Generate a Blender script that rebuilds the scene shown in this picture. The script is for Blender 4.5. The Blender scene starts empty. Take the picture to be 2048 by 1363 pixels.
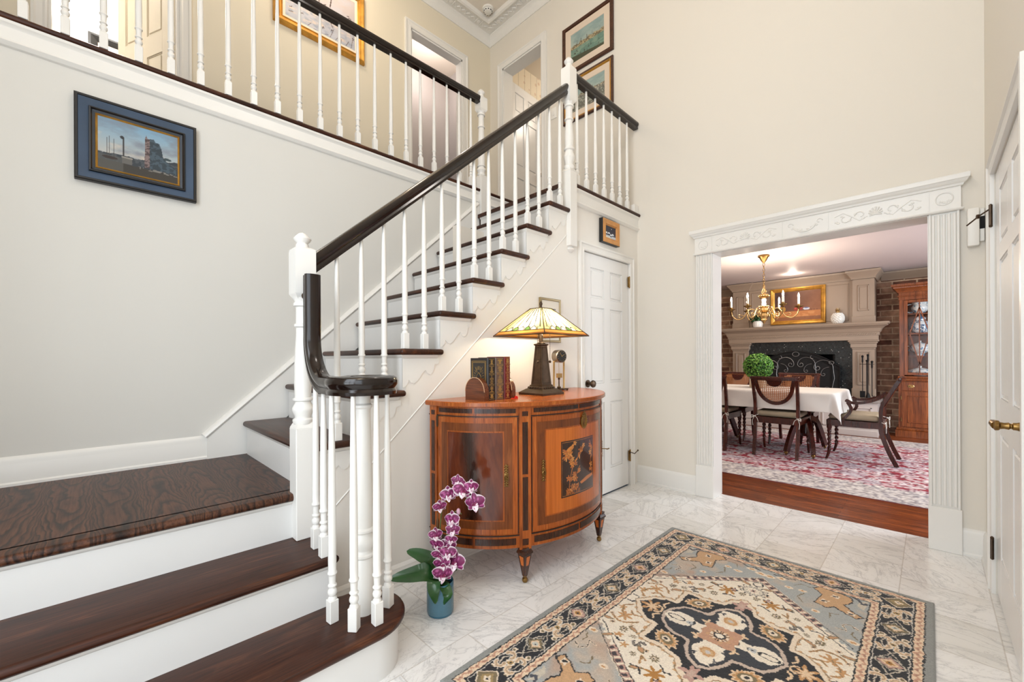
import bpy, bmesh, math, random
import numpy as np
from mathutils import Vector, Matrix
random.seed(7)
PI = math.pi
SC = bpy.context.scene
COL = SC.collection
V = Vector


# ---------------------------------------------------------------- helpers
def lin(c):
    c = c / 255.0
    return c / 12.92 if c <= 0.04045 else ((c + 0.055) / 1.055) ** 2.4


def rgb(r, g, b):
    return (lin(r), lin(g), lin(b), 1.0)


class G:
    """collects shapes; build() links them as one mesh object"""

    def __init__(s):
        s.v = []
        s.f = []

    def add(s, vs, fs, M=None):
        n = len(s.v)
        for p in vs:
            p = V(p)
            s.v.append(M @ p if M is not None else p)
        for f in fs:
            s.f.append([i + n for i in f])
        return s

    def box(s, x0, x1, y0, y1, z0, z1, b=0.0, seg=2, M=None):
        if x0 > x1: x0, x1 = x1, x0
        if y0 > y1: y0, y1 = y1, y0
        if z0 > z1: z0, z1 = z1, z0
        b = min(b, 0.49 * min(x1 - x0, y1 - y0, z1 - z0))
        if b <= 1e-5:
            vs = [(x, y, z) for z in (z0, z1) for y in (y0, y1) for x in (x0, x1)]
            fs = [(0, 2, 3, 1), (4, 5, 7, 6), (0, 1, 5, 4), (2, 6, 7, 3), (0, 4, 6, 2), (1, 3, 7, 5)]
            return s.add(vs, fs, M)
        bm = bmesh.new()
        bmesh.ops.create_cube(bm, size=1.0)
        for w in bm.verts:
            w.co = V(((x0 + x1) / 2 + w.co.x * (x1 - x0), (y0 + y1) / 2 + w.co.y * (y1 - y0), (z0 + z1) / 2 + w.co.z * (z1 - z0)))
        bmesh.ops.bevel(bm, geom=bm.edges[:], offset=b, segments=seg, profile=0.5, affect='EDGES')
        bm.verts.index_update()
        s.add([w.co.copy() for w in bm.verts], [[w.index for w in f.verts] for f in bm.faces], M)
        bm.free()
        return s

    def lathe(s, prof, c=(0, 0, 0), n=20, M=None, a0=0.0, sq=False):
        """prof = [(r, z)...] from bottom to top"""
        vs, fs = [], []
        m = len(prof)
        for r, z in prof:
            for k in range(n):
                a = a0 + 2 * PI * k / n
                vs.append((c[0] + r * math.cos(a), c[1] + r * math.sin(a), c[2] + z))
        for i in range(m - 1):
            for k in range(n):
                k2 = (k + 1) % n
                fs.append((i * n + k, i * n + k2, (i + 1) * n + k2, (i + 1) * n + k))
        if prof[0][0] > 1e-6: fs.append(tuple(range(n))[::-1])
        if prof[-1][0] > 1e-6: fs.append(tuple((m - 1) * n + k for k in range(n)))
        return s.add(vs, fs, M)

    def sphere(s, c, r, n=14, sc=(1, 1, 1), M=None):
        k = max(6, n // 2 + 1)
        prof = [(max(1e-4, r * math.sin(PI * i / k)), -r * math.cos(PI * i / k)) for i in range(k + 1)]
        m = Matrix.Translation(V(c)) @ Matrix.Diagonal((sc[0], sc[1], sc[2], 1))
        if M is not None: m = M @ m
        return s.lathe(prof, (0, 0, 0), n, m)

    def tube(s, path, rad, n=8, closed=False, M=None, flat=None):
        path = [V(p) for p in path]
        m = len(path)
        if not hasattr(rad, '__len__'): rad = [rad] * m
        ts = []
        for i in range(m):
            a = path[(i - 1) % m] if (closed or i > 0) else path[0]
            b = path[(i + 1) % m] if (closed or i < m - 1) else path[-1]
            t = b - a
            ts.append(t.normalized() if t.length > 1e-9 else V((0, 0, 1)))
        u = ts[0].orthogonal().normalized()
        vs, fs = [], []
        for i in range(m):
            t = ts[i]
            u = (u - t * u.dot(t))
            u = u.normalized() if u.length > 1e-6 else t.orthogonal().normalized()
            w = t.cross(u)
            for k in range(n):
                a = 2 * PI * k / n
                q = path[i] + (u * math.cos(a) + w * math.sin(a)) * rad[i]
                vs.append(q)
        for i in range(m if closed else m - 1):
            j = (i + 1) % m
            for k in range(n):
                k2 = (k + 1) % n
                fs.append((i * n + k, i * n + k2, j * n + k2, j * n + k))
        if not closed:
            fs.append(tuple(range(n))[::-1])
            fs.append(tuple((m - 1) * n + k for k in range(n)))
        return s.add(vs, fs, M)

    def sweep(s, path, prof, up=(0, 0, 1), fixed=True, M=None, closed=False):
        """prof = closed polygon [(side, up)]; fixed keeps the up vector (mitred), else it is carried along"""
        path = [V(p) for p in path]
        m, n = len(path), len(prof)
        up = V(up)
        vs, fs = [], []
        cur = None
        for i in range(m):
            a = path[(i - 1) % m] if (closed or i > 0) else None
            b = path[(i + 1) % m] if (closed or i < m - 1) else None
            d1 = (path[i] - a).normalized() if a is not None else None
            d2 = (b - path[i]).normalized() if b is not None else None
            t = ((d1 or d2) + (d2 or d1)).normalized()
            sc = 1.0
            if d1 is not None and d2 is not None:
                c = d1.dot(t)
                sc = 1.0 / max(c, 0.3)
            if fixed:
                side = t.cross(up).normalized()
                u2 = side.cross(t).normalized()
            else:
                if cur is None: cur = (up - t * up.dot(t)).normalized()
                cur = (cur - t * cur.dot(t)).normalized()
                u2 = cur
                side = t.cross(u2).normalized()
                sc = 1.0
            for pa, pb in prof:
                vs.append(path[i] + side * pa * sc + u2 * pb)
        for i in range(m if closed else m - 1):
            j = (i + 1) % m
            for k in range(n):
                k2 = (k + 1) % n
                fs.append((i * n + k, i * n + k2, j * n + k2, j * n + k))
        if not closed:
            fs.append(tuple(range(n))[::-1])
            fs.append(tuple((m - 1) * n + k for k in range(n)))
        return s.add(vs, fs, M)

    def prism(s, poly, axis, a, b, M=None):
        """poly in the two other axes (x: (y,z), y: (x,z), z: (x,y)) extruded from a to b along axis"""
        def P(p, t):
            if axis == 'x': return (t, p[0], p[1])
            if axis == 'y': return (p[0], t, p[1])
            return (p[0], p[1], t)
        n = len(poly)
        vs = [P(p, a) for p in poly] + [P(p, b) for p in poly]
        fs = [tuple(range(n))[::-1], tuple(range(n, 2 * n))]
        for i in range(n):
            j = (i + 1) % n
            fs.append((i, j, n + j, n + i))
        return s.add(vs, fs, M)

    def grid(s, fn, nu, nv, M=None):
        vs = [fn(i / nu, j / nv) for j in range(nv + 1) for i in range(nu + 1)]
        fs = []
        for j in range(nv):
            for i in range(nu):
                a = j * (nu + 1) + i
                fs.append((a, a + 1, a + nu + 2, a + nu + 1))
        return s.add(vs, fs, M)

    def build(s, name, mat, parent=None, smooth=40, local=False, recalc=True):
        off = V((0, 0, 0))
        if parent is not None and not local:
            p = parent
            while p is not None:
                off += p.location
                p = p.parent
        me = bpy.data.meshes.new(name)
        bm = bmesh.new()
        bv = [bm.verts.new(p - off) for p in s.v]
        for f in s.f:
            try:
                bm.faces.new([bv[i] for i in f])
            except ValueError:
                pass
        if recalc: bmesh.ops.recalc_face_normals(bm, faces=bm.faces[:])
        bm.to_mesh(me)
        bm.free()
        if smooth:
            me.polygons.foreach_set('use_smooth', [True] * len(me.polygons))
            try:
                me.set_sharp_from_angle(angle=math.radians(smooth))
            except Exception:
                pass
        o = bpy.data.objects.new(name, me)
        COL.objects.link(o)
        if parent is not None: o.parent = parent
        if mat is not None: me.materials.append(mat)
        return o


def tag(o, label=None, cat=None, group=None, kind=None):
    if label: o['label'] = label
    if cat: o['category'] = cat
    if group: o['group'] = group
    if kind: o['kind'] = kind
    return o


def thing(name, label, cat, loc=(0, 0, 0), rotz=0.0, group=None, kind=None):
    o = bpy.data.objects.new(name, None)
    o.empty_display_size = 0.05
    COL.objects.link(o)
    o.location = loc
    o.rotation_euler = (0, 0, rotz)
    return tag(o, label, cat, group, kind)


def struct(o):
    o['kind'] = 'structure'
    return o


def copy_tree(o, parent=None):
    c = o.copy()
    COL.objects.link(c)
    if parent is not None:
        c.parent = parent
    for ch in list(o.children):
        copy_tree(ch, c)
    return c


# ---------------------------------------------------------------- materials
class N:
    def __init__(s, name):
        s.m = bpy.data.materials.new(name)
        s.m.use_nodes = True
        s.t = s.m.node_tree
        s.b = s.t.nodes['Principled BSDF']
        s.out = s.t.nodes['Material Output']

    def n(s, kind, **kw):
        x = s.t.nodes.new('ShaderNode' + kind)
        for k, v in kw.items():
            if k in x.inputs.keys() if isinstance(k, str) else False:
                x.inputs[k].default_value = v
            else:
                setattr(x, k, v)
        return x

    def l(s, a, b):
        s.t.links.new(a, b)

    def set(s, **kw):
        mp = dict(col='Base Color', rough='Roughness', metal='Metallic', spec='Specular IOR Level', trans='Transmission Weight',
                  coat='Coat Weight', coatr='Coat Roughness', sheen='Sheen Weight', ior='IOR', alpha='Alpha')
        for k, v in kw.items():
            s.b.inputs[mp[k]].default_value = v
        return s

    def coords(s, scale=(1, 1, 1), rot=(0, 0, 0), kind='Object', loc=(0, 0, 0)):
        tc = s.n('TexCoord')
        mp = s.n('Mapping')
        mp.inputs['Scale'].default_value = scale
        mp.inputs['Rotation'].default_value = rot
        mp.inputs['Location'].default_value = loc
        s.l(tc.outputs[kind], mp.inputs['Vector'])
        return mp.outputs['Vector']

    def noise(s, vec, scale=5, detail=4, rough=0.5, dist=0.0):
        x = s.n('TexNoise')
        x.inputs['Scale'].default_value = scale
        x.inputs['Detail'].default_value = detail
        x.inputs['Roughness'].default_value = rough
        x.inputs['Distortion'].default_value = dist
        if vec is not None: s.l(vec, x.inputs['Vector'])
        return x

    def ramp(s, fac, stops, interp='LINEAR'):
        x = s.n('ValToRGB')
        x.color_ramp.interpolation = interp
        e = x.color_ramp.elements
        while len(e) < len(stops): e.new(0.5)
        for i, (p, c) in enumerate(stops):
            e[i].position = p
            e[i].color = c if len(c) == 4 else (*c, 1)
        s.l(fac, x.inputs['Fac'])
        return x.outputs['Color']

    def mix(s, fac, a, b, mode='MIX'):
        x = s.n('Mix', data_type='RGBA', blend_type=mode)
        for inp, val in ((x.inputs[0], fac), (x.inputs[6], a), (x.inputs[7], b)):
            if hasattr(val, 'is_output') or isinstance(val, bpy.types.NodeSocket):
                s.l(val, inp)
            else:
                inp.default_value = val
        return x.outputs[2]

    def math(s, op, a, b=None, c=None):
        x = s.n('Math', operation=op)
        for i, val in enumerate((a, b, c)):
            if val is None: continue
            if isinstance(val, bpy.types.NodeSocket):
                s.l(val, x.inputs[i])
            else:
                x.inputs[i].default_value = val
        return x.outputs[0]

    def bump(s, height, strength=0.2, dist=0.01):
        x = s.n('Bump')
        x.inputs['Strength'].default_value = strength
        x.inputs['Distance'].default_value = dist
        s.l(height, x.inputs['Height'])
        s.l(x.outputs['Normal'], s.b.inputs['Normal'])
        return s

    def col(s, c):
        s.l(c, s.b.inputs['Base Color'])
        return s


def plain(name, c, rough=0.5, metal=0.0, var=0.0, vs=8.0, bump=0.0, bs=60.0, **kw):
    m = N(name)
    m.set(col=c, rough=rough, metal=metal, **kw)
    if var or bump:
        v = m.coords()
        if var:
            nz = m.noise(v, vs, 3)
            hi = tuple(min(1, x * (1 + var)) for x in c[:3]) + (1,)
            lo = tuple(x * (1 - var) for x in c[:3]) + (1,)
            m.col(m.ramp(nz.outputs[0], [(0.3, lo), (0.7, hi)]))
        if bump:
            nb = m.noise(v, bs, 3)
            m.bump(nb.outputs[0], bump, 0.003)
    return m.m


def wood(name, c0, c1, c2, axis='x', scale=1.0, rough=0.3, coat=0.3, ring=9.0, fine=1.0, pore=0.32):
    """grain runs along axis; c0 dark pores, c1 mid, c2 light"""
    m = N(name)
    st = {'x': (0.12, 1, 1), 'y': (1, 0.12, 1), 'z': (1, 1, 0.12)}[axis]
    st = tuple(k * scale for k in st)
    v = m.coords(st)
    a = m.noise(v, ring, 4, 0.55, 1.2)
    st2 = {'x': (0.03, 1, 1), 'y': (1, 0.03, 1), 'z': (1, 1, 0.03)}[axis]
    v2 = m.coords(tuple(k * scale for k in st2))
    b = m.noise(v2, 160 * fine, 3, 0.6)
    c = m.ramp(a.outputs[0], [(0.25, c0), (0.42, c1), (0.55, c0 if ring > 20 else c1), (0.72, c2)])
    d = m.ramp(b.outputs[0], [(0.38, (pore, pore * 0.94, pore * 0.88)), (0.56, (1, 1, 1))])
    m.col(m.mix(0.8, c, d, 'MULTIPLY'))
    m.set(rough=rough, coat=coat, coatr=0.15, spec=0.35)
    m.bump(b.outputs[0], 0.06, 0.002)
    return m.m


def painted_mat(name, rough=0.6, bump=0.0, bs=400, sheen=0.0, coat=0.0):
    m = N(name)
    at = m.n('Attribute', attribute_name='Col')
    m.col(at.outputs['Color'])
    m.set(rough=rough, sheen=sheen, coat=coat)
    if bump:
        m.bump(m.noise(m.coords(), bs, 2).outputs[0], bump, 0.003)
    return m.m


M = {}
M['wall'] = plain('wall_paint_cream', rgb(231, 225, 214), 0.75, bump=0.03, bs=220)
M['wall_stair'] = plain('wall_paint_darkened', rgb(220, 218, 212), 0.75, bump=0.03, bs=220)  # same paint as the spandrel, darkened in colour against the strong light here
M['wall_spandrel'] = plain('wall_paint_brightened', rgb(238, 234, 227), 0.75, bump=0.03, bs=220)  # same paint as the stair wall, lightened in colour to offset shade
M['wall_hall'] = plain('wall_paint_lamp_tint', rgb(232, 223, 203), 0.75, bump=0.03, bs=220)  # the cream wall paint with warm lamplight put into its colour
M['ceil'] = plain('ceiling_paint', rgb(238, 229, 216), 0.8)
M['ceil_din'] = plain('dining_ceiling_paint', rgb(218, 206, 204), 0.55)
M['trim'] = plain('trim_white_gloss', rgb(238, 236, 231), 0.3)
M['riser'] = plain('riser_white', rgb(232, 231, 228), 0.35, var=0.02, vs=3)
M['door'] = plain('door_white_semigloss', rgb(236, 235, 233), 0.25)
M['tread'] = wood('dark_stained_oak', rgb(26, 13, 8), rgb(64, 33, 19), rgb(104, 60, 36), 'x', 1.0, 0.4, 0.0, 19, 1.3, 0.36)
M['tread_y'] = wood('dark_stained_oak_long', rgb(22, 10, 6), rgb(66, 32, 17), rgb(104, 60, 36), 'y', 1.0, 0.38, 0.0, 19, 1.3, 0.36)
M['rail'] = wood('dark_walnut_rail', rgb(14, 7, 5), rgb(28, 15, 10), rgb(42, 23, 15), 'y', 1.0, 0.14, 0.35, 6)
M['mahog'] = wood('mahogany_chair_wood', rgb(34, 11, 6), rgb(70, 24, 13), rgb(104, 40, 21), 'z', 1.0, 0.24, 0.3, 8)
M['cherry'] = wood('cherry_cabinet_wood', rgb(92, 44, 18), rgb(140, 74, 34), rgb(172, 98, 50), 'z', 1.0, 0.35, 0.2, 7)
M['satin'] = wood('satinwood_veneer', rgb(176, 88, 30), rgb(206, 110, 40), rgb(220, 130, 54), 'z', 0.5, 0.2, 0.3, 5, 0.7, 0.78)
M['satin_h'] = wood('satinwood_crossband', rgb(120, 56, 20), rgb(172, 88, 34), rgb(200, 116, 50), 'z', 1.6, 0.25, 0.3, 18, 1.0, 0.6)
M['rose'] = wood('rosewood_inlay', rgb(40, 20, 12), rgb(64, 33, 20), rgb(84, 46, 27), 'z', 1.0, 0.25, 0.4, 10)
M['band'] = wood('kingwood_band', rgb(76, 36, 15), rgb(122, 64, 28), rgb(150, 84, 40), 'z', 1.3, 0.25, 0.3, 16, 1.0, 0.6)
M['top_w'] = wood('commode_top_veneer', rgb(150, 72, 26), rgb(190, 98, 38), rgb(206, 116, 50), 'y', 1.0, 0.24, 0.1, 6, 1.0, 0.6)
M['brass'] = plain('aged_brass', rgb(142, 112, 66), 0.32, 1.0, var=0.15, vs=40)
M['gold'] = plain('polished_brass', rgb(192, 160, 108), 0.28, 0.95)
M['bronze'] = plain('dark_bronze', rgb(84, 68, 54), 0.42, 0.85, var=0.2, vs=30)
M['iron'] = plain('black_iron', rgb(30, 29, 30), 0.5, 0.6)
M['silver_iron'] = plain('pewter_iron', rgb(150, 148, 146), 0.4, 0.8)
M['black'] = plain('soot_black', rgb(9, 9, 10), 0.8)
M['white_cer'] = plain('white_ceramic', rgb(238, 238, 234), 0.15, coat=0.5)
M['candle'] = plain('candle_sleeve', rgb(250, 245, 232), 0.4)
M['taupe'] = plain('mantel_taupe_paint', rgb(158, 139, 121), 0.42)
M['cushion'] = plain('seat_cushion_cloth', rgb(168, 154, 130), 0.9, var=0.12, vs=6, bump=0.15, bs=300)
M['cord'] = plain('cushion_tie_cord', rgb(226, 222, 212), 0.9)
M['cane'] = plain('woven_cane', rgb(176, 112, 66), 0.6)
M['dark_cane'] = plain('dark_woven_cane', rgb(120, 66, 38), 0.6)
M['plastic'] = plain('white_plastic', rgb(240, 238, 232), 0.4)
M['linen'] = plain('table_linen', rgb(236, 233, 226), 0.85, bump=0.1, bs=500)
M['mat_board'] = plain('mat_board', rgb(226, 208, 188), 0.9)
M['walnut_frame'] = wood('walnut_frame', rgb(52, 30, 20), rgb(84, 50, 34), rgb(112, 70, 46), 'x', 1.0, 0.35, 0.2, 10)
M['gilt'] = plain('gilt_frame', rgb(206, 152, 66), 0.38, 0.6, var=0.25, vs=14)
M['oak_frame'] = plain('light_oak_frame', rgb(206, 146, 82), 0.45, var=0.1, vs=20)
M['navy_frame'] = plain('blue_black_frame', rgb(52, 72, 96), 0.4, var=0.18, vs=5)
M['black_frame'] = plain('black_frame', rgb(24, 22, 22), 0.4)
M['painted'] = painted_mat('painted_canvas', 0.5)
M['print'] = painted_mat('printed_paper', 0.35)
M['leaf'] = plain('orchid_leaf', rgb(34, 80, 34), 0.3, var=0.25, vs=12, coat=0.3)
M['stem'] = plain('orchid_stem', rgb(96, 100, 52), 0.5, var=0.2, vs=30)
M['petal'] = painted_mat('orchid_petal', 0.5)
M['boxwood'] = painted_mat('boxwood_leaf', 0.5)
M['glass_amber'] = plain('bulb_glass', (1, 0.9, 0.75, 1), 0.1)


def emis(name, c, s):
    m = N(name)
    m.b.inputs['Emission Color'].default_value = c
    m.b.inputs['Emission Strength'].default_value = s
    m.set(col=c)
    return m.m


M['bulb'] = emis('lit_bulb', (1, 0.86, 0.66, 1), 30)
M['can_light'] = emis('lit_recessed_lamp', (1, 0.9, 0.78, 1), 4)


def glass(name, c=(1, 1, 1, 1), rough=0.0):
    m = N(name)
    t = m.n('BsdfTransparent')
    g = m.n('BsdfGlossy')
    g.inputs['Roughness'].default_value = rough + 0.02
    mx = m.n('MixShader')
    fr = m.n('Fresnel')
    fr.inputs['IOR'].default_value = 1.12
    t.inputs['Color'].default_value = c
    m.l(fr.outputs[0], mx.inputs[0])
    m.l(t.outputs[0], mx.inputs[1])
    m.l(g.outputs[0], mx.inputs[2])
    m.l(mx.outputs[0], m.out.inputs['Surface'])
    return m.m


M['pane'] = glass('window_glass')


def marble():
    m = N('white_marble_tile')
    tc = m.n('TexCoord')
    sx = m.n('SeparateXYZ')
    m.l(tc.outputs['Object'], sx.inputs[0])
    T = 0.313
    gx = m.math('DIVIDE', m.math('ADD', sx.outputs[0], 1.052), T)
    cx = m.math('FLOOR', gx)
    fx = m.math('FRACT', gx)
    odd = m.math('MODULO', m.math('ABSOLUTE', cx), 2.0)
    gy = m.math('ADD', m.math('DIVIDE', m.math('ADD', sx.outputs[1], -3.125), T), m.math('MULTIPLY', odd, 0.5))
    cyy = m.math('FLOOR', gy)
    fy = m.math('FRACT', gy)
    def edge(f):
        return m.math('MINIMUM', f, m.math('SUBTRACT', 1.0, f))
    e = m.math('MINIMUM', edge(fx), edge(fy))
    joint = m.ramp(e, [(0.0, (1, 1, 1)), (0.004, (1, 1, 1)), (0.009, (0, 0, 0))])
    # random direction/offset of the veins per tile
    cid = m.n('CombineXYZ')
    m.l(cx, cid.inputs[0]); m.l(cyy, cid.inputs[1])
    wn = m.n('TexWhiteNoise', noise_dimensions='3D')
    m.l(cid.outputs[0], wn.inputs['Vector'])
    off = m.n('VectorMath', operation='SCALE')
    m.l(wn.outputs['Color'], off.inputs[0]); off.inputs['Scale'].default_value = 9.0
    rot = m.n('VectorRotate', rotation_type='Z_AXIS')
    m.l(tc.outputs['Object'], rot.inputs['Vector'])
    m.l(m.math('MULTIPLY', m.math('FLOOR', m.math('MULTIPLY', wn.outputs['Value'], 3.99)), 1.2), rot.inputs['Angle'])
    ad = m.n('VectorMath', operation='ADD')
    m.l(rot.outputs[0], ad.inputs[0]); m.l(off.outputs[0], ad.inputs[1])
    mp = m.n('Mapping'); mp.inputs['Scale'].default_value = (1.0, 2.6, 1)
    m.l(ad.outputs[0], mp.inputs['Vector'])
    n1 = m.noise(mp.outputs[0], 3.0, 6, 0.62, 0.9)
    v1 = m.ramp(m.math('ABSOLUTE', m.math('SUBTRACT', n1.outputs[0], 0.5)), [(0.0, (1, 1, 1)), (0.012, (0.35, 0.35, 0.35)), (0.04, (0, 0, 0))])
    n2 = m.noise(mp.outputs[0], 7.0, 6, 0.65, 0.6)
    v2 = m.ramp(m.math('ABSOLUTE', m.math('SUBTRACT', n2.outputs[0], 0.52)), [(0.0, (0.8, 0.8, 0.8)), (0.006, (0.2, 0.2, 0.2)), (0.02, (0, 0, 0))])
    n3 = m.noise(mp.outputs[0], 1.6, 3, 0.5, 0.3)
    base = m.ramp(n3.outputs[0], [(0.3, rgb(238, 236, 233)), (0.5, rgb(248, 247, 245)), (0.75, rgb(250, 249, 248))])
    sh = m.ramp(wn.outputs['Value'], [(0.0, (0.86, 0.85, 0.82)), (0.25, (0.97, 0.965, 0.955)), (1.0, (1, 1, 1))])
    base = m.mix(1.0, base, sh, 'MULTIPLY')
    c = m.mix(m.math('MULTIPLY', v1, 0.36), base, rgb(128, 128, 130))
    c = m.mix(m.math('MULTIPLY', v2, 0.4), c, rgb(120, 116, 112))
    c = m.mix(m.math('MULTIPLY', joint, 0.35), c, rgb(150, 132, 108))
    m.col(c)
    m.set(rough=0.16, spec=0.5)
    return m.m


def brick():
    m = N('old_brick_wall')
    v = m.coords((1, 1, 1), (PI / 2, 0, 0))
    b = m.n('TexBrick')
    m.l(v, b.inputs['Vector'])
    b.inputs['Scale'].default_value = 1.0
    b.inputs['Brick Width'].default_value = 0.27
    b.inputs['Row Height'].default_value = 0.088
    b.inputs['Mortar Size'].default_value = 0.012
    b.inputs['Mortar Smooth'].default_value = 0.3
    b.inputs['Bias'].default_value = 0.0
    b.inputs['Color1'].default_value = rgb(104, 66, 52)
    b.inputs['Color2'].default_value = rgb(190, 156, 130)
    b.inputs['Mortar'].default_value = rgb(206, 182, 156)
    n1 = m.noise(v, 9, 5, 0.6)
    n2 = m.noise(v, 3, 2)
    c = m.mix(0.75, b.outputs['Color'], m.ramp(n1.outputs[0], [(0.34, (0.5, 0.46, 0.43)), (0.5, (1.0, 0.97, 0.94)), (0.66, (1.45, 1.42, 1.38))]), 'MULTIPLY')
    c = m.mix(0.12, c, m.ramp(n2.outputs[0], [(0.35, rgb(96, 68, 56)), (0.65, rgb(180, 138, 112))]))
    m.col(c)
    m.set(rough=0.85)
    h = m.math('ADD', m.math('MULTIPLY', m.math('SUBTRACT', 1.0, b.outputs['Fac']), 1.0), m.math('MULTIPLY', n1.outputs[0], 0.5))
    m.bump(h, 0.8, 0.02)
    return m.m


def floor_wood():
    m = N('red_oak_strip_floor')
    v = m.coords()
    b = m.n('TexBrick')
    m.l(v, b.inputs['Vector'])
    b.inputs['Scale'].default_value = 1.0
    b.inputs['Brick Width'].default_value = 0.95
    b.inputs['Row Height'].default_value = 0.057
    b.inputs['Mortar Size'].default_value = 0.0012
    b.inputs['Color1'].default_value = rgb(128, 62, 24)
    b.inputs['Color2'].default_value = rgb(170, 90, 38)
    b.inputs['Mortar'].default_value = rgb(40, 18, 8)
    g = m.noise(m.coords((0.06, 1, 1)), 120, 4, 0.6)
    g2 = m.noise(m.coords((0.15, 1, 1)), 30, 4, 0.6, 0.8)
    c = m.mix(0.8, b.outputs['Color'], m.ramp(g.outputs[0], [(0.36, (0.2, 0.16, 0.13)), (0.56, (1.05, 1, 0.95))]), 'MULTIPLY')
    c = m.mix(0.8, c, m.ramp(g2.outputs[0], [(0.35, (0.5, 0.45, 0.42)), (0.6, (1.1, 1.05, 1))]), 'MULTIPLY')
    m.col(c)
    m.set(rough=0.3, coat=0.1, spec=0.35)
    return m.m


def landing_wood():
    m = N('dark_oak_landing_boards')
    tc = m.n('TexCoord'); sx = m.n('SeparateXYZ'); m.l(tc.outputs['Object'], sx.inputs[0])
    gy = m.math('DIVIDE', sx.outputs[1], 0.135)
    idx = m.math('FLOOR', gy); fy = m.math('FRACT', gy)
    wn = m.n('TexWhiteNoise', noise_dimensions='1D'); m.l(idx, wn.inputs['W'])
    n1 = m.noise(m.coords((1.2, 5, 1)), 3.0, 3, 0.5)
    yl = m.math('SUBTRACT', m.math('ADD', fy, m.math('MULTIPLY', m.math('SUBTRACT', wn.outputs['Value'], 0.5), 0.5)), 0.5)
    yl = m.math('ADD', yl, m.math('MULTIPLY', m.math('SUBTRACT', n1.outputs[0], 0.5), 0.55))
    sg = m.math('SUBTRACT', m.math('MULTIPLY', m.math('GREATER_THAN', wn.outputs['Value'], 0.45), 2.0), 1.0)
    nb = m.noise(m.coords((1.0, 2.2, 1)), 2.6, 3, 0.5)
    g = m.math('ADD', m.math('ADD', m.math('MULTIPLY', m.math('MULTIPLY', sx.outputs[0], sg), 4.2), m.math('MULTIPLY', nb.outputs[0], 5.0)), m.math('MULTIPLY', m.math('MULTIPLY', yl, yl), 12.0))
    w = m.math('FRACT', m.math('ADD', g, m.math('MULTIPLY', wn.outputs['Value'], 7.0)))
    ring = m.ramp(w, [(0.0, rgb(50, 30, 20)), (0.3, rgb(86, 52, 35)), (0.7, rgb(96, 60, 41)), (0.88, rgb(30, 16, 10)), (1.0, rgb(50, 30, 20))])
    gr = m.noise(m.coords((0.05, 1, 1)), 150, 3, 0.6)
    c = m.mix(0.75, ring, m.ramp(gr.outputs[0], [(0.38, (0.4, 0.37, 0.35)), (0.58, (1.08, 1.05, 1))]), 'MULTIPLY')
    tone = m.ramp(wn.outputs['Color'], [(0.2, (0.8, 0.8, 0.8)), (0.8, (1.12, 1.1, 1.08))])
    c = m.mix(1.0, c, tone, 'MULTIPLY')
    edge = m.math('MINIMUM', fy, m.math('SUBTRACT', 1.0, fy))
    c = m.mix(m.math('MULTIPLY', m.math('LESS_THAN', edge, 0.008), 0.6), c, rgb(20, 10, 6))
    m.col(c)
    m.set(rough=0.42, coat=0.0, spec=0.35)
    return m.m


def granite():
    m = N('black_speckled_granite')
    v = m.coords()
    vo = m.n('TexVoronoi')
    vo.inputs['Scale'].default_value = 60
    m.l(v, vo.inputs['Vector'])
    wn = m.n('TexWhiteNoise', noise_dimensions='3D')
    m.l(vo.outputs['Position'], wn.inputs['Vector'])
    sp = m.math('MULTIPLY', m.math('LESS_THAN', vo.outputs['Distance'], 0.3), m.math('GREATER_THAN', wn.outputs['Value'], 0.955))
    n = m.noise(v, 40, 4)
    base = m.ramp(n.outputs[0], [(0.3, rgb(22, 26, 28)), (0.7, rgb(46, 52, 54))])
    m.col(m.mix(sp, base, rgb(190, 190, 185)))
    m.set(rough=0.12)
    return m.m


def wallpaper():
    m = N('floral_stripe_wallpaper')
    v = m.coords()
    sx = m.n('SeparateXYZ')
    m.l(v, sx.inputs[0])
    st = m.math('FRACT', m.math('MULTIPLY', sx.outputs[1], 8.0))
    line = m.math('LESS_THAN', st, 0.07)
    vo = m.n('TexVoronoi')
    vo.inputs['Scale'].default_value = 11
    m.l(v, vo.inputs['Vector'])
    dot = m.math('LESS_THAN', vo.outputs['Distance'], 0.24)
    c = m.mix(m.math('MULTIPLY', dot, 0.5), rgb(240, 228, 206), rgb(206, 168, 140))
    m.col(m.mix(m.math('MULTIPLY', line, 0.6), c, rgb(176, 160, 134)))
    m.set(rough=0.8)
    return m.m


M['marble'] = marble()
M['brick'] = brick()
M['floor_wood'] = floor_wood()
M['landing'] = landing_wood()
M['granite'] = granite()
M['wallpaper'] = wallpaper()


# ---------------------------------------------------------------- painted panels (colour per vertex)
def vnoise(x, y, seed):
    xi = np.floor(x).astype(np.int64); yi = np.floor(y).astype(np.int64)
    xf = x - xi; yf = y - yi
    xf = xf * xf * (3 - 2 * xf); yf = yf * yf * (3 - 2 * yf)
    def h(a, b):
        n = (a * 374761393 + b * 668265263 + seed * 1442695041) & 0xffffffff
        n = ((n ^ (n >> 13)) * 1274126177) & 0xffffffff
        return ((n ^ (n >> 16)) & 0xffff) / 65535.0
    return (h(xi, yi) * (1 - xf) + h(xi + 1, yi) * xf) * (1 - yf) + (h(xi, yi + 1) * (1 - xf) + h(xi + 1, yi + 1) * xf) * yf


def fbm(x, y, seed=1, oc=4):
    t = 0; a = 0.5; s = 0
    for i in range(oc):
        t = t + a * vnoise(x * 2 ** i, y * 2 ** i, seed + i * 17); s += a; a *= 0.55
    return t / s


def C3(*c):
    return np.array(c, float)


def lay(img, mask, c, k=1.0):
    mm = np.clip(mask.astype(float) if mask.dtype == bool else mask, 0, 1) * k
    img[...] = img * (1 - mm[..., None]) + np.asarray(c, float) * mm[..., None]


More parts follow.
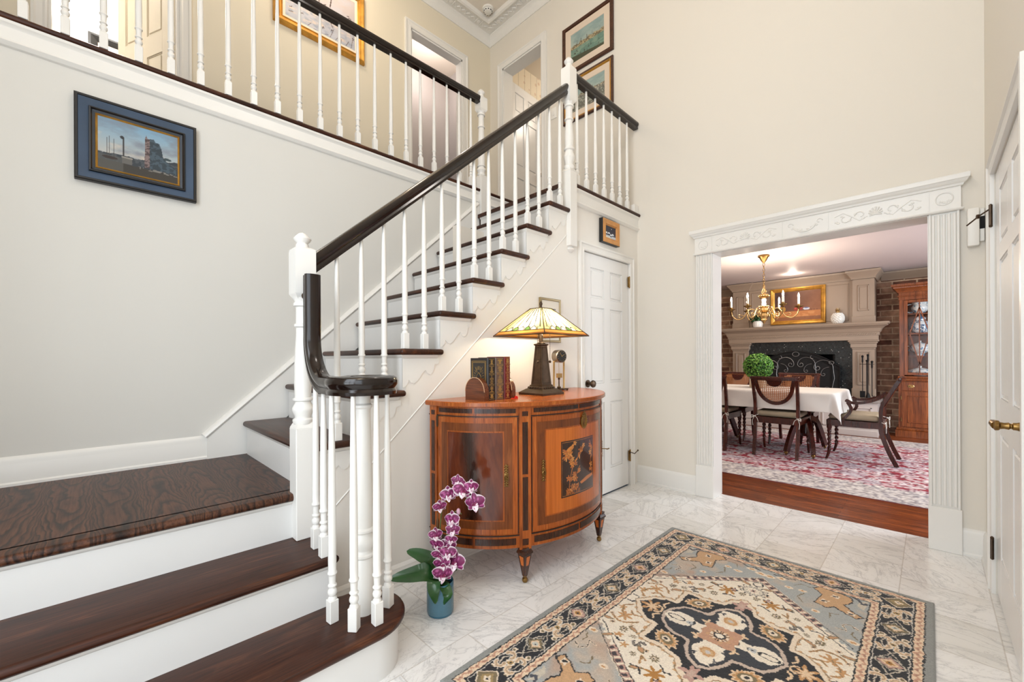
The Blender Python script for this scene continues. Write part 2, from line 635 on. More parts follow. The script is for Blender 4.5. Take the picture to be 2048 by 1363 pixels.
def ell(x, y, cx, cy, rx, ry, ang=0.0):
    c, s = math.cos(ang), math.sin(ang)
    u = (x - cx) * c + (y - cy) * s; w = -(x - cx) * s + (y - cy) * c
    return np.hypot(u / rx, w / ry)


def seg_d(x, y, pts):
    d = np.full(x.shape, 9.0)
    for (ax, ay), (bx, by) in zip(pts[:-1], pts[1:]):
        vx, vy = bx - ax, by - ay
        t = np.clip(((x - ax) * vx + (y - ay) * vy) / (vx * vx + vy * vy + 1e-12), 0, 1)
        d = np.minimum(d, np.hypot(x - ax - t * vx, y - ay - t * vy))
    return d


def inpoly(x, y, pts):
    ins = np.zeros(x.shape, bool)
    n = len(pts)
    for i in range(n):
        ax, ay = pts[i]; bx, by = pts[(i + 1) % n]
        if ay == by: continue
        c = ((ay > y) != (by > y)) & (x < (bx - ax) * (y - ay) / (by - ay) + ax)
        ins ^= c
    return ins


def painted(name, img, fn, mat, parent=None, off=None):
    """img[ny, nx, 3] sRGB 0-255 on a grid of points; fn(U, V arrays 0..1) -> xyz arrays (world)"""
    ny, nx = img.shape[:2]
    U, Vv = np.meshgrid(np.linspace(0, 1, nx), np.linspace(0, 1, ny))
    P = np.stack(fn(U, Vv), -1).reshape(-1, 3).astype(np.float32)
    o_off = V((0, 0, 0))
    p = parent
    while p is not None:
        o_off += p.location; p = p.parent
    P = P - np.array(o_off, dtype=np.float32)
    i = np.arange((ny - 1) * (nx - 1))
    r, c = i // (nx - 1), i % (nx - 1)
    a = r * nx + c
    F = np.stack([a, a + 1, a + nx + 1, a + nx], -1).astype(np.int32)
    me = bpy.data.meshes.new(name)
    me.vertices.add(len(P)); me.vertices.foreach_set('co', P.ravel())
    me.loops.add(F.size); me.loops.foreach_set('vertex_index', F.ravel())
    me.polygons.add(len(F))
    me.polygons.foreach_set('loop_start', np.arange(0, F.size, 4, dtype=np.int32))
    me.update(calc_edges=True)
    me.validate()
    at = me.color_attributes.new('Col', 'FLOAT_COLOR', 'POINT')
    s = np.clip(img.reshape(-1, 3) / 255.0, 0, 1)
    s = np.where(s <= 0.04045, s / 12.92, ((s + 0.055) / 1.055) ** 2.4)
    at.data.foreach_set('color', np.concatenate([s, np.ones((len(s), 1))], 1).astype(np.float32).ravel())
    me.polygons.foreach_set('use_smooth', [True] * len(me.polygons))
    me.materials.append(mat)
    o = bpy.data.objects.new(name, me)
    COL.objects.link(o)
    if parent is not None: o.parent = parent
    return o


def UV(nx, ny):
    return np.meshgrid(np.linspace(0, 1, nx), np.linspace(0, 1, ny))
# ---------------------------------------------------------------- dimensions
XL, XS, XR, XH = -2.98, -1.92, 0.22, -3.95
YF, YB, Y0, ZC = 3.56, 3.72, -1.25, 5.22
ZLAND, ZTOP, ZHALL = 0.575, 2.479, 2.73
RISE, RUN = 0.2129, 0.2345
TY = [0.62 + RUN * i for i in range(8)]
TZ = [0.776 + RISE * i for i in range(8)]
OPX0, OPX1, OPZ = -1.25, -0.006, 2.0

# ---------------------------------------------------------------- shell
struct(G().box(-1.93, 0.36, Y0, YB, -0.05, 0).build('floor', M['marble']))
struct(G().box(-4.3, 2.7, YB, 8.7, -0.05, 0.0).build('floor_dining', M['floor_wood']))
g = G()
g.box(OPX0, OPX1, YF, YB, OPZ, ZC).box(OPX1, 0.4, YF, YB, 0, ZC).box(-1.92, OPX0, YF, YB, 0, ZC)
g.box(-3.08, -1.92, YF, YB, 0, ZC).box(-3.72, -3.08, YF, YB, 0, ZHALL).box(-3.72, -3.08, YF, YB, 4.72, ZC).box(-4.05, -3.72, YF, YB, 0, ZC)
struct(g.build('wall_far', M['wall']))
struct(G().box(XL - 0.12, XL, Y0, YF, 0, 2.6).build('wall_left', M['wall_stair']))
g = G()
g.box(XR, XR + 0.12, 3.075, YF, 0, ZC).box(XR, XR + 0.12, 2.09, 3.075, 2.03, ZC).box(XR, XR + 0.12, -0.2, 2.09, 0, ZC).box(XR, XR + 0.12, Y0, -1.1, 0, ZC).box(XR, XR + 0.12, -1.1, -0.2, 0, 0.4).box(XR, XR + 0.12, -1.1, -0.2, 2.2, ZC)
struct(g.build('wall_right', M['wall']))
g = G()
WX0, WX1, WZ0, WZ1 = -1.2, 0.12, 0.4, 4.0
g.box(-4.05, WX0, Y0 - 0.12, Y0, 0, ZC).box(WX1, 0.34, Y0 - 0.12, Y0, 0, ZC).box(WX0, WX1, Y0 - 0.12, Y0, 0, WZ0).box(WX0, WX1, Y0 - 0.12, Y0, WZ1, ZC)
struct(g.build('wall_front', M['wall']))
g = G()
for x in (WX0, -0.54, WX1): g.box(x - 0.03, x + 0.03, Y0 - 0.09, Y0 - 0.03, WZ0, WZ1)
for z in (WZ0, 1.45, 2.4, 3.35, WZ1): g.box(WX0, WX1, Y0 - 0.09, Y0 - 0.03, z - 0.03, z + 0.03)
wnd = struct(g.build('added_window_1', M['trim']))  # unseen window, added to let light into the foyer
G().box(WX0, WX1, Y0 - 0.065, Y0 - 0.06, WZ0, WZ1).build('pane', M['pane'], wnd)
g = G()
for y in (-1.1, -0.65, -0.2): g.box(XR + 0.03, XR + 0.09, y - 0.025, y + 0.025, 0.4, 2.2)
for z in (0.4, 1.0, 1.6, 2.2): g.box(XR + 0.03, XR + 0.09, -1.1, -0.2, z - 0.025, z + 0.025)
wn3 = struct(g.build('added_window_3', M['trim']))  # unseen window, added so light falls squarely on the spandrel
G().box(XR + 0.06, XR + 0.065, -1.1, -0.2, 0.4, 2.2).build('pane', M['pane'], wn3)
# upper hall wall with two openings
BY0, BY1, DY0, DY1 = -0.22, 0.44, 2.406, 3.108
g = G()
g.box(XH - 0.1, XH, Y0, BY0, ZHALL, ZC).box(XH - 0.1, XH, BY0, BY1, 4.74, ZC).box(XH - 0.1, XH, BY1, DY0, ZHALL, ZC)
g.box(XH - 0.1, XH, DY0, DY1, 4.72, ZC).box(XH - 0.1, XH, DY1, YF, ZHALL, ZC)
struct(g.build('wall_hall', M['wall_hall']))
struct(G().box(-4.05, 0.34, Y0 - 0.12, YB, ZC, ZC + 0.08).build('ceiling', M['ceil']))
struct(G().box(XH - 0.1, XL - 0.004, Y0, YF, 2.6, ZHALL - 0.003).build('floor_hall', M['tread_y']))
# rooms beyond the upstairs openings
g = G().box(-6.0, -5.9, Y0, 1.4, ZHALL, ZC).box(-6.0, -4.05, 1.3, 1.4, ZHALL, ZC).box(-6.0, -4.05, Y0 - 0.1, Y0, ZHALL, ZC)
struct(g.build('wall_bedroom', plain('bedroom_wall_paint', rgb(244, 243, 240), 0.8)))
struct(G().box(-6.0, -4.05, Y0 - 0.1, 1.4, ZC, ZC + 0.08).build('ceiling_bedroom', M['ceil']))
struct(G().box(-6.0, -4.05, Y0 - 0.1, 1.4, ZHALL - 0.08, ZHALL - 0.003).build('floor_bedroom', M['tread_y']))
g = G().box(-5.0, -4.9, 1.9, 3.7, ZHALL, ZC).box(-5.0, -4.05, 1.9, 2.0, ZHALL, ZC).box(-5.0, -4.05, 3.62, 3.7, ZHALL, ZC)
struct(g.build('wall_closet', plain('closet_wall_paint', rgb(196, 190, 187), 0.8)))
struct(G().box(-5.0, -4.05, 1.9, 3.7, ZC, ZC + 0.08).build('ceiling_closet', M['ceil']))
struct(G().box(-5.0, -4.05, 1.9, 3.7, ZHALL - 0.08, ZHALL - 0.003).build('floor_closet', M['tread_y']))
struct(G().box(-4.1, -4.0, YB, 6.4, ZHALL, ZC).build('wall_papered', M['wallpaper']))
struct(G().box(-4.1, -2.0, 6.3, 6.4, ZHALL, ZC).box(-2.1, -2.0, YB, 6.4, ZHALL, ZC).build('wall_bath', M['wall']))
struct(G().box(-4.1, -2.0, YB, 6.4, ZC - 0.02, ZC + 0.06).build('ceiling_bath', M['ceil']))
struct(G().box(-4.1, -2.0, YB, 6.4, ZHALL - 0.08, ZHALL - 0.003).build('floor_bath', M['tread_y']))
# dining room
DYB = 8.55
g = G().box(-4.3, 2.7, DYB, DYB + 0.1, 0, 2.44)
struct(g.build('wall_brick', M['brick']))
struct(G().box(-4.3, 2.7, YB, 8.7, 2.44, 2.5).build('ceiling_dining', M['ceil_din']))
struct(G().box(-4.3, -4.2, YB, DYB, 0, 2.44).build('wall_dining_left', M['taupe']))
g = G().box(2.5, 2.6, YB, 4.8, 0, 2.44).box(2.5, 2.6, 7.2, DYB, 0, 2.44).box(2.5, 2.6, 4.8, 7.2, 0, 0.6).box(2.5, 2.6, 4.8, 7.2, 2.15, 2.44)
struct(g.build('wall_dining_right', M['taupe']))
g = G()
for y in (4.8, 5.6, 6.4, 7.2): g.box(2.52, 2.58, y - 0.025, y + 0.025, 0.6, 2.15)
for z in (0.6, 1.37, 2.15): g.box(2.52, 2.58, 4.8, 7.2, z - 0.025, z + 0.025)
wn2 = struct(g.build('window_2', M['trim']))
G().box(2.548, 2.552, 4.8, 7.2, 0.6, 2.15).build('pane', M['pane'], wn2)

# spandrel wall under the flight, stepping up behind the treads, with the closet opening
CY0, CY1, CZ = 2.70, 3.405, 1.995
poly = [(0.66, 0), (CY0, 0), (CY0, CZ), (CY1, CZ), (CY1, 0), (YF, 0), (YF, ZTOP - 0.035), (2.52, ZTOP - 0.035)]
for i in range(7, -1, -1):
    yn, zn = TY[i] + 0.027, TZ[i]
    ynext = (TY[i + 1] if i < 7 else 2.496) + 0.027
    poly += [(ynext, zn - 0.03), (yn, zn - 0.03)] if i < 7 else [(2.52, zn - 0.03), (yn, zn - 0.03)]
poly += [(TY[0] + 0.027, ZLAND - 0.03), (0.66, ZLAND - 0.03)]
pp = []
for p in poly:
    if not pp or (abs(p[0] - pp[-1][0]) + abs(p[1] - pp[-1][1])) > 1e-4: pp.append(p)
struct(G().prism(pp, 'x', XS - 0.07, XS).build('wall_spandrel', M['wall_spandrel'], smooth=0))
struct(G().box(XS - 0.75, XS - 0.7, 2.0, YF, 0, 2.2).build('wall_closet_inside', M['wall']))

# ---------------------------------------------------------------- mouldings
BASEP = [(0, 0), (0.02, 0), (0.02, 0.012), (0.014, 0.02), (0.014, 0.105), (0.012, 0.112), (0.013, 0.124), (0.007, 0.138), (0, 0.145)]


def base_run(name, a, b, up=(0, 0, 1), h=1.0):
    """moulding profile stands on the right of a->b"""
    return struct(G().sweep([a, b], [(p, q * h) for p, q in BASEP], up).build(name, M['trim'], smooth=30))


base_run('baseboard_far', (-1.92, YF, 0), (-1.375, YF, 0), h=1.08)
base_run('baseboard_corner', (0.12, YF, 0), (XR, YF, 0), h=1.08)
base_run('baseboard_right', (XR, YF, 0), (XR, 3.17, 0), h=1.08)
base_run('baseboard_spandrel', (XS, 0.66, 0), (XS, CY0 - 0.06, 0), h=0.72)
base_run('baseboard_left', (XL, Y0, ZLAND), (XL, 0.447, ZLAND), h=0.93)
base_run('baseboard_front', (XR, Y0, 0), (-1.36, Y0, 0))
base_run('baseboard_dining', (-1.3, YB, 0), (-4.2, YB, 0))

tn = [0]


def trim(g, mat=None, smooth=30):
    tn[0] += 1
    return struct(g.build('trim_%d' % tn[0], mat or M['trim'], smooth=smooth))


# crown of the two-storey hall: cove, carved band on the ceiling, inner bead
cove = [(0, 0), (0.012, 0), (0.014, 0.012), (0.02, 0.02), (0.026, 0.045), (0.045, 0.07), (0.068, 0.085), (0.075, 0.1), (0.075, 0.12), (0, 0.12)]
path = [(XH, Y0, ZC - 0.12), (XH, YF, ZC - 0.12), (XR, YF, ZC - 0.12), (XR, Y0, ZC - 0.12)]
trim(G().sweep(path, cove))
band = [(0.075, 0.095), (0.2, 0.095), (0.2, 0.12), (0.075, 0.12)]
trim(G().sweep(path, band))
bead = [(0.195, 0.08), (0.212, 0.072), (0.232, 0.08), (0.24, 0.12), (0.195, 0.12)]
trim(G().sweep(path, bead))
g = G()   # carved leaf strip on the band, near the visible corner
for i in range(52):
    t = 0.1 + i * 0.034
    for (c, d) in (((XH + 0.137, YF - t), 'y'), ((XH + t, YF - 0.137), 'x')):
        if t < 0.16: continue
        ang = (0.75 if i % 2 else -0.75) if i % 12 not in (5, 6, 7) else 0
        if d == 'x': ang += PI / 2
        m = Matrix.Translation((c[0], c[1], ZC - 0.028)) @ Matrix.Rotation(ang, 4, 'Z') @ Matrix.Diagonal((0.048, 0.008, 0.006, 1))
        if i % 12 in (5, 6, 7): m = Matrix.Translation((c[0], c[1], ZC - 0.028)) @ Matrix.Diagonal((0.028, 0.028, 0.008, 1)) if i % 12 == 6 else m
        g.lathe([(0.2, -1), (0.8, -0.6), (1, 0), (0.8, 0.6), (0.2, 1)], n=8, M=m)
trim(g)

# hall edge: nosing board, fascia, beads along the left wall
trim(G().prism([(XL - 0.1, 2.70), (-2.955, 2.70), (-2.946, 2.706), (-2.942, 2.715), (-2.946, 2.724), (-2.955, 2.73), (XL - 0.1, 2.73)], 'y', Y0, YF), M['tread_y'])
trim(G().box(XL, -2.966, Y0, YF, 2.60, 2.70))
trim(G().sweep([(-2.966, Y0, 2.672), (-2.966, YF, 2.672)], [(0, 0.028), (0.014, 0.028), (0.012, 0.016), (0.004, 0.008), (0, 0)]))
trim(G().sweep([(XL, Y0, 2.585), (XL, YF, 2.585)], [(0, 0), (0.012, 0.004), (0.026, 0.02), (0.022, 0.03), (0.014, 0.034), (0, 0.034)]))
# upper platform edge above the closet
trim(G().prism([(-2.95, 2.447), (-1.9, 2.447), (-1.889, 2.453), (-1.885, 2.463), (-1.889, 2.473), (-1.9, 2.479), (-2.95, 2.479)], 'y', 2.496, YF), M['tread_y'])
trim(G().box(XS - 0.01, XS + 0.012, 2.58, YF, 2.335, 2.447))
trim(G().sweep([(XS + 0.012, 2.58, 2.42), (XS + 0.012, YF, 2.42)], [(0, 0.027), (0.014, 0.027), (0.012, 0.015), (0.004, 0.007), (0, 0)]))
trim(G().sweep([(XS, 2.58, 2.318), (XS, YF, 2.318)], [(0, 0), (0.012, 0.004), (0.026, 0.02), (0.022, 0.03), (0.014, 0.034), (0, 0.034)]))


# ---------------------------------------------------------------- doors
def six_panel(W, H, T=0.036):
    g = G()
    g.box(0.01, W - 0.01, 0.009, T - 0.009, 0.01, H - 0.01)
    sw, mw = 0.115 * W / 0.76, 0.10 * W / 0.76
    k = H / 1.985
    rails = [(0, 0.2 * k), (0.77 * k, 0.93 * k), (1.555 * k, 1.63 * k), (1.875 * k, H)]
    for a, b in ((0, sw), (W - sw, W)): g.box(a, b, 0, T, 0, H, 0.0015, 1)
    for a, b in rails: g.box(sw, W - sw, 0.0003, T - 0.0003, a, b)
    g.box(W / 2 - mw / 2, W / 2 + mw / 2, 0.0006, T - 0.0006, 0.01, H - 0.01)
    for (za, zb) in ((rails[0][1], rails[1][0]), (rails[1][1], rails[2][0]), (rails[2][1], rails[3][0])):
        for (xa, xb) in ((sw, W / 2 - mw / 2), (W / 2 + mw / 2, W - sw)):
            i = 0.008
            for y0, y1, s in ((0.0035, 0.012, 0), (T - 0.012, T - 0.0035, 0)):
                # sticking around the panel
                for b in ((xa, xa + i, za, zb), (xb - i, xb, za, zb), (xa, xb, za, za + i), (xa, xb, zb - i, zb)):
                    g.box(b[0], b[1], y0, y1, b[2], b[3], 0.003, 1)
                g.box(xa + 0.02, xb - 0.02, y0 - 0.001, y1 + 0.001, za + 0.02, zb - 0.02, 0.0045, 1)
    return g


def xf(g, m):
    h = G(); h.v = [m @ p for p in g.v]; h.f = g.f
    return h


def hinge(parent, x, y, z, h=0.085, along='y', mat=None):
    g = G().lathe([(0.004, -h / 2 - 0.008), (0.007, -h / 2 - 0.004), (0.0065, -h / 2), (0.0065, h / 2), (0.007, h / 2 + 0.004), (0.003, h / 2 + 0.009)], (x, y, z), 10)
    if along == 'y':
        g.box(x - 0.004, x - 0.001, y - 0.026, y + 0.026, z - h / 2, z + h / 2)
    else:
        g.box(x - 0.026, x + 0.026, y - 0.002, y + 0.001, z - h / 2, z + h / 2)
    return g.build('hinge', mat or M['brass'], parent)


# closet door under the stairs: faces +x; local x -> world y, local y(front at 0) -> world -x
m = Matrix(((0, -1, 0, XS - 0.006), (1, 0, 0, CY0 + 0.006), (0, 0, 1, 0.014), (0, 0, 0, 1)))
d1 = struct(xf(six_panel(CY1 - CY0 - 0.012, CZ - 0.02), m).build('door_1', M['door'], smooth=30))
hinge(d1, XS + 0.006, CY1 - 0.002, 1.83, 0.09)
hb = hinge(d1, XS + 0.006, CY1 - 0.002, 0.27, 0.09)
G().tube([(XS + 0.008, CY1 - 0.002, 0.30), (XS + 0.035, CY1 + 0.025, 0.285), (XS + 0.05, CY1 + 0.05, 0.31)], 0.004, 8).sphere((XS + 0.052, CY1 + 0.053, 0.313), 0.008, 8).tube([(XS + 0.008, CY1 - 0.002, 0.30), (XS + 0.02, CY1 - 0.03, 0.29)], 0.004, 8).build('door_stop', M['bronze'], d1)
mk = Matrix.Translation((XS - 0.006, CY0 + 0.065, 0.945)) @ Matrix.Rotation(PI / 2, 4, 'Y')
G().lathe([(0.03, 0), (0.03, 0.006), (0.012, 0.012), (0.011, 0.03), (0.024, 0.038), (0.03, 0.05), (0.026, 0.062), (0.01, 0.067), (0.0001, 0.068)], n=16, M=mk).build('door_knob', M['bronze'], d1)


def casing(x, y0, y1, z0, z1, side, w=0.062, axis='x'):
    """mitred door casing in the plane axis=x (or y), proud towards side"""
    prof = [(0, 0), (w, 0), (w, 0.022), (w * 0.82, 0.024), (w * 0.7, 0.016), (w * 0.3, 0.013), (w * 0.15, 0.018), (0, 0.014)]
    if axis == 'x':
        path = [(x, y0, z0), (x, y0, z1), (x, y1, z1), (x, y1, z0)]
        up = (side, 0, 0)
    else:
        path = [(y0, x, z0), (y0, x, z1), (y1, x, z1), (y1, x, z0)]
        up = (0, side, 0)
    # choose the profile side so it grows outwards
    t = V(path[1]) - V(path[0])
    s = t.cross(V(up)).normalized()
    inward = V(path[2]) - V(path[1])
    k = -1 if s.dot(inward) > 0 else 1
    return trim(G().sweep(path, [(k * a, b) for a, b in prof], up))


casing(XS, CY0, CY1, 0.0, CZ, 1)
trim(G().box(XS - 0.068, XS - 0.045, CY0, CY1, 0, CZ))          # door stop strip behind the closet door
# right hand door
RY0, RY1, RZ = 2.09, 3.075, 2.03
m = Matrix(((0, 1, 0, XR + 0.004), (1, 0, 0, RY0 + 0.006), (0, 0, 1, 0.014), (0, 0, 0, 1)))
d2 = struct(xf(six_panel(RY1 - RY0 - 0.012, RZ - 0.02), m).build('door_2', M['door'], smooth=30))
casing(XR, RY0, RY1, 0, RZ, -1)
for z in (1.83, 0.22): hinge(d2, XR - 0.012, RY1 - 0.004, z, 0.095, mat=M['bronze'])
G().tube([(XR - 0.012, RY1 - 0.004, 1.865), (XR - 0.045, RY1 + 0.045, 1.85), (XR - 0.085, RY1 + 0.115, 1.825)], 0.0035, 8).lathe([(0.006, -0.01), (0.008, 0), (0.006, 0.01)], (XR - 0.05, RY1 + 0.052, 1.848), 8).build('door_stop', M['bronze'], d2)
# lever handle: rosette on the door, neck, lever pointing to the hinges with a flared tip
LY, LZ = 2.19, 0.912
lv = G()
mr = Matrix.Translation((XR + 0.004, LY, LZ)) @ Matrix.Rotation(-PI / 2, 4, 'Y')
lv.lathe([(0.034, 0), (0.034, 0.004), (0.03, 0.009), (0.016, 0.012), (0.013, 0.02), (0.0125, 0.028), (0.009, 0.031), (0.009, 0.034), (0.0125, 0.037), (0.0105, 0.047), (0.012, 0.056), (0.017, 0.06), (0.018, 0.068), (0.012, 0.072), (0.0001, 0.072)], n=20, M=mr)
lv.tube([(XR - 0.06, LY, LZ), (XR - 0.066, LY + 0.025, LZ + 0.005), (XR - 0.069, LY + 0.05, LZ + 0.011)], [0.015, 0.012, 0.003], 10)
lv.build('lever_handle', M['brass'], d2)
# upstairs: bedroom leaf opened into the room, bath leaf opened beyond the far wall
ang = math.atan2(0.125 - 0.43, -4.73 + 4.06)
m = Matrix.Translation((-4.06, 0.43, ZHALL + 0.01)) @ Matrix.Rotation(ang, 4, 'Z')
struct(xf(six_panel(0.66, 1.98), m).build('door_3', plain('bedroom_door_paint', rgb(226, 214, 192), 0.4), smooth=30))
m = Matrix.Translation((-3.775, YB + 0.02, ZHALL + 0.01)) @ Matrix.Rotation(PI / 2 + 0.06, 4, 'Z')
d4 = struct(xf(six_panel(0.64, 1.965), m).build('door_4', M['door'], smooth=30))
mk = Matrix.Translation((-3.80, YB + 0.6, ZHALL + 0.93)) @ Matrix.Rotation(PI / 2, 4, 'Y')
G().lathe([(0.03, 0), (0.03, 0.006), (0.011, 0.012), (0.011, 0.03), (0.026, 0.04), (0.026, 0.055), (0.0001, 0.064)], n=14, M=mk).build('door_knob', M['brass'], d4)
g = G().box(-3.766, -3.754, YB - 0.02, YB + 0.014, ZHALL + 0.02, 4.5)
g.build('edge_gap_shade', M['bronze'], d4)  # dark strip standing in for the shade in the door edge gap
mk = Matrix.Translation((-3.755, YB - 0.01, 4.5))
G().lathe([(0.007, -0.05), (0.02, -0.04), (0.012, -0.02), (0.022, 0.01), (0.02, 0.03), (0.01, 0.045), (0.006, 0.07), (0.0001, 0.09)], n=10, M=mk).build('hinge_finial', M['brass'], d4)
casing(XH, BY0, BY1, ZHALL, 4.74, 1, 0.07)
casing(XH, DY0, DY1, ZHALL, 4.72, 1, 0.075)
casing(YF, -3.72, -3.08, ZHALL, 4.72, -1, 0.075, axis='y')
for (a, b, zt) in ((BY0, BY1, 4.74), (DY0, DY1, 4.72)):
    trim(G().box(XH - 0.1, XH, a, a + 0.016, ZHALL, zt).box(XH - 0.1, XH, b - 0.016, b, ZHALL, zt).box(XH - 0.1, XH, a, b, zt - 0.016, zt))
trim(G().box(-3.72, -3.704, YF, YB, ZHALL, 4.72).box(-3.096, -3.08, YF, YB, ZHALL, 4.72).box(-3.72, -3.08, YF, YB, 4.704, 4.72))

# ---------------------------------------------------------------- cased opening to the dining room
for (a, b) in ((-1.378, -1.25), (OPX1, 0.122)):
    g = G()
    g.box(a, b, YF - 0.016, YF, 0.255, 2.0)
    w = b - a
    for k in range(5):      # reeds
        c = a + w * (0.16 + 0.17 * k)
        g.lathe([(0.0085, 0.27), (0.0085, 1.985)], (c, YF - 0.017, 0), 10)
    g.box(a, a + 0.012, YF - 0.024, YF, 0.255, 2.0, 0.003, 1).box(b - 0.012, b, YF - 0.024, YF, 0.255, 2.0, 0.003, 1)
    g.box(a - 0.006, b + 0.006, YF - 0.03, YF, 0, 0.258, 0.003, 1)
    trim(g)
trim(G().box(OPX0 - 0.016, OPX0 + 0.004, YF - 0.014, YB + 0.02, 0, OPZ).box(OPX1 - 0.004, OPX1 + 0.016, YF - 0.014, YB + 0.02, 0, OPZ).box(OPX0 - 0.016, OPX1 + 0.016, YF - 0.014, YB + 0.02, OPZ - 0.006, OPZ + 0.016))
EX0, EX1 = -1.384, 0.128
g = G().box(EX0, EX1, YF - 0.026, YF, 2.0, 2.20)
path = [(EX0, YF, 2.135), (EX0, YF - 0.026, 2.135), (EX1, YF - 0.026, 2.135), (EX1, YF, 2.135)]
corn = [(0, 0), (0.008, 0.002), (0.012, 0.014), (0.022, 0.02), (0.03, 0.034), (0.034, 0.036), (0.036, 0.06), (0.03, 0.066), (0, 0.066)]
g.sweep(path, [(-a, b) for a, b in corn] if False else corn)
rb = [(0, 0), (0.008, 0.002), (0.012, 0.008), (0.008, 0.014), (0, 0.016)]
g.sweep([(EX0, YF, 1.996), (EX0, YF - 0.026, 1.996), (EX1, YF - 0.026, 1.996), (EX1, YF, 1.996)], rb)
en = trim(g)
g = G()
yf = YF - 0.027
for x in (-1.25, -0.76, -0.49, OPX1): g.box(x - 0.003, x + 0.003, yf - 0.003, yf + 0.002, 2.018, 2.132)


def arc(cx, cz, r0, a0, a1, n=14, r1=None, ax=1.0):
    r1 = r0 if r1 is None else r1
    return [(cx + ax * (r0 + (r1 - r0) * k / n) * math.cos(a0 + (a1 - a0) * k / n), yf - 0.001, cz + (r0 + (r1 - r0) * k / n) * math.sin(a0 + (a1 - a0) * k / n)) for k in range(n + 1)]


for c in (-1.005, -0.245):          # shell with scrolls on both sides
    for k in range(9):
        a = PI * (-0.15 + 1.3 * k / 8)
        g.tube([(c, yf, 2.062), (c + 0.034 * math.cos(a), yf - 0.002, 2.075 + 0.034 * math.sin(a))], [0.003, 0.005], 6)
    for s in (-1, 1):
        g.tube(arc(c + s * 0.075, 2.075, 0.03, 0, 4.6, r1=0.008, ax=s), 0.0032, 6)
        g.tube(arc(c + s * 0.155, 2.07, 0.034, PI, PI + 4.8, r1=0.008, ax=s), 0.0032, 6)
        g.tube([(c + s * 0.04, yf, 2.06), (c + s * 0.08, yf, 2.04), (c + s * 0.12, yf, 2.075), (c + s * 0.165, yf, 2.108), (c + s * 0.21, yf, 2.09)], 0.003, 6)
        for q in (0.06, 0.1, 0.13, 0.17, 0.19, 0.2):
            g.sphere((c + s * q, yf, 2.075 + 0.03 * math.sin(q * 90)), 0.008, 8, (1.2, 0.4, 0.8))
c = -0.625
g.tube(arc(c, 2.11, 0.075, PI * 1.15, PI * 1.85), 0.005, 6)
for s in (-1, 1):
    g.tube(arc(c + s * 0.085, 2.09, 0.02, 0, 5, r1=0.006), 0.003, 6)
    for q in (0.02, 0.045, 0.07): g.sphere((c + s * q, yf, 2.045 + q * 0.3), 0.008, 8, (1.3, 0.4, 0.8))
g.box(c - 0.03, c + 0.03, yf - 0.003, yf, 2.02, 2.026)
for c in (-1.317, 0.06):
    g.tube(arc(c, 2.075, 0.036, 0, 2 * PI, 24), 0.003, 6)
    for k in range(7): g.sphere((c - 0.024 + 0.008 * k, yf, 2.05 + 0.004 * ((k * 3) % 4)), 0.006, 7, (1, 0.5, 1))
g.build('relief_ornament', M['trim'], en)

# hall baseboards upstairs
base_run('baseboard_hall', (XH, BY1 + 0.07, ZHALL), (XH, DY0 - 0.07, ZHALL))
# ---------------------------------------------------------------- staircase
st = thing('staircase', 'staircase with dark stained oak treads and white risers turning at a landing', 'staircase', (-2.4, 0.66, 0))
S1X, S2X, S3X = -1.362, -1.628, -1.915      # nosing lines of the three lower steps


def nose_prism(y0, y1, x_nose, x_back, z0, z1):
    r = (z1 - z0) / 2
    pts = [(x_back, z0), (x_nose - r, z0)] + [(x_nose - r + r * math.sin(a), z0 + r - r * math.cos(a)) for a in [PI * k / 8 for k in range(1, 8)]] + [(x_nose - r, z1), (x_back, z1)]
    return G().prism(pts, 'y', y0, y1)


# first step with a half-round curtail end
CX, CYC, CR = -1.527, 0.70, 0.165


def curtail(off, zlist):
    """outline of the curtail step, offset inwards by off"""
    r = CR - off
    pts = [(S1X - off, Y0)]
    for k in range(0, 25):
        a = -0.0 + PI * k / 24
        pts.append((CX + r * math.cos(a), CYC + r * math.sin(a)))
    pts += [(-1.70, CYC - 0.05), (-1.70, Y0)]
    return pts


g = G()
offs = [(0.012, 0.158), (0.004, 0.162), (0.0, 0.17), (0.0, 0.182), (0.004, 0.189), (0.012, 0.192)]
rings = [[(x, y, z) for x, y in curtail(o, None)] for o, z in offs]
n = len(rings[0])
vs = [p for r_ in rings for p in r_]
fs = [tuple(range(n))[::-1], tuple((len(rings) - 1) * n + k for k in range(n))]
for i in range(len(rings) - 1):
    for k in range(n):
        k2 = (k + 1) % n
        fs.append((i * n + k, i * n + k2, (i + 1) * n + k2, (i + 1) * n + k))
g.add(vs, fs)
g.build('tread', M['tread_y'], st)
g = G().prism(curtail(0.026, None), 'z', 0.0, 0.158)
g.build('riser', M['riser'], st)
# second step with a returned nosing
g = nose_prism(Y0, 0.655, S2X, -1.95, 0.351, 0.383)
g.sweep([(-1.95, 0.655, 0.367), (S2X - 0.016, 0.655, 0.367)], [(0.016 * math.cos(a), 0.016 * math.sin(a)) for a in [2 * PI * k / 12 for k in range(12)]])
g.build('tread', M['tread_y'], st)
G().box(-1.95, S2X - 0.026, Y0, 0.64, 0.158, 0.351).build('riser', M['riser'], st)
trim_z = G().sweep([(S2X - 0.026, Y0, 0.334), (S2X - 0.026, 0.64, 0.334), (-1.92, 0.64, 0.334)], [(-0.002, 0), (0.004, 0.002), (0.01, 0.008), (0.014, 0.0165), (-0.002, 0.0165)])
trim_z.build('cove_moulding', M['trim'], st)
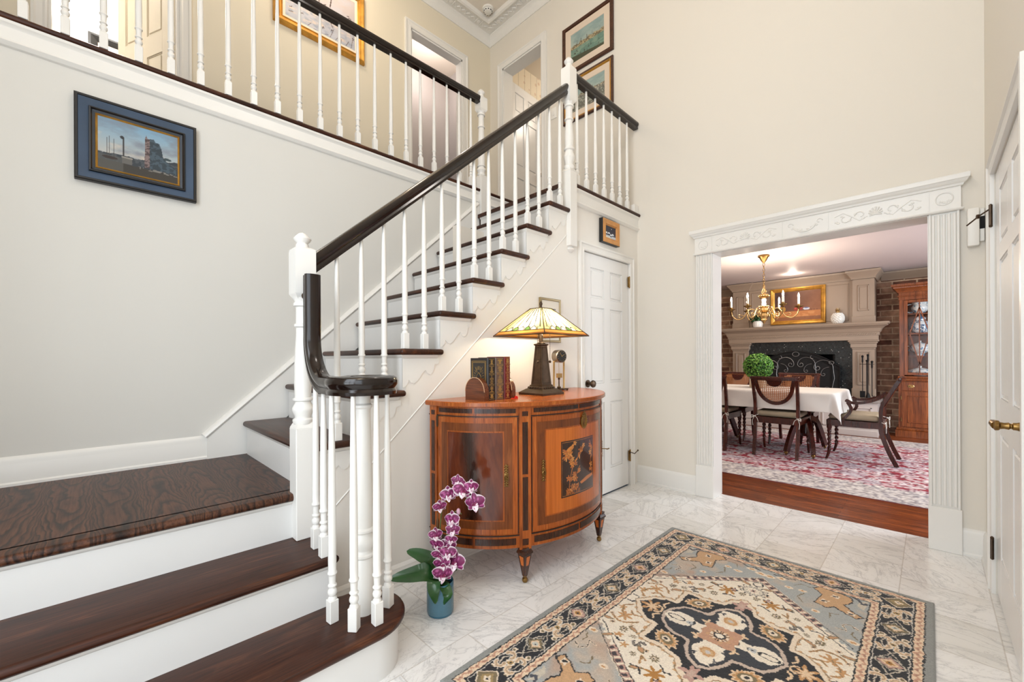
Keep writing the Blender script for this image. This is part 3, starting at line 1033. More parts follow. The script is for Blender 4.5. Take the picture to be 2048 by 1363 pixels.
# landing
g = nose_prism(Y0, 0.60, S3X, -2.0, 0.543, 0.575)
g.box(XL, -1.99, Y0, 0.645, 0.545, 0.575)
g.build('landing', M['landing'], st)
G().box(-1.99, S3X - 0.026, Y0, 0.62, 0.351, 0.543).build('riser', M['riser'], st)
G().sweep([(S3X - 0.026, Y0, 0.526), (S3X - 0.026, 0.59, 0.526)], [(-0.002, 0), (0.004, 0.002), (0.01, 0.008), (0.014, 0.0165), (-0.002, 0.0165)]).build('cove_moulding', M['trim'], st)
# main flight
TXL, TXR = -2.945, -1.885
for i in range(8):
    y, z = TY[i], TZ[i]
    zp = TZ[i - 1] if i else ZLAND
    yn = TY[i + 1] if i < 7 else 2.496
    G().box(TXL, TXR, y, yn + 0.03, z - 0.032, z, 0.0145, 3).build('tread', M['tread'], st)
    G().box(TXL + 0.01, XS + 0.002, y + 0.022, y + 0.042, zp - 0.01, z - 0.03).build('riser', M['riser'], st)
    cp = [(0, 0), (0.003, 0.002), (0.008, 0.008), (0.014, 0.018), (0, 0.018)]
    G().sweep([(TXL + 0.012, y + 0.023, z - 0.0495), (XS + 0.003, y + 0.023, z - 0.0495), (XS + 0.003, yn + 0.0, z - 0.0495)], cp).build('cove_moulding', M['trim'], st)
    # scroll bracket on the string
    b = [(0, 0), (0.226, 0), (0.226, -0.03), (0.197, -0.034), (0.194, -0.058), (0.184, -0.08), (0.167, -0.088), (0.15, -0.08), (0.14, -0.062),
         (0.118, -0.082), (0.1, -0.106), (0.085, -0.122), (0.068, -0.131), (0.05, -0.127), (0.037, -0.112), (0.03, -0.132), (0.014, -0.148), (0, -0.15)]
    G().prism([(y + 0.022 + p, z - 0.05 + q) for p, q in b], 'x', XS, XS + 0.0042).build('scroll_bracket', M['trim'], st)
# last riser and the riser up to the hall
G().box(TXL + 0.01, XS + 0.002, 2.518, 2.54, TZ[7] - 0.01, ZTOP - 0.03).build('riser', M['riser'], st)
G().sweep([(TXL + 0.012, 2.519, ZTOP - 0.0495), (XS + 0.003, 2.519, ZTOP - 0.0495)], [(0, 0), (0.003, 0.002), (0.008, 0.008), (0.014, 0.018), (0, 0.018)]).build('cove_moulding', M['trim'], st)
G().box(XL + 0.002, XS - 0.072, 2.545, YF - 0.002, 2.3, ZTOP - 0.004).build('platform', M['tread_y'], st)
G().box(XL - 0.01, XL + 0.012, 2.6, YF, ZTOP, 2.62).build('riser', M['riser'], st)
# wall string with a moulded cap
def skz(y): return 0.71 + 0.9062 * (y - 0.447)
poly = [(0.447, ZLAND), (0.447, 0.71), (2.52, skz(2.52)), (2.52, 2.35), (0.66, ZLAND)]
G().prism(poly, 'x', XL, XL + 0.026).build('wall_string', M['trim'], st, smooth=0)
G().sweep([(XL + 0.026, 0.447, 0.695), (XL + 0.026, 2.52, skz(2.52) - 0.015)], [(-0.026, 0.0), (0.004, 0.002), (0.012, 0.012), (0.008, 0.024), (-0.004, 0.034), (-0.026, 0.034)]).build('string_cap', M['trim'], st)
# bead along the bottom of the outer string
G().sweep([(XS, 0.72, 0.43), (XS, 2.535, 2.105)], [(0, 0), (0.002, 0.001), (0.0035, 0.004), (0.002, 0.007), (0, 0.008)]).build('string_bead', M['trim'], st)

# ---------------------------------------------------------------- balusters, newels, rails
_bal = {}


def baluster_mesh(h, top_cut=0.0):
    key = round(h, 3)
    if key in _bal: return _bal[key]
    g = G().box(-0.0165, 0.0165, -0.0165, 0.0165, 0, 0.082, 0.002, 1)
    pr = [(0.0165, 0.078), (0.0155, 0.088), (0.011, 0.094), (0.0155, 0.102), (0.0165, 0.11), (0.0145, 0.118), (0.0112, 0.122), (0.0112, 0.127), (0.0158, 0.131), (0.0158, 0.135),
          (0.0118, 0.14), (0.0125, 0.165), (0.0135, 0.172), (0.017, 0.176), (0.017, 0.181), (0.0138, 0.186), (0.0145, 0.22), (0.0138, h * 0.5), (0.0112, h * 0.78), (0.0085, h - 0.03), (0.0085, h)]
    g.lathe(pr, n=12)
    o = g.build('baluster', M['trim'], smooth=35)
    me = o.data
    bpy.data.objects.remove(o)
    _bal[key] = me
    return me


def baluster(parent, x, y, z, h, rot=0.0):
    me = baluster_mesh(h)
    o = bpy.data.objects.new('baluster', me)
    COL.objects.link(o)
    o.parent = parent
    o.location = V((x, y, z)) - parent.location
    o.rotation_euler = (0, 0, rot)
    return o


def newel(parent, x, y, zs, w=0.043, name='newel_post'):
    """zs: foot, top of the lower block, end of the lower turning, start of the upper turning, bottom and top of the upper block, cap top"""
    z0, z1, z2, z3, z4, z5, z6 = zs
    g = G().box(x - w, x + w, y - w, y + w, z0, z1 - 0.02, 0.003, 1)
    g.lathe([(w * 1.38, z1 - 0.02), (w * 1.05, z1), (w * 0.9, z1 + 0.004)], (x, y, 0), 4, a0=PI / 4)
    d = z2 - z1
    g.lathe([(w * 0.86, z1 - 0.004), (w * 0.98, z1 + d * 0.08), (w * 0.98, z1 + d * 0.14), (w * 0.74, z1 + d * 0.2), (w * 0.8, z1 + d * 0.3), (w * 1.02, z1 + d * 0.5), (w * 1.0, z1 + d * 0.6), (w * 0.74, z1 + d * 0.78),
             (w * 0.72, z1 + d * 0.84), (w * 0.94, z1 + d * 0.89), (w * 0.94, z1 + d * 0.96), (w * 0.76, z2),
             (w * 0.82, z2 + 0.06), (w * 0.78, z2 + (z3 - z2) * 0.5), (w * 0.62, z3 - 0.02), (w * 0.62, z3), (w * 0.8, z3 + 0.006), (w * 0.8, z3 + 0.014), (w * 0.64, z3 + 0.02),
             (w * 0.62, z4 - 0.045), (w * 0.66, z4 - 0.035), (w * 0.86, z4 - 0.03), (w * 0.86, z4 - 0.02), (w * 0.72, z4 - 0.014), (w * 0.95, z4 + 0.004)], (x, y, 0), 24)
    g.lathe([(w * 0.95, z4), (w * 1.38, z4 + 0.02), (w * 1.4, z4 + 0.024), (w * 1.4, z5 - 0.02), (w * 1.35, z5 - 0.008), (w * 0.9, z5)], (x, y, 0), 4, a0=PI / 4)
    k = z6 - z5
    g.lathe([(w * 0.66, z5 - 0.002), (w * 0.6, z5 + k * 0.2), (w * 0.5, z5 + k * 0.3), (w * 0.78, z5 + k * 0.48), (w * 0.84, z5 + k * 0.58), (w * 0.6, z5 + k * 0.76), (w * 0.34, z5 + k * 0.92), (0.0005, z6)], (x, y, 0), 22)
    return g.build(name, M['trim'], parent, smooth=30)


RP = [(-0.022, -0.034), (0.022, -0.034), (0.024, -0.022), (0.0185, -0.012), (0.029, 0.002), (0.031, 0.014), (0.027, 0.026), (0.016, 0.033), (0, 0.0355), (-0.016, 0.033), (-0.027, 0.026), (-0.031, 0.014), (-0.029, 0.002), (-0.0185, -0.012), (-0.024, -0.022)]
XB = -1.925      # baluster line

# main flight balustrade
fr = thing('stair_railing', 'white balusters under sloping dark handrail climbing the main flight between two newels', 'railing', (XB, 0.632, ZLAND))
newel(fr, XB, 0.632, (0.383, 0.875, 0.985, 1.285, 1.41, 1.632, 1.70), 0.0425)
newel(fr, XB, 2.535, (1.99, 2.575, 2.74, 2.94, 3.075, 3.345, 3.425), 0.0425)
G().lathe([(0.0005, 1.945), (0.02, 1.95), (0.034, 1.966), (0.034, 1.978), (0.026, 1.984), (0.026, 1.992)], (XB, 2.535, 0), 18).build('newel_drop', M['trim'], fr)
ra, rb_ = V((XB, 0.66, 1.556)), V((XB, 2.50, 3.172))
G().sweep([ra, rb_], RP).build('handrail', M['rail'], fr, smooth=35)
def railz(y): return ra.z + (rb_.z - ra.z) * (y - ra.y) / (rb_.y - ra.y)
for i in range(8):
    for d in (0.043, 0.160):
        yy = TY[i] + d
        if yy < 0.70 or yy > 2.48: continue
        baluster(fr, XB, yy, TZ[i], round(railz(yy) - 0.035 - TZ[i], 3))

# lower balustrade with a goose-neck and a volute
vx, vy = -1.52, 0.713
vr = thing('volute_railing', 'glossy dark gooseneck handrail curling into a volute over white balusters', 'railing', (vx, vy, 0.192))
pts = [V((-1.818, 0.632, 1.50 - 0.02 * k)) for k in range(0, 13)]
R = 0.165
zb = 1.052
for k in range(1, 15):
    a = PI / 2 * k / 14
    pts.append(V((-1.818 + R * (1 - math.cos(a)), 0.632 - 0.010 * k / 14, zb + R - R * math.sin(a) + (1.26 - zb - R) * (1 - k / 14) ** 1)))
pts = [p for i, p in enumerate(pts) if i == 0 or (p - pts[i - 1]).length > 1e-4]
rad = 0.103
a_s = math.radians(-112)
p0 = pts[-1]
e0 = V((vx + rad * math.cos(a_s), vy + rad * math.sin(a_s), zb))
for k in range(1, 6):
    t = k / 6
    pts.append(V((p0.x + (e0.x - p0.x) * t, p0.y + (e0.y - p0.y) * (t * t * (3 - 2 * t)), zb)))
for k in range(0, 33):
    a = a_s + math.radians(400) * k / 32
    r_ = rad - (rad - 0.052) * max(0, (k - 12) / 20.0) ** 1.0
    pts.append(V((vx + r_ * math.cos(a), vy + r_ * math.sin(a), zb)))
RPV = [(a * 1.02, b) for a, b in RP]
g = G().sweep(pts, RPV, up=(1, 0, 0), fixed=False)
g.lathe([(0.03, zb - 0.034), (0.05, zb - 0.02), (0.05, zb + 0.004), (0.03, zb + 0.01), (0.0005, zb + 0.01)], (vx, vy, 0), 22)
g.build('handrail', M['rail'], vr, smooth=35)
G().tube([(-1.885, 0.632, 1.42), (-1.85, 0.632, 1.42), (-1.838, 0.632, 1.44)], 0.007, 8).lathe([(0.018, 0), (0.016, 0.004), (0.008, 0.006)], n=12, M=Matrix.Translation((-1.885, 0.632, 1.42)) @ Matrix.Rotation(PI / 2, 4, 'Y')).build('rail_bracket', M['bronze'], vr)
# turned column under the volute
G().lathe([(0.036, 0.192), (0.036, 0.395), (0.033, 0.4), (0.041, 0.408), (0.041, 0.416), (0.034, 0.421), (0.032, 0.43), (0.041, 0.45), (0.041, 0.468), (0.032, 0.488), (0.031, 0.494), (0.04, 0.501), (0.04, 0.509), (0.032, 0.515), (0.0345, 0.54), (0.034, 0.62),
           (0.027, 0.955), (0.0275, 0.962), (0.034, 0.968), (0.034, 0.976), (0.027, 0.983), (0.027, 1.022)], (vx, vy, 0), 24).build('newel_column', M['trim'], vr, smooth=35)
hv = round(zb - 0.033 - 0.192, 3)
for (x, y, r_) in ((-1.545, 0.605, 0.1), (-1.442, 0.64, 0.7), (-1.417, 0.715, 0.0), (-1.487, 0.795, 0.5)):
    baluster(vr, x, y, 0.192, hv, r_)
for (x, y, zt) in ((-1.768, 0.628, 1.082), (-1.668, 0.622, 1.028)):
    baluster(vr, x, y, 0.383, round(zt - 0.383, 3))

# hall balustrade
hr = thing('hall_railing', 'long white balustrade with straight dark handrail along the upper hall edge', 'railing', (-2.96, 2.565, ZHALL))
newel(hr, -2.975, 2.565, (2.48, 2.865, 2.96, 3.31, 3.46, 3.60, 3.68), 0.042)
G().sweep([(-2.965, Y0, 3.562), (-2.965, 2.53, 3.562)], RP).build('handrail', M['rail'], hr, smooth=35)
k = 0
y = -0.241
while y < 2.5:
    baluster(hr, -2.965, y, ZHALL, 0.80)
    y += 0.1335
# short balustrade between the top newel and the far wall
sr = thing('gallery_railing', 'short white balustrade with dark handrail from the top newel to the wall above the closet', 'railing', (XB, 3.0, ZTOP))
G().sweep([(XB, 2.575, 3.298), (XB, YF - 0.01, 3.298)], RP).build('handrail', M['rail'], sr, smooth=35)
for k in range(7):
    baluster(sr, XB, 2.635 + 0.1255 * k, ZTOP, 0.785)
G().box(XB - 0.022, XB + 0.022, YF - 0.08, YF - 0.004, ZTOP, ZTOP + 0.075, 0.002, 1).build('end_block', M['trim'], sr)
# ---------------------------------------------------------------- demilune commode
KX, KY, KA, KD = -1.893, 1.89, 0.63, 0.515


def kpt(t, z, off=0.0):
    return (KX + (KD + off) * math.sin(t), KY - (KA + off) * math.cos(t), z)


def kpatch(g, t0, t1, z0, z1, o0, o1, n=14):
    vs, fs = [], []
    for k in range(n + 1):
        t = t0 + (t1 - t0) * k / n
        vs += [kpt(t, z0, o0), kpt(t, z1, o0), kpt(t, z1, o1), kpt(t, z0, o1)]
    for k in range(n):
        a, b = 4 * k, 4 * k + 4
        for i in range(4):
            j = (i + 1) % 4
            fs.append((a + i, a + j, b + j, b + i))
    fs += [(0, 1, 2, 3), (4 * n + 3, 4 * n + 2, 4 * n + 1, 4 * n)]
    g.add(vs, fs)
    return g


def kslab(z0, z1, off, n=48, b=0.003):
    g = G()
    rings = [(off - b, z0), (off, z0 + b), (off, z1 - b), (off - b, z1)]
    vs, fs = [], []
    for o, z in rings: vs += [kpt(PI * k / n, z, o) for k in range(n + 1)]
    m = n + 1
    for i in range(3):
        for k in range(n):
            fs.append((i * m + k, i * m + k + 1, (i + 1) * m + k + 1, (i + 1) * m + k))
        fs.append((i * m, (i + 1) * m, (i + 1) * m + n, i * m + n))
    fs.append(tuple(range(m))[::-1])
    fs.append(tuple(3 * m + k for k in range(m)))
    return g.add(vs, fs)


M['lacq'] = painted_mat('figured_veneer', 0.2, coat=0.5)
cm = thing('commode', 'bow-fronted inlaid demilune commode with brass mounts standing under the stairs', 'cabinet', (KX, KY, 0))
kslab(0.185, 0.905, 0.0).build('carcass', M['satin_h'], cm, smooth=30)
kslab(0.905, 0.93, 0.027).build('top', M['top_w'], cm, smooth=30)
kpatch(G(), 0, PI, 0.9085, 0.9265, 0.026, 0.0285, 40).build('top_edge_band', M['satin_h'], cm)
TP = 0.99
posts = (0.075, TP, PI - TP, PI - 0.075)
for t in posts: kpatch(G(), t - 0.052, t + 0.052, 0.179, 0.9045, 0, 0.008, 3).build('stile', M['satin_h'], cm)
g = G()
for t in posts:
    kpatch(g, t - 0.026, t + 0.026, 0.856, 0.88, 0.006, 0.0095, 3)
    kpatch(g, t - 0.026, t + 0.026, 0.2, 0.232, 0.006, 0.0095, 3)
    kpatch(g, t - 0.024, t + 0.024, 0.56, 0.825, 0.006, 0.0095, 3)
    kpatch(g, t - 0.024, t + 0.024, 0.275, 0.545, 0.006, 0.0095, 3)
ex = [(0.14, TP - 0.07, 2), (TP + 0.07, PI - TP - 0.07, 2), (PI - TP + 0.07, PI - 0.14, 2)]
for (a, b, q) in ex:
    for k in range(q):
        c0 = a + (b - a) * k / q + 0.012; c1 = a + (b - a) * (k + 1) / q - 0.012
        kpatch(g, c0, c1, 0.872, 0.894, 0, 0.004, 8)
        kpatch(g, c0, c1, 0.205, 0.237, 0, 0.004, 8)
g.build('rosewood_inlay', M['rose'], cm)
g = G()
kpatch(g, 0, PI, 0.853, 0.8575, 0, 0.005, 40); kpatch(g, 0, PI, 0.25, 0.2545, 0, 0.006, 40)
for t in (TP - 0.062, TP + 0.062, PI - TP - 0.062, PI - TP + 0.062): kpatch(g, t - 0.003, t + 0.003, 0.26, 0.85, 0, 0.0045, 1)
g.build('shadow_gap', M['black_frame'], cm)
DZ0, DZ1 = 0.262, 0.848


def flame(nx, ny, seed):
    U, W = UV(nx, ny)
    f = fbm(U * 7 + 1.3 * fbm(U * 3, W * 4, seed + 3), W * 2.2 + 0.9 * np.abs(U - 0.62) * 4, seed, 4)
    fine = fbm(U * 60 + W * 14, W * 9, seed + 8, 2)
    k = np.clip(0.15 + 0.85 * np.exp(-((U - 0.45 - 0.05 * np.sin(W * 5)) / 0.13) ** 2), 0, 1)      # dark flame heart
    img = np.empty(U.shape + (3,))
    base = C3(112, 48, 20) + (f[..., None] - 0.5) * 90 * C3(1, 0.62, 0.36)
    base = base * (1 - 0.62 * k[..., None]) + (fine[..., None] - 0.5) * 22 * C3(1, 0.7, 0.4)
    img[...] = base
    return img


def marquetry(nx, ny):
    U, W = UV(nx, ny)
    img = np.empty(U.shape + (3,)); img[...] = C3(52, 28, 16)
    img += (fbm(U * 20, W * 20, 5)[..., None] - 0.5) * 14
    rs = np.random.RandomState(4)
    # branching stems
    stems = [[(0.18, 0.02), (0.22, 0.3), (0.3, 0.55), (0.24, 0.8), (0.34, 0.97)], [(0.3, 0.55), (0.48, 0.7), (0.6, 0.88)], [(0.22, 0.3), (0.4, 0.36), (0.5, 0.5)],
             [(0.95, 0.3), (0.88, 0.5), (0.94, 0.75), (0.86, 0.92)], [(0.24, 0.8), (0.1, 0.72)], [(0.2, 0.12), (0.36, 0.14)]]
    for s in stems: lay(img, seg_d(U, W, s) < 0.008, (188, 112, 50))
    def blob(x, y, r, c):
        th = np.arctan2(W - y, U - x); ph = rs.rand() * 6
        d = np.hypot(U - x, W - y) / (r * (0.72 + 0.28 * np.cos(5 * th + ph)))
        lay(img, d < 1, c); lay(img, d < 0.35, C3(*c) * 0.75)
    for s in stems:
        for k in range(11):
            i = rs.randint(len(s) - 1); t = rs.rand()
            x = s[i][0] + (s[i + 1][0] - s[i][0]) * t + rs.randn() * 0.045; y = s[i][1] + (s[i + 1][1] - s[i][1]) * t + rs.randn() * 0.04
            c = [(206, 128, 56), (186, 104, 44), (220, 150, 78), (156, 88, 38)][rs.randint(4)]
            if rs.rand() < 0.5: blob(x, y, 0.045 + 0.02 * rs.rand(), c)
            else: lay(img, ell(U, W, x, y, 0.045, 0.017, rs.rand() * 3.1) < 1, c)
    lay(img, ell(U, W, 0.2, 0.845, 0.1, 0.03, 0.5) < 1, (214, 136, 60)); lay(img, ell(U, W, 0.3, 0.9, 0.03, 0.022) < 1, (214, 136, 60)); lay(img, ell(U, W, 0.1, 0.82, 0.07, 0.02, -0.5) < 1, (180, 100, 44))
    lay(img, inpoly(U, W, [(0.5, 0.2), (0.72, 0.27), (0.98, 0.29), (0.98, 0.24), (0.75, 0.2), (0.55, 0.16)]), (198, 116, 52))
    for k in range(16):
        x = 0.12 + 0.025 * k
        lay(img, seg_d(U, W, [(x, 0.03), (x + rs.randn() * 0.05, 0.08 + 0.08 * rs.rand())]) < 0.006, (170, 96, 42))
    e = np.minimum(np.minimum(U, 1 - U), np.minimum(W, 1 - W))
    lay(img, e < 0.022, (40, 22, 14)); lay(img, (e > 0.022) & (e < 0.03), (150, 90, 40))
    return img


def kdoor(t0, t1, name, inner):
    d = kpatch(G(), t0, t1, DZ0, DZ1, 0, 0.005, 18).build(name, M['satin_h'], cm)
    w = 0.045
    kpatch(G(), t0 + w, t1 - w, DZ0 + 0.026, DZ1 - 0.026, 0.004, 0.0062, 18).build('crossband', M['band'], d)
    kpatch(G(), t0 + w + 0.072, t1 - w - 0.072, DZ0 + 0.066, DZ1 - 0.066, 0.005, 0.0072, 18).build('stringing', M['satin_h'], d)
    a, b, za, zb = t0 + w + 0.084, t1 - w - 0.084, DZ0 + 0.073, DZ1 - 0.073
    if inner == 'satin':
        kpatch(G(), a, b, za, zb, 0.006, 0.008, 18).build('veneer_panel', M['satin'], d)
    else:
        def fn(U, W):
            t = a + (b - a) * U
            return KX + (KD + 0.0085) * np.sin(t), KY - (KA + 0.0085) * np.cos(t), za + (zb - za) * W
        kpatch(G(), a, b, za, zb, 0.006, 0.008, 18)
        painted('veneer_panel', flame(90, 110, inner), fn, M['lacq'], d)
    return d


dl = kdoor(0.145, TP - 0.066, 'door', 11)
dc = kdoor(TP + 0.066, PI - TP - 0.066, 'door', 'satin')
dr = kdoor(PI - TP + 0.066, PI - 0.145, 'door', 23)
ma, mb = PI / 2 - 0.235, PI / 2 + 0.225


def fnm(U, W):
    t = ma + (mb - ma) * U
    return KX + (KD + 0.0088) * np.sin(t), KY - (KA + 0.0088) * np.cos(t), 0.405 + 0.30 * W


painted('marquetry_panel', marquetry(150, 180), fnm, M['lacq'], dc)


def kmount(parent, t, z, g2, name):
    """transform: local x along the front, y outward, z up"""
    p = V(kpt(t, z, 0.008))
    q = V(kpt(t + 0.01, z, 0.008))
    tx = (q - p).normalized(); ny = tx.cross(V((0, 0, 1))).normalized()
    m = Matrix(((tx.x, ny.x, 0, p.x), (tx.y, ny.y, 0, p.y), (tx.z, ny.z, 1, p.z), (0, 0, 0, 1)))
    return xf(g2, m).build(name, M['brass'], parent)


def leaf_plate():
    g = G()
    for k in range(9):
        z = -0.05 + 0.0125 * k
        g.sphere((0, 0.002, z), 0.006, 8, (1.0 - 0.06 * abs(k - 4), 0.4, 1.1))
        if k not in (4,):
            for s in (-1, 1): g.sphere((s * 0.007, 0.002, z - 0.003), 0.0045, 7, (1.3, 0.4, 0.8))
    g.lathe([(0.0115, 0), (0.0115, 0.003), (0.006, 0.005)], n=14, M=Matrix.Rotation(-PI / 2, 4, 'X'))
    return g.tube([(0.010 * math.sin(2 * PI * k / 14), 0.009, -0.012 + 0.012 * math.cos(2 * PI * k / 14)) for k in range(14)], 0.0022, 6, closed=True)


def key_plate():
    g = G()
    for k in range(7): g.sphere((0, 0.002, -0.045 + 0.015 * k), 0.006, 8, (0.9, 0.4, 1.2))
    g.tube([(0, 0, 0), (0, 0.03, 0)], 0.003, 8)
    g.tube([(0.010 * math.cos(2 * PI * k / 14), 0.038 + 0.009 * math.sin(2 * PI * k / 14), 0.010 * math.sin(2 * PI * k / 14) * 0.3) for k in range(14)], 0.0022, 6, closed=True)
    return g


kmount(dl, TP - 0.066 - 0.1, 0.56, leaf_plate(), 'drop_handle')
kmount(dc, TP + 0.066 + 0.1, 0.57, leaf_plate(), 'drop_handle')
kmount(dr, PI - TP + 0.066 + 0.1, 0.56, key_plate(), 'door_key')
g = G().lathe([(0.03, 0), (0.03, 0.003), (0.026, 0.006), (0.024, 0.004), (0.02, 0.007), (0.016, 0.004), (0.0005, 0.005)], n=24, M=Matrix.Rotation(-PI / 2, 4, 'X') @ Matrix.Diagonal((0.95, 1.25, 1, 1)))
for k in range(18):
    a = 2 * PI * k / 18
    g.sphere((0.0285 * math.cos(a), 0.004, 0.0365 * math.sin(a)), 0.0032, 6)
for k in range(-2, 3): g.sphere((0.009 * k, 0.004, 0.048 - 0.003 * k * k), 0.006, 7, (1, 0.5, 1))
g.sphere((0, 0.004, 0.056), 0.006, 7, (0.8, 0.5, 1.1))
es = kmount(dc, PI / 2 + 0.06, 0.795, g, 'escutcheon')
es.data.materials[0] = M['brass']
g = G()
for z in (0.845, 0.262):
    for t in (0.135, PI - 0.135): g.lathe([(0.005, -0.03), (0.007, -0.02), (0.007, 0.02), (0.005, 0.03)], kpt(t, z - (0.02 if z > 0.5 else -0.02), 0.006), 8)
g.build('hinge', M['bronze'], cm)
for t in (TP, PI - TP, 0.13, PI - 0.13):
    p = V(kpt(t, 0, -0.012))
    g = G().lathe([(0.014, 0.036), (0.036, 0.148), (0.043, 0.152), (0.043, 0.16), (0.034, 0.172), (0.036, 0.186)], (p.x, p.y, 0), 4, a0=PI / 4)
    lg = g.build('leg', M['rose'], cm, smooth=20)
    g = G()
    for k in range(4):
        a = PI / 2 * k
        m = Matrix.Translation((p.x, p.y, 0)) @ Matrix.Rotation(a, 4, 'Z')
        g.add([(0.0085 + 0.0022, -0.004, 0.05), (0.0085 + 0.0022, 0.004, 0.05), (0.0235 + 0.0022, 0.014, 0.14), (0.0235 + 0.0022, -0.014, 0.14)], [(0, 1, 2, 3)], m)
    g.build('leg_inlay', M['satin'], lg, smooth=0, recalc=False)
    G().lathe([(0.0005, 0.0), (0.011, 0.003), (0.0155, 0.012), (0.0135, 0.022), (0.007, 0.027), (0.007, 0.03), (0.012, 0.033), (0.012, 0.037)], (p.x, p.y, 0), 14).build('brass_foot', M['brass'], lg)

# ---------------------------------------------------------------- stained glass lamp
LX, LYY, LZ0 = -1.682, 1.925, 0.93
lp = thing('table_lamp', 'bronze table lamp with square leaded yellow glass shade lit on the commode', 'lamp', (LX, LYY, LZ0))


def sq(prof, name, mat, seg=4):
    return G().lathe([(r * math.sqrt(2), z) for r, z in prof], (LX, LYY, LZ0), 4, a0=PI / 4).build(name, mat, lp, smooth=20)


sq([(0.098, 0), (0.098, 0.012), (0.09, 0.018), (0.066, 0.034), (0.06, 0.036), (0.058, 0.046), (0.052, 0.05)], 'lamp_base', M['bronze'])
sq([(0.05, 0.05), (0.05, 0.056), (0.044, 0.06), (0.026, 0.295), (0.032, 0.3), (0.032, 0.306), (0.02, 0.309)], 'lamp_column', M['bronze'])
g = G()
for k in range(4):
    m = Matrix.Translation((LX, LYY, LZ0)) @ Matrix.Rotation(PI / 2 * k, 4, 'Z')
    for (za, zb, w) in ((0.07, 0.285, 0.7),):
        for s in (-1, 1):
            g.tube([(0.0435, s * 0.043 * w, za), (0.0275, s * 0.026 * w, zb)], 0.0022, 6, M=m)
        g.tube([(0.0435, -0.043 * w, za), (0.0435, 0.043 * w, za)], 0.0022, 6, M=m); g.tube([(0.0275, -0.026 * w, zb), (0.0275, 0.026 * w, zb)], 0.0022, 6, M=m)
    for q in range(5): g.sphere((0.06, -0.04 + 0.02 * q, 0.041), 0.005, 7, M=m)
g.build('column_moulding', M['bronze'], lp)
G().lathe([(0.022, 0.306), (0.028, 0.312), (0.012, 0.318), (0.012, 0.36), (0.008, 0.364), (0.006, 0.5), (0.006, 0.53)], (LX, LYY, LZ0), 14).build('lamp_stem', M['bronze'], lp)
SZ0, SZ1, SB, ST = 0.355, 0.522, 0.207, 0.046
mg = N('leaded_stained_glass')
at = mg.n('Attribute', attribute_name='Col')
tl = mg.n('BsdfTranslucent'); df = mg.n('BsdfDiffuse'); gl = mg.n('BsdfGlossy')
gl.inputs['Roughness'].default_value = 0.15
for b_ in (tl, df): mg.l(at.outputs['Color'], b_.inputs['Color'])
m1 = mg.n('MixShader'); m1.inputs[0].default_value = 0.25
mg.l(tl.outputs[0], m1.inputs[1]); mg.l(df.outputs[0], m1.inputs[2])
m2 = mg.n('MixShader'); m2.inputs[0].default_value = 0.05
mg.l(m1.outputs[0], m2.inputs[1]); mg.l(gl.outputs[0], m2.inputs[2])
mg.l(m2.outputs[0], mg.out.inputs['Surface'])


def glass_img(nx=120, ny=80):
    U, W = UV(nx, ny)
    a = (U - 0.5) * 2
    img = np.empty(U.shape + (3,)); img[...] = C3(253, 243, 186)
    n = fbm(U * 8, W * 5, 3)
    lay(img, np.clip((n - 0.35) * 2, 0, 1), (255, 252, 228), 0.8)
    lay(img, (np.abs(a) > 0.62), (250, 230, 140), 0.6)
    ray = (a * 3.6 + 7.5)
    lines = np.abs((ray % 1) - 0.5) * (SB / 3.6) * (1 - 0.75 * W) < 0.0034
    lay(img, lines & (W > 0.25), (40, 30, 20))
    lo = 0.2 + 0.05 * np.abs(((ray) % 1) - 0.5) * 2
    leafz = (W > 0.13) & (W < lo + 0.1) & (np.abs(a) < 0.75)
    cell = np.floor(ray).astype(int)
    cols = np.array([(226, 232, 214), (120, 150, 84), (236, 236, 226), (96, 132, 72), (214, 226, 222)])
    wv = ell((ray % 1), (W - 0.2) / 0.09, 0.5, 0, 0.42, 1.0)
    lay(img, leafz & (wv < 1), (255, 255, 255))
    sel = leafz & (wv < 1)
    img[sel] = cols[cell[sel] % 5]
    lay(img, leafz & (np.abs(wv - 1) < 0.16), (40, 32, 22))
    lay(img, (W < 0.155), (226, 164, 84)); lay(img, np.abs(W - 0.155) < 0.012, (40, 30, 20))
    lay(img, (W < 0.045), (160, 96, 44)); lay(img, np.abs(W - 0.05) < 0.01, (40, 30, 20))
    return img


gi = glass_img()
for k in range(4):
    c, s = round(math.cos(PI / 2 * k)), round(math.sin(PI / 2 * k))

    def fn(U, W, c=c, s=s):
        h = SB + (ST - SB) * W
        y = (U - 0.5) * 2 * h; x = h
        return LX + c * x - s * y, LYY + s * x + c * y, LZ0 + SZ0 + (SZ1 - SZ0) * W
    painted('glass_panel', gi, fn, mg.m, lp)
g = G()
for k in range(4):
    m = Matrix.Translation((LX, LYY, LZ0)) @ Matrix.Rotation(PI / 2 * k, 4, 'Z')
    g.tube([(SB, SB, SZ0), (ST, ST, SZ1)], 0.0032, 6, M=m)
    g.tube([(SB, -SB, SZ0), (SB, SB, SZ0)], 0.0035, 6, M=m)
    g.tube([(ST, -ST, SZ1), (ST, ST, SZ1)], 0.003, 6, M=m)
    g.tube([(ST, ST, SZ1), (0, 0, SZ1 + 0.003)], 0.003, 6, M=m)
g.build('shade_frame', M['bronze'], lp)
G().lathe([(0.02, 0.522), (0.02, 0.527), (0.008, 0.53), (0.006, 0.54), (0.010, 0.548), (0.010, 0.556), (0.004, 0.566), (0.0005, 0.57)], (LX, LYY, LZ0), 12).build('finial', M['bronze'], lp)
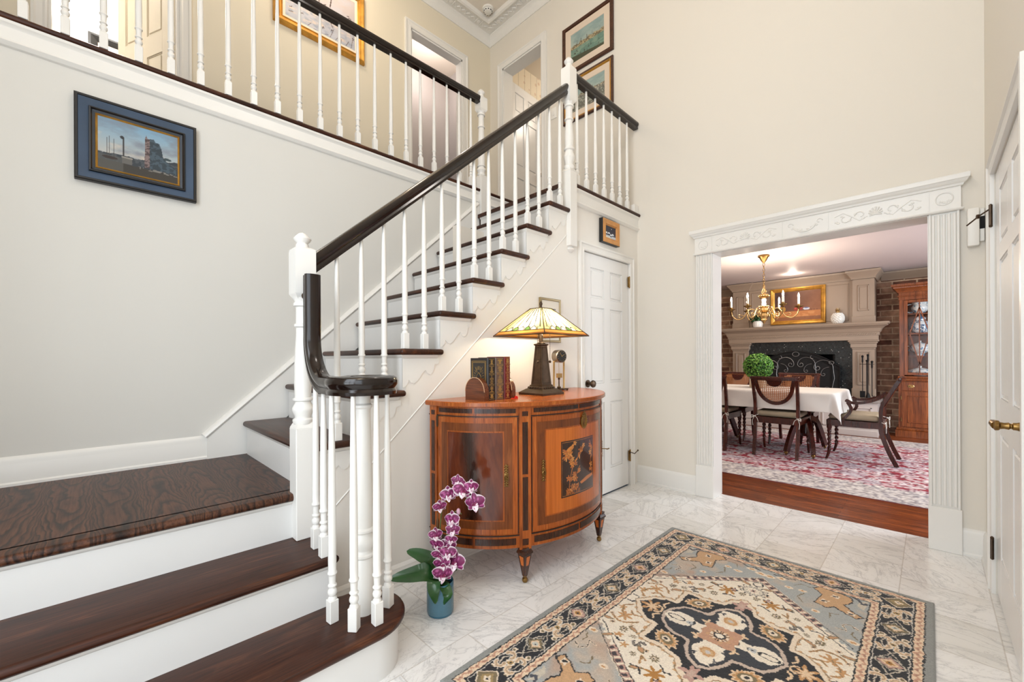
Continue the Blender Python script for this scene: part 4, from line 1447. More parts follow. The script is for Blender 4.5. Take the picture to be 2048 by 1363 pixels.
for (dx, dy) in ((0.02, -0.055), (0.02, 0.06)):
    g = G()
    for k in range(34): g.sphere((LX + dx, LYY + dy, LZ0 + 0.41 - 0.0062 * k), 0.0024, 6)
    g.sphere((LX + dx, LYY + dy, LZ0 + 0.198), 0.0085, 10)
    g.build('pull_chain', M['bronze'], lp)
for s in (-1, 1):
    G().sphere((LX + 0.02, LYY + s * 0.055, LZ0 + 0.42), 0.021, 12, (1, 1.3, 1)).build('bulb', M['glass_amber'], lp)

# ---------------------------------------------------------------- books and bookends
M['gilt_tool'] = plain('gilt_tooling', rgb(206, 168, 96), 0.35, 0.7)
M['pages'] = plain('book_pages', rgb(222, 206, 170), 0.8)
for (y0, w, h, c, nm, seed) in ((1.437, 0.052, 0.222, rgb(40, 36, 34), 'black leather book with gilt cover against the left bookend', 1), (1.4915, 0.062, 0.225, rgb(104, 84, 72), 'brown leather book with gilt spine between black and red books', 2), (1.556, 0.047, 0.229, rgb(112, 26, 26), 'dark red leather book with gilt spine against the right bookend', 3)):
    x0, x1 = -1.765, -1.622
    b = thing('book', nm, 'book', ((x0 + x1) / 2, y0 + w / 2, LZ0), group='leather books between the bookends')
    mt = plain('book_leather_%d' % seed, c, 0.4, var=0.12, vs=30)
    g = G().box(x0, x1 - 0.006, y0, y0 + 0.004, LZ0, LZ0 + h, 0.001, 1).box(x0, x1 - 0.006, y0 + w - 0.004, y0 + w, LZ0, LZ0 + h, 0.001, 1)
    g.prism([(x1 - 0.008, y0), (x1 - 0.002, y0 + 0.004), (x1, y0 + w * 0.3), (x1, y0 + w * 0.7), (x1 - 0.002, y0 + w - 0.004), (x1 - 0.008, y0 + w)], 'z', LZ0, LZ0 + h)
    for z in (0.17, 0.36, 0.62, 0.82): g.box(x1 - 0.004, x1 + 0.0016, y0 + 0.004, y0 + w - 0.004, LZ0 + h * z - 0.003, LZ0 + h * z + 0.003, 0.001, 1)
    g.build('cover', mt, b)
    G().box(x0 + 0.004, x1 - 0.008, y0 + 0.0042, y0 + w - 0.0042, LZ0 + 0.004, LZ0 + h - 0.004).build('pages', M['pages'], b)
    g = G()
    xs = x1 + 0.0002
    for z in (0.03, 0.155, 0.185, 0.345, 0.375, 0.605, 0.635, 0.805, 0.835, 0.97):
        g.box(xs, xs + 0.0008, y0 + 0.008, y0 + w - 0.008, LZ0 + h * z - 0.001, LZ0 + h * z + 0.001)
    rs = random.Random(seed)
    for (za, zb) in ((0.05, 0.14), (0.2, 0.33), (0.39, 0.59), (0.65, 0.79), (0.85, 0.95)):
        for k in range(7):
            t = za + (zb - za) * (k + 0.5) / 7
            hw = (w / 2 - 0.012) * (0.25 + 0.7 * rs.random())
            g.box(xs, xs + 0.0007, y0 + w / 2 - hw, y0 + w / 2 + hw, LZ0 + h * t - 0.0012, LZ0 + h * t + 0.0012)
    if seed == 1:        # gilt front cover
        yc_ = y0 - 0.0006
        cx, cz = (x0 + x1) / 2 - 0.002, LZ0 + h * 0.52
        for (hw, hh) in ((0.056, 0.09), (0.05, 0.083)):
            for s in (-1, 1):
                g.box(cx + s * hw - 0.001, cx + s * hw + 0.001, yc_, yc_ + 0.0007, cz - hh, cz + hh)
                g.box(cx - hw, cx + hw, yc_, yc_ + 0.0007, cz + s * hh - 0.001, cz + s * hh + 0.001)
        for k in range(26):
            a = 2 * PI * k / 26
            g.tube([(cx + 0.03 * math.cos(a), yc_, cz + 0.045 * math.sin(a)), (cx + 0.042 * math.cos(a), yc_, cz + 0.064 * math.sin(a))], 0.0008, 5)
        g.tube([(cx - 0.018, yc_, cz - 0.045), (cx - 0.018, yc_, cz + 0.01), (cx, yc_, cz + 0.03), (cx + 0.018, yc_, cz + 0.01), (cx + 0.018, yc_, cz - 0.045)], 0.0016, 5)
        g.tube([(cx - 0.012, yc_, cz + 0.03), (cx - 0.03, yc_, cz + 0.06)], 0.001, 5); g.tube([(cx + 0.012, yc_, cz + 0.03), (cx + 0.03, yc_, cz + 0.06)], 0.001, 5)
    g.build('gilt_tooling', M['gilt_tool'], b)
M['bookend'] = wood('bookend_wood', rgb(70, 34, 18), rgb(116, 62, 34), rgb(146, 84, 46), 'x', 1.0, 0.3, 0.3, 12)
for (ya, yb, lab) in ((1.405, 1.4355, 'half-round wooden bookend in front of the black book'), (1.604, 1.632, 'half-round wooden bookend beside the red book')):
    b = thing('bookend', lab, 'bookend', (-1.695, ya, LZ0), group='pair of wooden bookends')
    pts = [(-1.77, LZ0)] + [(-1.692 + 0.078 * math.cos(PI - PI * k / 20), LZ0 + 0.045 + 0.075 * math.sin(PI * k / 20)) for k in range(21)] + [(-1.614, LZ0)]
    G().prism(pts, 'y', ya, yb).build('half_round_panel', M['bookend'], b, smooth=30)
    G().sweep([(-1.692 + 0.0785 * math.cos(PI - PI * k / 20), ya, LZ0 + 0.045 + 0.0755 * math.sin(PI * k / 20)) for k in range(21)], [(-0.001, 0), (0.0022, 0), (0.0022, 0.0015), (-0.001, 0.0015)], up=(0, -1, 0)).build('edge_stringing', plain('edge_inlay', rgb(216, 178, 140), 0.4), b)
g = G().box(-1.612, -1.59, 1.596, 1.606, LZ0 + 0.0005, LZ0 + 0.004)
g.prism([(1.612, LZ0), (1.636, LZ0), (1.632, LZ0 + 0.012), (1.620, LZ0 + 0.014)], 'x', -1.606, -1.598)
tag(g.build('ribbon', plain('red_ribbon', rgb(222, 34, 26), 0.5), smooth=0), 'small bright red ribbon on the commode at the foot of the red book', 'ribbon')

# ---------------------------------------------------------------- skeleton clock
QX, QY = -1.80, 2.245
ck = thing('clock', 'small brass mantel clock with drum face on two columns behind the lamp', 'clock', (QX, QY, LZ0))
rz = Matrix.Translation((QX, QY, LZ0)) @ Matrix.Rotation(-0.25, 4, 'Z')
g = G().box(-0.03, 0.03, -0.06, 0.06, 0.004, 0.012, 0.002, 1, M=rz)
for s in (-1, 1):
    for k in (-1, 1): g.sphere((0.024 * k, 0.052 * s, 0.004), 0.006, 8, M=rz)
g.build('clock_base', M['bronze'], ck)
for s in (-1, 1):
    G().lathe([(0.008, 0.012), (0.0065, 0.018), (0.0065, 0.19), (0.008, 0.196), (0.006, 0.2)], (0, 0.042 * s, 0), 12, M=rz).build('column', M['gold'], ck)
md = rz @ Matrix.Translation((-0.03, 0, 0.232)) @ Matrix.Rotation(PI / 2, 4, 'Y')
G().lathe([(0.04, 0), (0.044, 0.004), (0.044, 0.058), (0.04, 0.062)], n=28, M=md).build('drum', plain('brushed_steel', rgb(150, 140, 128), 0.35, 0.9), ck)
fc = G().lathe([(0.0385, 0.0625), (0.0385, 0.064)], n=28, M=md).build('dial', M['black_frame'], ck)
g = G()
for k in range(12):
    a = 2 * PI * k / 12
    g.box(-0.0012, 0.0012, 0.029, 0.035, 0.064, 0.0648, M=md @ Matrix.Rotation(a, 4, 'Z'))
for a, l in ((0.6, 0.022), (2.2, 0.03)): g.box(-0.0014, 0.0014, -0.004, l, 0.065, 0.066, M=md @ Matrix.Rotation(a, 4, 'Z'))
g.build('hands_and_marks', M['gold'], fc)
G().box(-0.01, 0.012, -0.034, 0.034, 0.196, 0.202, M=rz).tube([rz @ V((0, 0, 0.2)), rz @ V((0, 0, 0.1))], 0.0015, 6).box(-0.012, 0.012, -0.016, 0.02, 0.085, 0.115, 0.001, 1, M=rz).build('pendulum', M['gold'], ck)
G().lathe([(0.012, 0.012), (0.014, 0.02), (0.005, 0.03), (0.004, 0.07), (0.008, 0.075), (0.008, 0.085)], (0, 0, 0), 12, M=rz).build('movement_post', M['bronze'], ck)

# ---------------------------------------------------------------- orchid
OX, OY = -1.575, 1.10
oc = thing('potted_orchid', 'purple and white orchid in a blue herringbone pot on the marble floor', 'plant', (OX, OY, 0))
mp_ = N('teal_glazed_pot')
tcv = mp_.n('TexCoord'); sx_ = mp_.n('SeparateXYZ'); mp_.l(tcv.outputs['Object'], sx_.inputs[0])
an = mp_.math('ARCTAN2', sx_.outputs[1], sx_.outputs[0])
zig = mp_.math('ABSOLUTE', mp_.math('SUBTRACT', mp_.math('FRACT', mp_.math('MULTIPLY', an, 2.55)), 0.5))
st_ = mp_.math('FRACT', mp_.math('ADD', mp_.math('MULTIPLY', sx_.outputs[2], 150.0), mp_.math('MULTIPLY', zig, 7.0)))
rid = mp_.math('ABSOLUTE', mp_.math('SUBTRACT', st_, 0.5))
inb = mp_.math('MULTIPLY', mp_.math('GREATER_THAN', sx_.outputs[2], 0.012), mp_.math('LESS_THAN', sx_.outputs[2], 0.125))
mp_.col(mp_.mix(mp_.math('MULTIPLY', inb, mp_.math('LESS_THAN', rid, 0.16)), rgb(40, 98, 122), rgb(120, 160, 174)))
mp_.set(rough=0.18, coat=0.4)
mp_.bump(mp_.math('MULTIPLY', rid, inb), 0.5, 0.004)
G().lathe([(0.05, 0), (0.058, 0.004), (0.0605, 0.015), (0.0605, 0.14), (0.058, 0.145), (0.055, 0.142), (0.055, 0.1), (0.0005, 0.1)], (OX, OY, 0), 40).build('pot', mp_.m, oc, smooth=50)
G().lathe([(0.054, 0.118), (0.03, 0.124), (0.0005, 0.126)], (OX, OY, 0), 16).build('moss', plain('moss', rgb(70, 66, 40), 0.9, bump=0.5, bs=100), oc)


def leaf(pts, w, name='leaf', roll=0.0):
    """strap leaf along pts (world), half width w, folded a little along the middle"""
    pts = [V(p) for p in pts]
    n = 14
    P = []
    for k in range(n + 1):
        t = k / n * (len(pts) - 1)
        i = min(int(t), len(pts) - 2); f = t - i
        p0 = pts[max(i - 1, 0)]; p1 = pts[i]; p2 = pts[i + 1]; p3 = pts[min(i + 2, len(pts) - 1)]
        P.append(0.5 * ((2 * p1) + (p2 - p0) * f + (2 * p0 - 5 * p1 + 4 * p2 - p3) * f * f + (3 * p1 - p0 - 3 * p2 + p3) * f ** 3))
    vs, fs = [], []
    for k, p in enumerate(P):
        t = (P[min(k + 1, n)] - P[max(k - 1, 0)]).normalized()
        side = t.cross(V((0, 0, 1)))
        side = side.normalized() if side.length > 0.1 else V((0.7, 0.7, 0))
        side = (side * math.cos(roll) + V((0, 0, 1)) * math.sin(roll)).normalized()
        up = side.cross(t).normalized()
        u = k / n
        ww = w * max(0.02, math.sin(PI * min(1, 0.12 + 0.88 * u) ** 0.8) ** 0.6)
        for j in range(5):
            q = (j - 2) / 2
            vs.append(p + side * ww * q + up * (abs(q) ** 1.3 * ww * 0.28))
        for j in range(5):
            q = (j - 2) / 2
            vs.append(p + side * ww * q + up * (abs(q) ** 1.3 * ww * 0.28 - 0.0015))
    for k in range(n):
        for j in range(4):
            a = k * 10 + j
            fs.append((a, a + 1, a + 11, a + 10)); fs.append((a + 5, a + 15, a + 16, a + 6))
    return G().add(vs, fs).build(name, M['leaf'], oc, smooth=60)


def rel(a, b, z):      # a to the right in the view, b towards the viewer
    rx, ry = math.cos(YAW0), math.sin(YAW0)
    return (OX + a * rx + b * ry, OY + a * ry - b * rx, z)


YAW0 = math.radians(45.15)
leaf([rel(0, 0, 0.13), rel(-0.05, 0.01, 0.18), rel(-0.13, 0.02, 0.175), rel(-0.222, 0.03, 0.165)], 0.044, roll=0.6)
leaf([rel(0, -0.01, 0.13), rel(-0.04, -0.04, 0.2), rel(-0.11, -0.07, 0.225), rel(-0.175, -0.09, 0.235)], 0.036, roll=0.6)
leaf([rel(0, 0.0, 0.13), rel(-0.015, 0.05, 0.165), rel(-0.015, 0.075, 0.13), rel(-0.005, 0.085, 0.085)], 0.03)
leaf([rel(0, 0.0, 0.13), rel(0.025, 0.05, 0.14), rel(0.045, 0.075, 0.115), rel(0.03, 0.09, 0.085)], 0.026)
leaf([rel(0, 0.0, 0.13), rel(0.03, -0.02, 0.16), rel(0.06, -0.02, 0.175), rel(0.075, -0.02, 0.18)], 0.02)
leaf([rel(0, 0.0, 0.13), rel(-0.03, -0.02, 0.2), rel(-0.06, -0.03, 0.215), rel(-0.08, -0.04, 0.21)], 0.028)


def atpx(u, v, b=0.0):
    """a point on the upright plane through the pot, b nearer the viewer"""
    k = 832.5 / (0.709 * 1.575 + 0.705 * 1.10 - b)
    return V(rel((u - 879.5) / k * 1.0, b, 1.15 - (v - 716) / k))


s1 = [rel(0, 0, 0.12), rel(-0.003, 0, 0.25), rel(0.0, 0, 0.38), rel(0.012, 0.0, 0.5), rel(0.05, 0.01, 0.55), rel(0.1, 0.02, 0.545), rel(0.15, 0.02, 0.51), rel(0.175, 0.02, 0.485)]
s2 = [rel(0.005, 0, 0.12), rel(0.02, 0, 0.25), rel(0.035, 0.01, 0.36), rel(0.06, 0.02, 0.45), rel(0.085, 0.02, 0.47), rel(0.1, 0.02, 0.45)]
s3 = [rel(-0.004, 0.0, 0.12), rel(-0.012, 0, 0.28), rel(-0.01, 0, 0.45)]
for s_ in (s1, s2): G().tube(s_, 0.0035, 8).build('flower_stem', M['stem'], oc)
G().tube(s3, 0.0025, 6).sphere(s3[1], 0.006, 6).sphere(rel(0.0, 0, 0.36), 0.007, 6).build('support_stake', plain('bamboo_stake', rgb(120, 84, 50), 0.6), oc)


def flower_data(seed):
    rs = np.random.RandomState(seed)
    Ps, Cs, Fs = [], [], []
    nb = 0
    def petal(ang, L, Wd, z0, curl, kind):
        nonlocal nb
        nu, nv = 9, 7
        u, v = np.meshgrid(np.linspace(0, 1, nu), np.linspace(-1, 1, nv))
        prof = np.sin(PI * (0.1 + 0.9 * u) ** (0.75 if kind else 0.95)) ** 0.7
        x = L * u; y = Wd * prof * v
        z = z0 + curl * u * u - 0.25 * Wd * (np.abs(v) ** 2) * prof + 0.002 * rs.randn()
        ca, sa = math.cos(ang), math.sin(ang)
        Ps.append(np.stack([x * ca - y * sa, x * sa + y * ca, z], -1).reshape(-1, 3))
        edge = np.clip((np.maximum(np.abs(v) ** 1.6, u ** 5) - 0.62) / 0.25, 0, 1)
        mot = rs.rand(nv, nu)
        col = C3(112, 16, 76) * (1 - edge[..., None]) + C3(248, 236, 242) * edge[..., None]
        if kind == 2:
            col = C3(240, 226, 232) * np.ones(u.shape + (1,)); col[u < 0.35] = C3(110, 10, 60)
            col[(mot > 0.8)] = C3(160, 40, 110)
        else:
            col[(mot > 0.8) & (edge < 0.4)] = C3(186, 90, 150)
        Cs.append(col.reshape(-1, 3))
        for j in range(nv - 1):
            for i in range(nu - 1):
                a = nb + j * nu + i
                Fs.append((a, a + 1, a + nu + 1, a + nu))
        nb += nu * nv
    for a in (90, 215, 325): petal(math.radians(a), 0.036, 0.013, -0.002, -0.004, 0)
    for a in (12, 168): petal(math.radians(a), 0.038, 0.022, 0.002, -0.006, 1)
    for a, L, Wd in ((270, 0.03, 0.012), (240, 0.018, 0.008), (300, 0.018, 0.008)): petal(math.radians(a), L, Wd, 0.006, 0.004, 2)
    return np.concatenate(Ps), np.concatenate(Cs), Fs


def col_mesh(name, P, Cc, F, mat):
    me = bpy.data.meshes.new(name)
    me.from_pydata([tuple(p) for p in P], [], [tuple(f) for f in F])
    at = me.color_attributes.new('Col', 'FLOAT_COLOR', 'POINT')
    s = np.clip(Cc / 255.0, 0, 1); s = np.where(s <= 0.04045, s / 12.92, ((s + 0.055) / 1.055) ** 2.4)
    at.data.foreach_set('color', np.concatenate([s, np.ones((len(s), 1))], 1).astype(np.float32).ravel())
    me.polygons.foreach_set('use_smooth', [True] * len(me.polygons))
    me.materials.append(mat)
    return me


fms = [col_mesh('flower', *flower_data(k), M['petal']) for k in (1, 2, 3)]
rs = random.Random(5)
for i, (u, v, sc) in enumerate(((928, 979, 1.1), (899, 988, 0.95), (953, 1004, 1.15), (882, 1012, 0.8), (906, 1038, 0.95), (909, 1058, 0.8), (873, 1068, 0.8), (875, 1088, 0.9), (896, 1090, 1.0), (881, 1107, 0.9), (899, 1104, 0.95), (912, 1122, 1.2), (888, 1146, 1.15), (945, 973, 0.85), (917, 960, 0.7), (886, 1126, 1.0), (905, 1078, 0.7))):
    o = bpy.data.objects.new('flower', fms[i % 3]); COL.objects.link(o); o.parent = oc
    p = atpx(u, v, 0.03 + 0.02 * rs.random())
    o.location = p - oc.location
    face = V((0.72 + rs.uniform(-0.4, 0.35), -0.70 + rs.uniform(-0.4, 0.4), rs.uniform(-0.25, 0.25))).normalized()
    up = V((rs.uniform(-0.2, 0.2), rs.uniform(-0.2, 0.2), 1))
    xx = up.cross(face).normalized(); yy = face.cross(xx)
    o.matrix_local = Matrix.Translation(p - oc.location) @ Matrix(((xx.x, yy.x, face.x, 0), (xx.y, yy.y, face.y, 0), (xx.z, yy.z, face.z, 0), (0, 0, 0, 1))) @ Matrix.Scale(sc * 1.14, 4)
for (u, v) in ((919, 1022), (914, 972)):
    G().sphere(atpx(u, v, 0.03), 0.012, 10, (0.8, 0.8, 1.3)).build('bud', plain('orchid_bud', rgb(206, 160, 180), 0.5), oc)

# ---------------------------------------------------------------- small fixtures
g = G().box(0.15, 0.198, YF - 0.045, YF, 1.775, 1.99, 0.008, 2)
ch = thing('door_chime', 'white plastic chime box on the far wall beside the right hand door hinge', 'door chime', (0.18, YF, 1.88))
g.build('cover', M['plastic'], ch)
G().box(0.199, 0.218, YF - 0.02, YF, 1.80, 1.985, 0.002, 1).build('side_panel', M['plastic'], ch)
G().box(0.1985, 0.2185, YF - 0.0215, YF - 0.018, 1.87, 1.94).build('opening', M['black'], ch)
sw = thing('light_switch', 'white light switch plate on the upstairs wall beside the bath door', 'light switch', (-2.905, YF, 3.84))
G().box(-2.945, -2.868, YF - 0.007, YF, 3.775, 3.895, 0.003, 2).build('plate', M['plastic'], sw)
G().box(-2.918, -2.895, YF - 0.0105, YF - 0.006, 3.81, 3.86, 0.001, 1).build('rocker', M['trim'], sw)
sd = thing('smoke_detector', 'round white smoke detector on the upper hall ceiling', 'smoke detector', (-3.62, 3.233, ZC))
G().lathe([(0.03, ZC - 0.048), (0.042, ZC - 0.044), (0.05, ZC - 0.03), (0.05, ZC - 0.022), (0.064, ZC - 0.018), (0.066, ZC)], (-3.62, 3.233, 0), 28).build('housing', M['plastic'], sd)
g = G()
for k in range(10):
    a = 2 * PI * k / 10
    g.box(0.046, 0.0505, -0.008, 0.008, ZC - 0.041, ZC - 0.034, M=Matrix.Translation((-3.62, 3.233, 0)) @ Matrix.Rotation(a, 4, 'Z'))
g.build('vent_slots', M['iron'], sd)
# ---------------------------------------------------------------- pictures
def wall_m(kind, x, y, z):
    if kind == '+x': return Matrix(((0, 1, 0, x), (1, 0, 0, y), (0, 0, 1, z), (0, 0, 0, 1)))
    return Matrix(((1, 0, 0, x), (0, -1, 0, y), (0, 0, 1, z), (0, 0, 0, 1)))      # '-y'


def rings(W, H, prof, m):
    """prof = [(inset, depth)] followed outside to inside"""
    vs, fs = [], []
    for i, d in prof:
        vs += [(i, d, i), (W - i, d, i), (W - i, d, H - i), (i, d, H - i)]
    n = len(prof)
    for k in range(n - 1):
        for j in range(4):
            j2 = (j + 1) % 4
            fs.append((4 * k + j, 4 * k + j2, 4 * k + 4 + j2, 4 * k + 4 + j))
    return G().add(vs, fs, m)


def picture(name, label, cat, m, W, H, layers, inset, depth, img, mat=None, mboard=None):
    """layers = [(part name, material, profile)]"""
    o = m @ V((W / 2, 0, 0))
    t = thing(name, label, cat, o, group='harbour prints on the upstairs far wall' if 'harbour print' in label else None)
    for pn, mt, prof in layers: rings(W, H, prof, m).build(pn, mt, t, smooth=25, recalc=True)
    if mboard:
        rings(W, H, [(inset, depth), (mboard, depth), (mboard + 0.003, depth - 0.003)], m).build('mat_board', M['mat_board'], t)
        inset, depth = mboard + 0.002, depth - 0.003
    Wm, Hm = W - 2 * inset, H - 2 * inset

    def fn(U, Wv):
        x = inset + Wm * U; z = inset + Hm * Wv; y = np.full_like(U, depth - 0.0005)
        a = np.array(m)
        return tuple(a[i, 0] * x + a[i, 1] * y + a[i, 2] * z + a[i, 3] for i in range(3))
    painted('canvas' if mat is None else 'print', img, fn, mat or M['painted'], t)
    return t


def sky(U, W, top, bot, cl, seed, k=0.8, f=4):
    img = np.empty(U.shape + (3,))
    img[...] = C3(*bot) + (C3(*top) - C3(*bot)) * W[..., None]
    n = fbm(U * f, W * f * 1.6, seed, 5)
    lay(img, np.clip((n - 0.42) * 3.2, 0, 1), cl, k)
    return img


def harbour(nx=150, ny=110):
    U, W = UV(nx, ny)
    img = sky(U, W, (118, 158, 186), (206, 190, 172), (120, 126, 136), 3, 0.8, 3)
    lay(img, np.clip((fbm(U * 5, W * 8, 9) - 0.5) * 3, 0, 1) * (W < 0.7), (214, 196, 176), 0.7)
    n = fbm(U * 22, W * 22, 5)
    gr = 0.30 + 0.05 * fbm(U * 9, W * 0, 2) + 0.12 * np.clip((U - 0.45) * 2, 0, 1)
    lay(img, W < gr, (44, 52, 60)); lay(img, (W < gr) & (n > 0.52), (78, 84, 88), 0.7)
    lay(img, W < 0.16 + 0.03 * n, (52, 48, 42)); lay(img, (W < 0.28) & (U < 0.3), (84, 84, 80), 0.7); lay(img, (np.abs(W - 0.17) < 0.03) & (U > 0.5) & (n > 0.5), (120, 118, 112))
    for x, h in ((0.11, 0.62), (0.135, 0.66), (0.19, 0.62)): lay(img, (np.abs(U - x) < 0.004) & (W < h) & (W > 0.25), (60, 54, 50))
    lay(img, ell(U, W, 0.14, 0.235, 0.09, 0.03) < 1, (46, 34, 30))
    lay(img, (np.abs(U - 0.3) < 0.011) & (W < 0.68) & (W > 0.25), (48, 48, 50)); lay(img, ell(U, W, 0.285, 0.69, 0.025, 0.03) < 1, (40, 40, 44))
    lay(img, (np.abs(U - 0.345) < 0.06) & (W < 0.3) & (W > 0.18), (96, 94, 90)); lay(img, (np.abs(U - 0.345) < 0.065) & (np.abs(W - 0.3) < 0.012), (140, 136, 128))
    cas = [(0.56, 0.2), (0.57, 0.8), (0.585, 0.86), (0.6, 0.8), (0.68, 0.82), (0.7, 0.77), (0.75, 0.76), (0.78, 0.66), (0.8, 0.5), (0.86, 0.4), (0.97, 0.32), (0.98, 0.18)]
    c = inpoly(U, W, cas)
    lay(img, c, (62, 80, 92)); lay(img, c & (n > 0.5), (40, 54, 64)); lay(img, c & (U < 0.63), (146, 118, 112), 0.75); lay(img, c & (U < 0.63) & (fbm(U * 40, W * 40, 8) > 0.54), (70, 56, 58))
    lay(img, ell(U, W, 0.86, 0.47, 0.06, 0.035) + 0.5 * n < 1.1, (50, 66, 70))
    return img


def geese(nx=150, ny=120):
    U, W = UV(nx, ny)
    img = sky(U, W, (206, 188, 182), (178, 182, 194), (196, 198, 210), 5, 0.6, 6)
    n = fbm(U * 14, W * 22, 6)
    lay(img, np.clip((n - 0.5) * 4, 0, 1) * (W < 0.6), (150, 158, 176), 0.8)
    lay(img, np.clip((fbm(U * 10, W * 26, 12) - 0.55) * 5, 0, 1) * (W < 0.5), (226, 206, 190), 0.8)
    rs = np.random.RandomState(3)
    for k in range(34):
        x, y = rs.rand(), 0.08 + 0.62 * rs.rand()
        a = rs.rand() * 3
        lay(img, ell(U, W, x, y, 0.02 + 0.02 * rs.rand(), 0.007, a) < 1, (70, 56, 56), 0.9)
        lay(img, ell(U, W, x + 0.012, y + 0.01, 0.018, 0.005, a + 0.9) < 1, (90, 70, 66), 0.8)
    for s in ([(0.62, 0.62), (0.64, 0.8), (0.7, 0.98)], [(0.64, 0.8), (0.56, 0.95)], [(0.66, 0.86), (0.78, 0.96)]): lay(img, seg_d(U, W, s) < 0.008, (70, 54, 50))
    for k in range(9): lay(img, seg_d(U, W, [(0.3 + 0.08 * k, 0.02), (0.33 + 0.08 * k + 0.03 * rs.randn(), 0.3 * rs.rand())]) < 0.004, (84, 66, 60), 0.7)
    return img


def estuary(nx=130, ny=90, dark=False):
    U, W = UV(nx, ny)
    img = sky(U, W, (150, 172, 168), (206, 206, 186), (126, 150, 150), 8, 0.7, 4)
    sea = W < 0.5
    lay(img, sea, (104, 136, 122)); lay(img, sea & (fbm(U * 8, W * 30, 4) > 0.53), (136, 160, 140), 0.7)
    lay(img, W < 0.14 * (1.2 - U) + 0.05, (70, 74, 54)); 
    town = 0.5 + 0.13 * fbm(U * 16, W * 0, 3) + 0.04 * np.sin(U * 3)
    lay(img, (W > 0.46) & (W < town), (112, 100, 78)); lay(img, (W > 0.46) & (W < town) & (fbm(U * 40, W * 40, 5) > 0.53), (184, 168, 130))
    for x in (0.2, 0.32, 0.5, 0.66): lay(img, (np.abs(U - x) < 0.006) & (W > 0.5) & (W < 0.7), (90, 82, 66))
    rs = np.random.RandomState(2)
    for k in range(14):
        x, y = rs.rand(), 0.12 + 0.3 * rs.rand()
        lay(img, ell(U, W, x, y, 0.03, 0.01) < 1, (66, 62, 52)); lay(img, (np.abs(U - x) < 0.003) & (W > y) & (W < y + 0.08), (66, 62, 52))
    if dark:
        lay(img, W < 0.55, (128, 130, 122), 0.7); n = fbm(U * 30, W * 30, 9)
        lay(img, (W < 0.6) & (n > 0.5), (92, 90, 84), 0.75); lay(img, (W < 0.6) & (n < 0.4), (186, 182, 168), 0.7)
        for k in range(24): lay(img, seg_d(U, W, [(rs.rand(), 0.05 + 0.4 * rs.rand()), (rs.rand(), 0.05 + 0.4 * rs.rand())]) < 0.003, (84, 80, 74), 0.6)
    return img


def night(nx=60, ny=50):
    U, W = UV(nx, ny)
    img = sky(U, W, (24, 34, 62), (56, 50, 60), (74, 62, 66), 4, 0.5, 3)
    lay(img, W < 0.38, (62, 74, 100)); lay(img, W < 0.22, (196, 206, 216)); lay(img, (W < 0.12) & (U < 0.5), (226, 226, 216))
    for x, y, s in ((0.14, 0.42, 0.1), (0.36, 0.43, 0.12), (0.72, 0.38, 0.12), (0.55, 0.31, 0.1)):
        lay(img, inpoly(U, W, [(x - s, y - 0.08), (x - s * 0.4, y + 0.06), (x + s * 0.5, y + 0.05), (x + s, y - 0.08)]), (232, 238, 246)); lay(img, (np.abs(U - x) < s * 0.7) & (W < y - 0.08) & (W > y - 0.17), (40, 46, 66))
    lay(img, ell(U, W, 0.6, 0.8, 0.03, 0.035) < 1, (226, 226, 230))
    return img


def still_life(nx=140, ny=110):
    U, W = UV(nx, ny)
    img = np.empty(U.shape + (3,))
    img[...] = C3(70, 42, 36) + (C3(146, 92, 58) - C3(70, 42, 36)) * np.clip(0.2 + U * 0.9 - 0.3 * W, 0, 1)[..., None]
    img += (fbm(U * 9, W * 9, 5)[..., None] - 0.5) * 22
    lay(img, W < 0.32, (186, 118, 62)); lay(img, (W < 0.28) & (fbm(U * 12, W * 12, 7) > 0.55), (210, 150, 92), 0.6); lay(img, (W < 0.12), (120, 70, 42), 0.7)
    for x, y, r in ((0.56, 0.4, 0.055), (0.48, 0.385, 0.055), (0.535, 0.48, 0.045)):
        lay(img, ell(U, W, x, y, r, r * 1.1) < 1, (150, 42, 26)); lay(img, ell(U, W, x - 0.015, y + 0.02, r * 0.35, r * 0.3) < 1, (206, 96, 70))
    lay(img, ell(U, W, 0.70, 0.385, 0.07, 0.045) < 1, (206, 210, 222)); lay(img, ell(U, W, 0.70, 0.41, 0.05, 0.018) < 1, (96, 112, 160))
    for x in (0.8, 0.86, 0.92, 0.24, 0.3): lay(img, ell(U, W, x, 0.34, 0.018, 0.014) < 1, (110, 60, 34))
    lay(img, ell(U, W, 0.18, 0.4, 0.07, 0.09) < 1, (176, 128, 44))
    return img


def mapimg(nx=70, ny=90):
    U, W = UV(nx, ny)
    img = np.empty(U.shape + (3,)); img[...] = C3(226, 220, 206)
    e = np.minimum(np.minimum(U, 1 - U), np.minimum(W, 1 - W))
    lay(img, (e > 0.2) & (e < 0.215), (60, 56, 50)); lay(img, (e > 0.23), (206, 206, 200))
    n = fbm(U * 6, W * 6, 4)
    lay(img, (e > 0.23) & (np.abs(n - 0.5) < 0.02), (140, 140, 138)); lay(img, (e > 0.23) & (n > 0.6), (176, 180, 178))
    return img


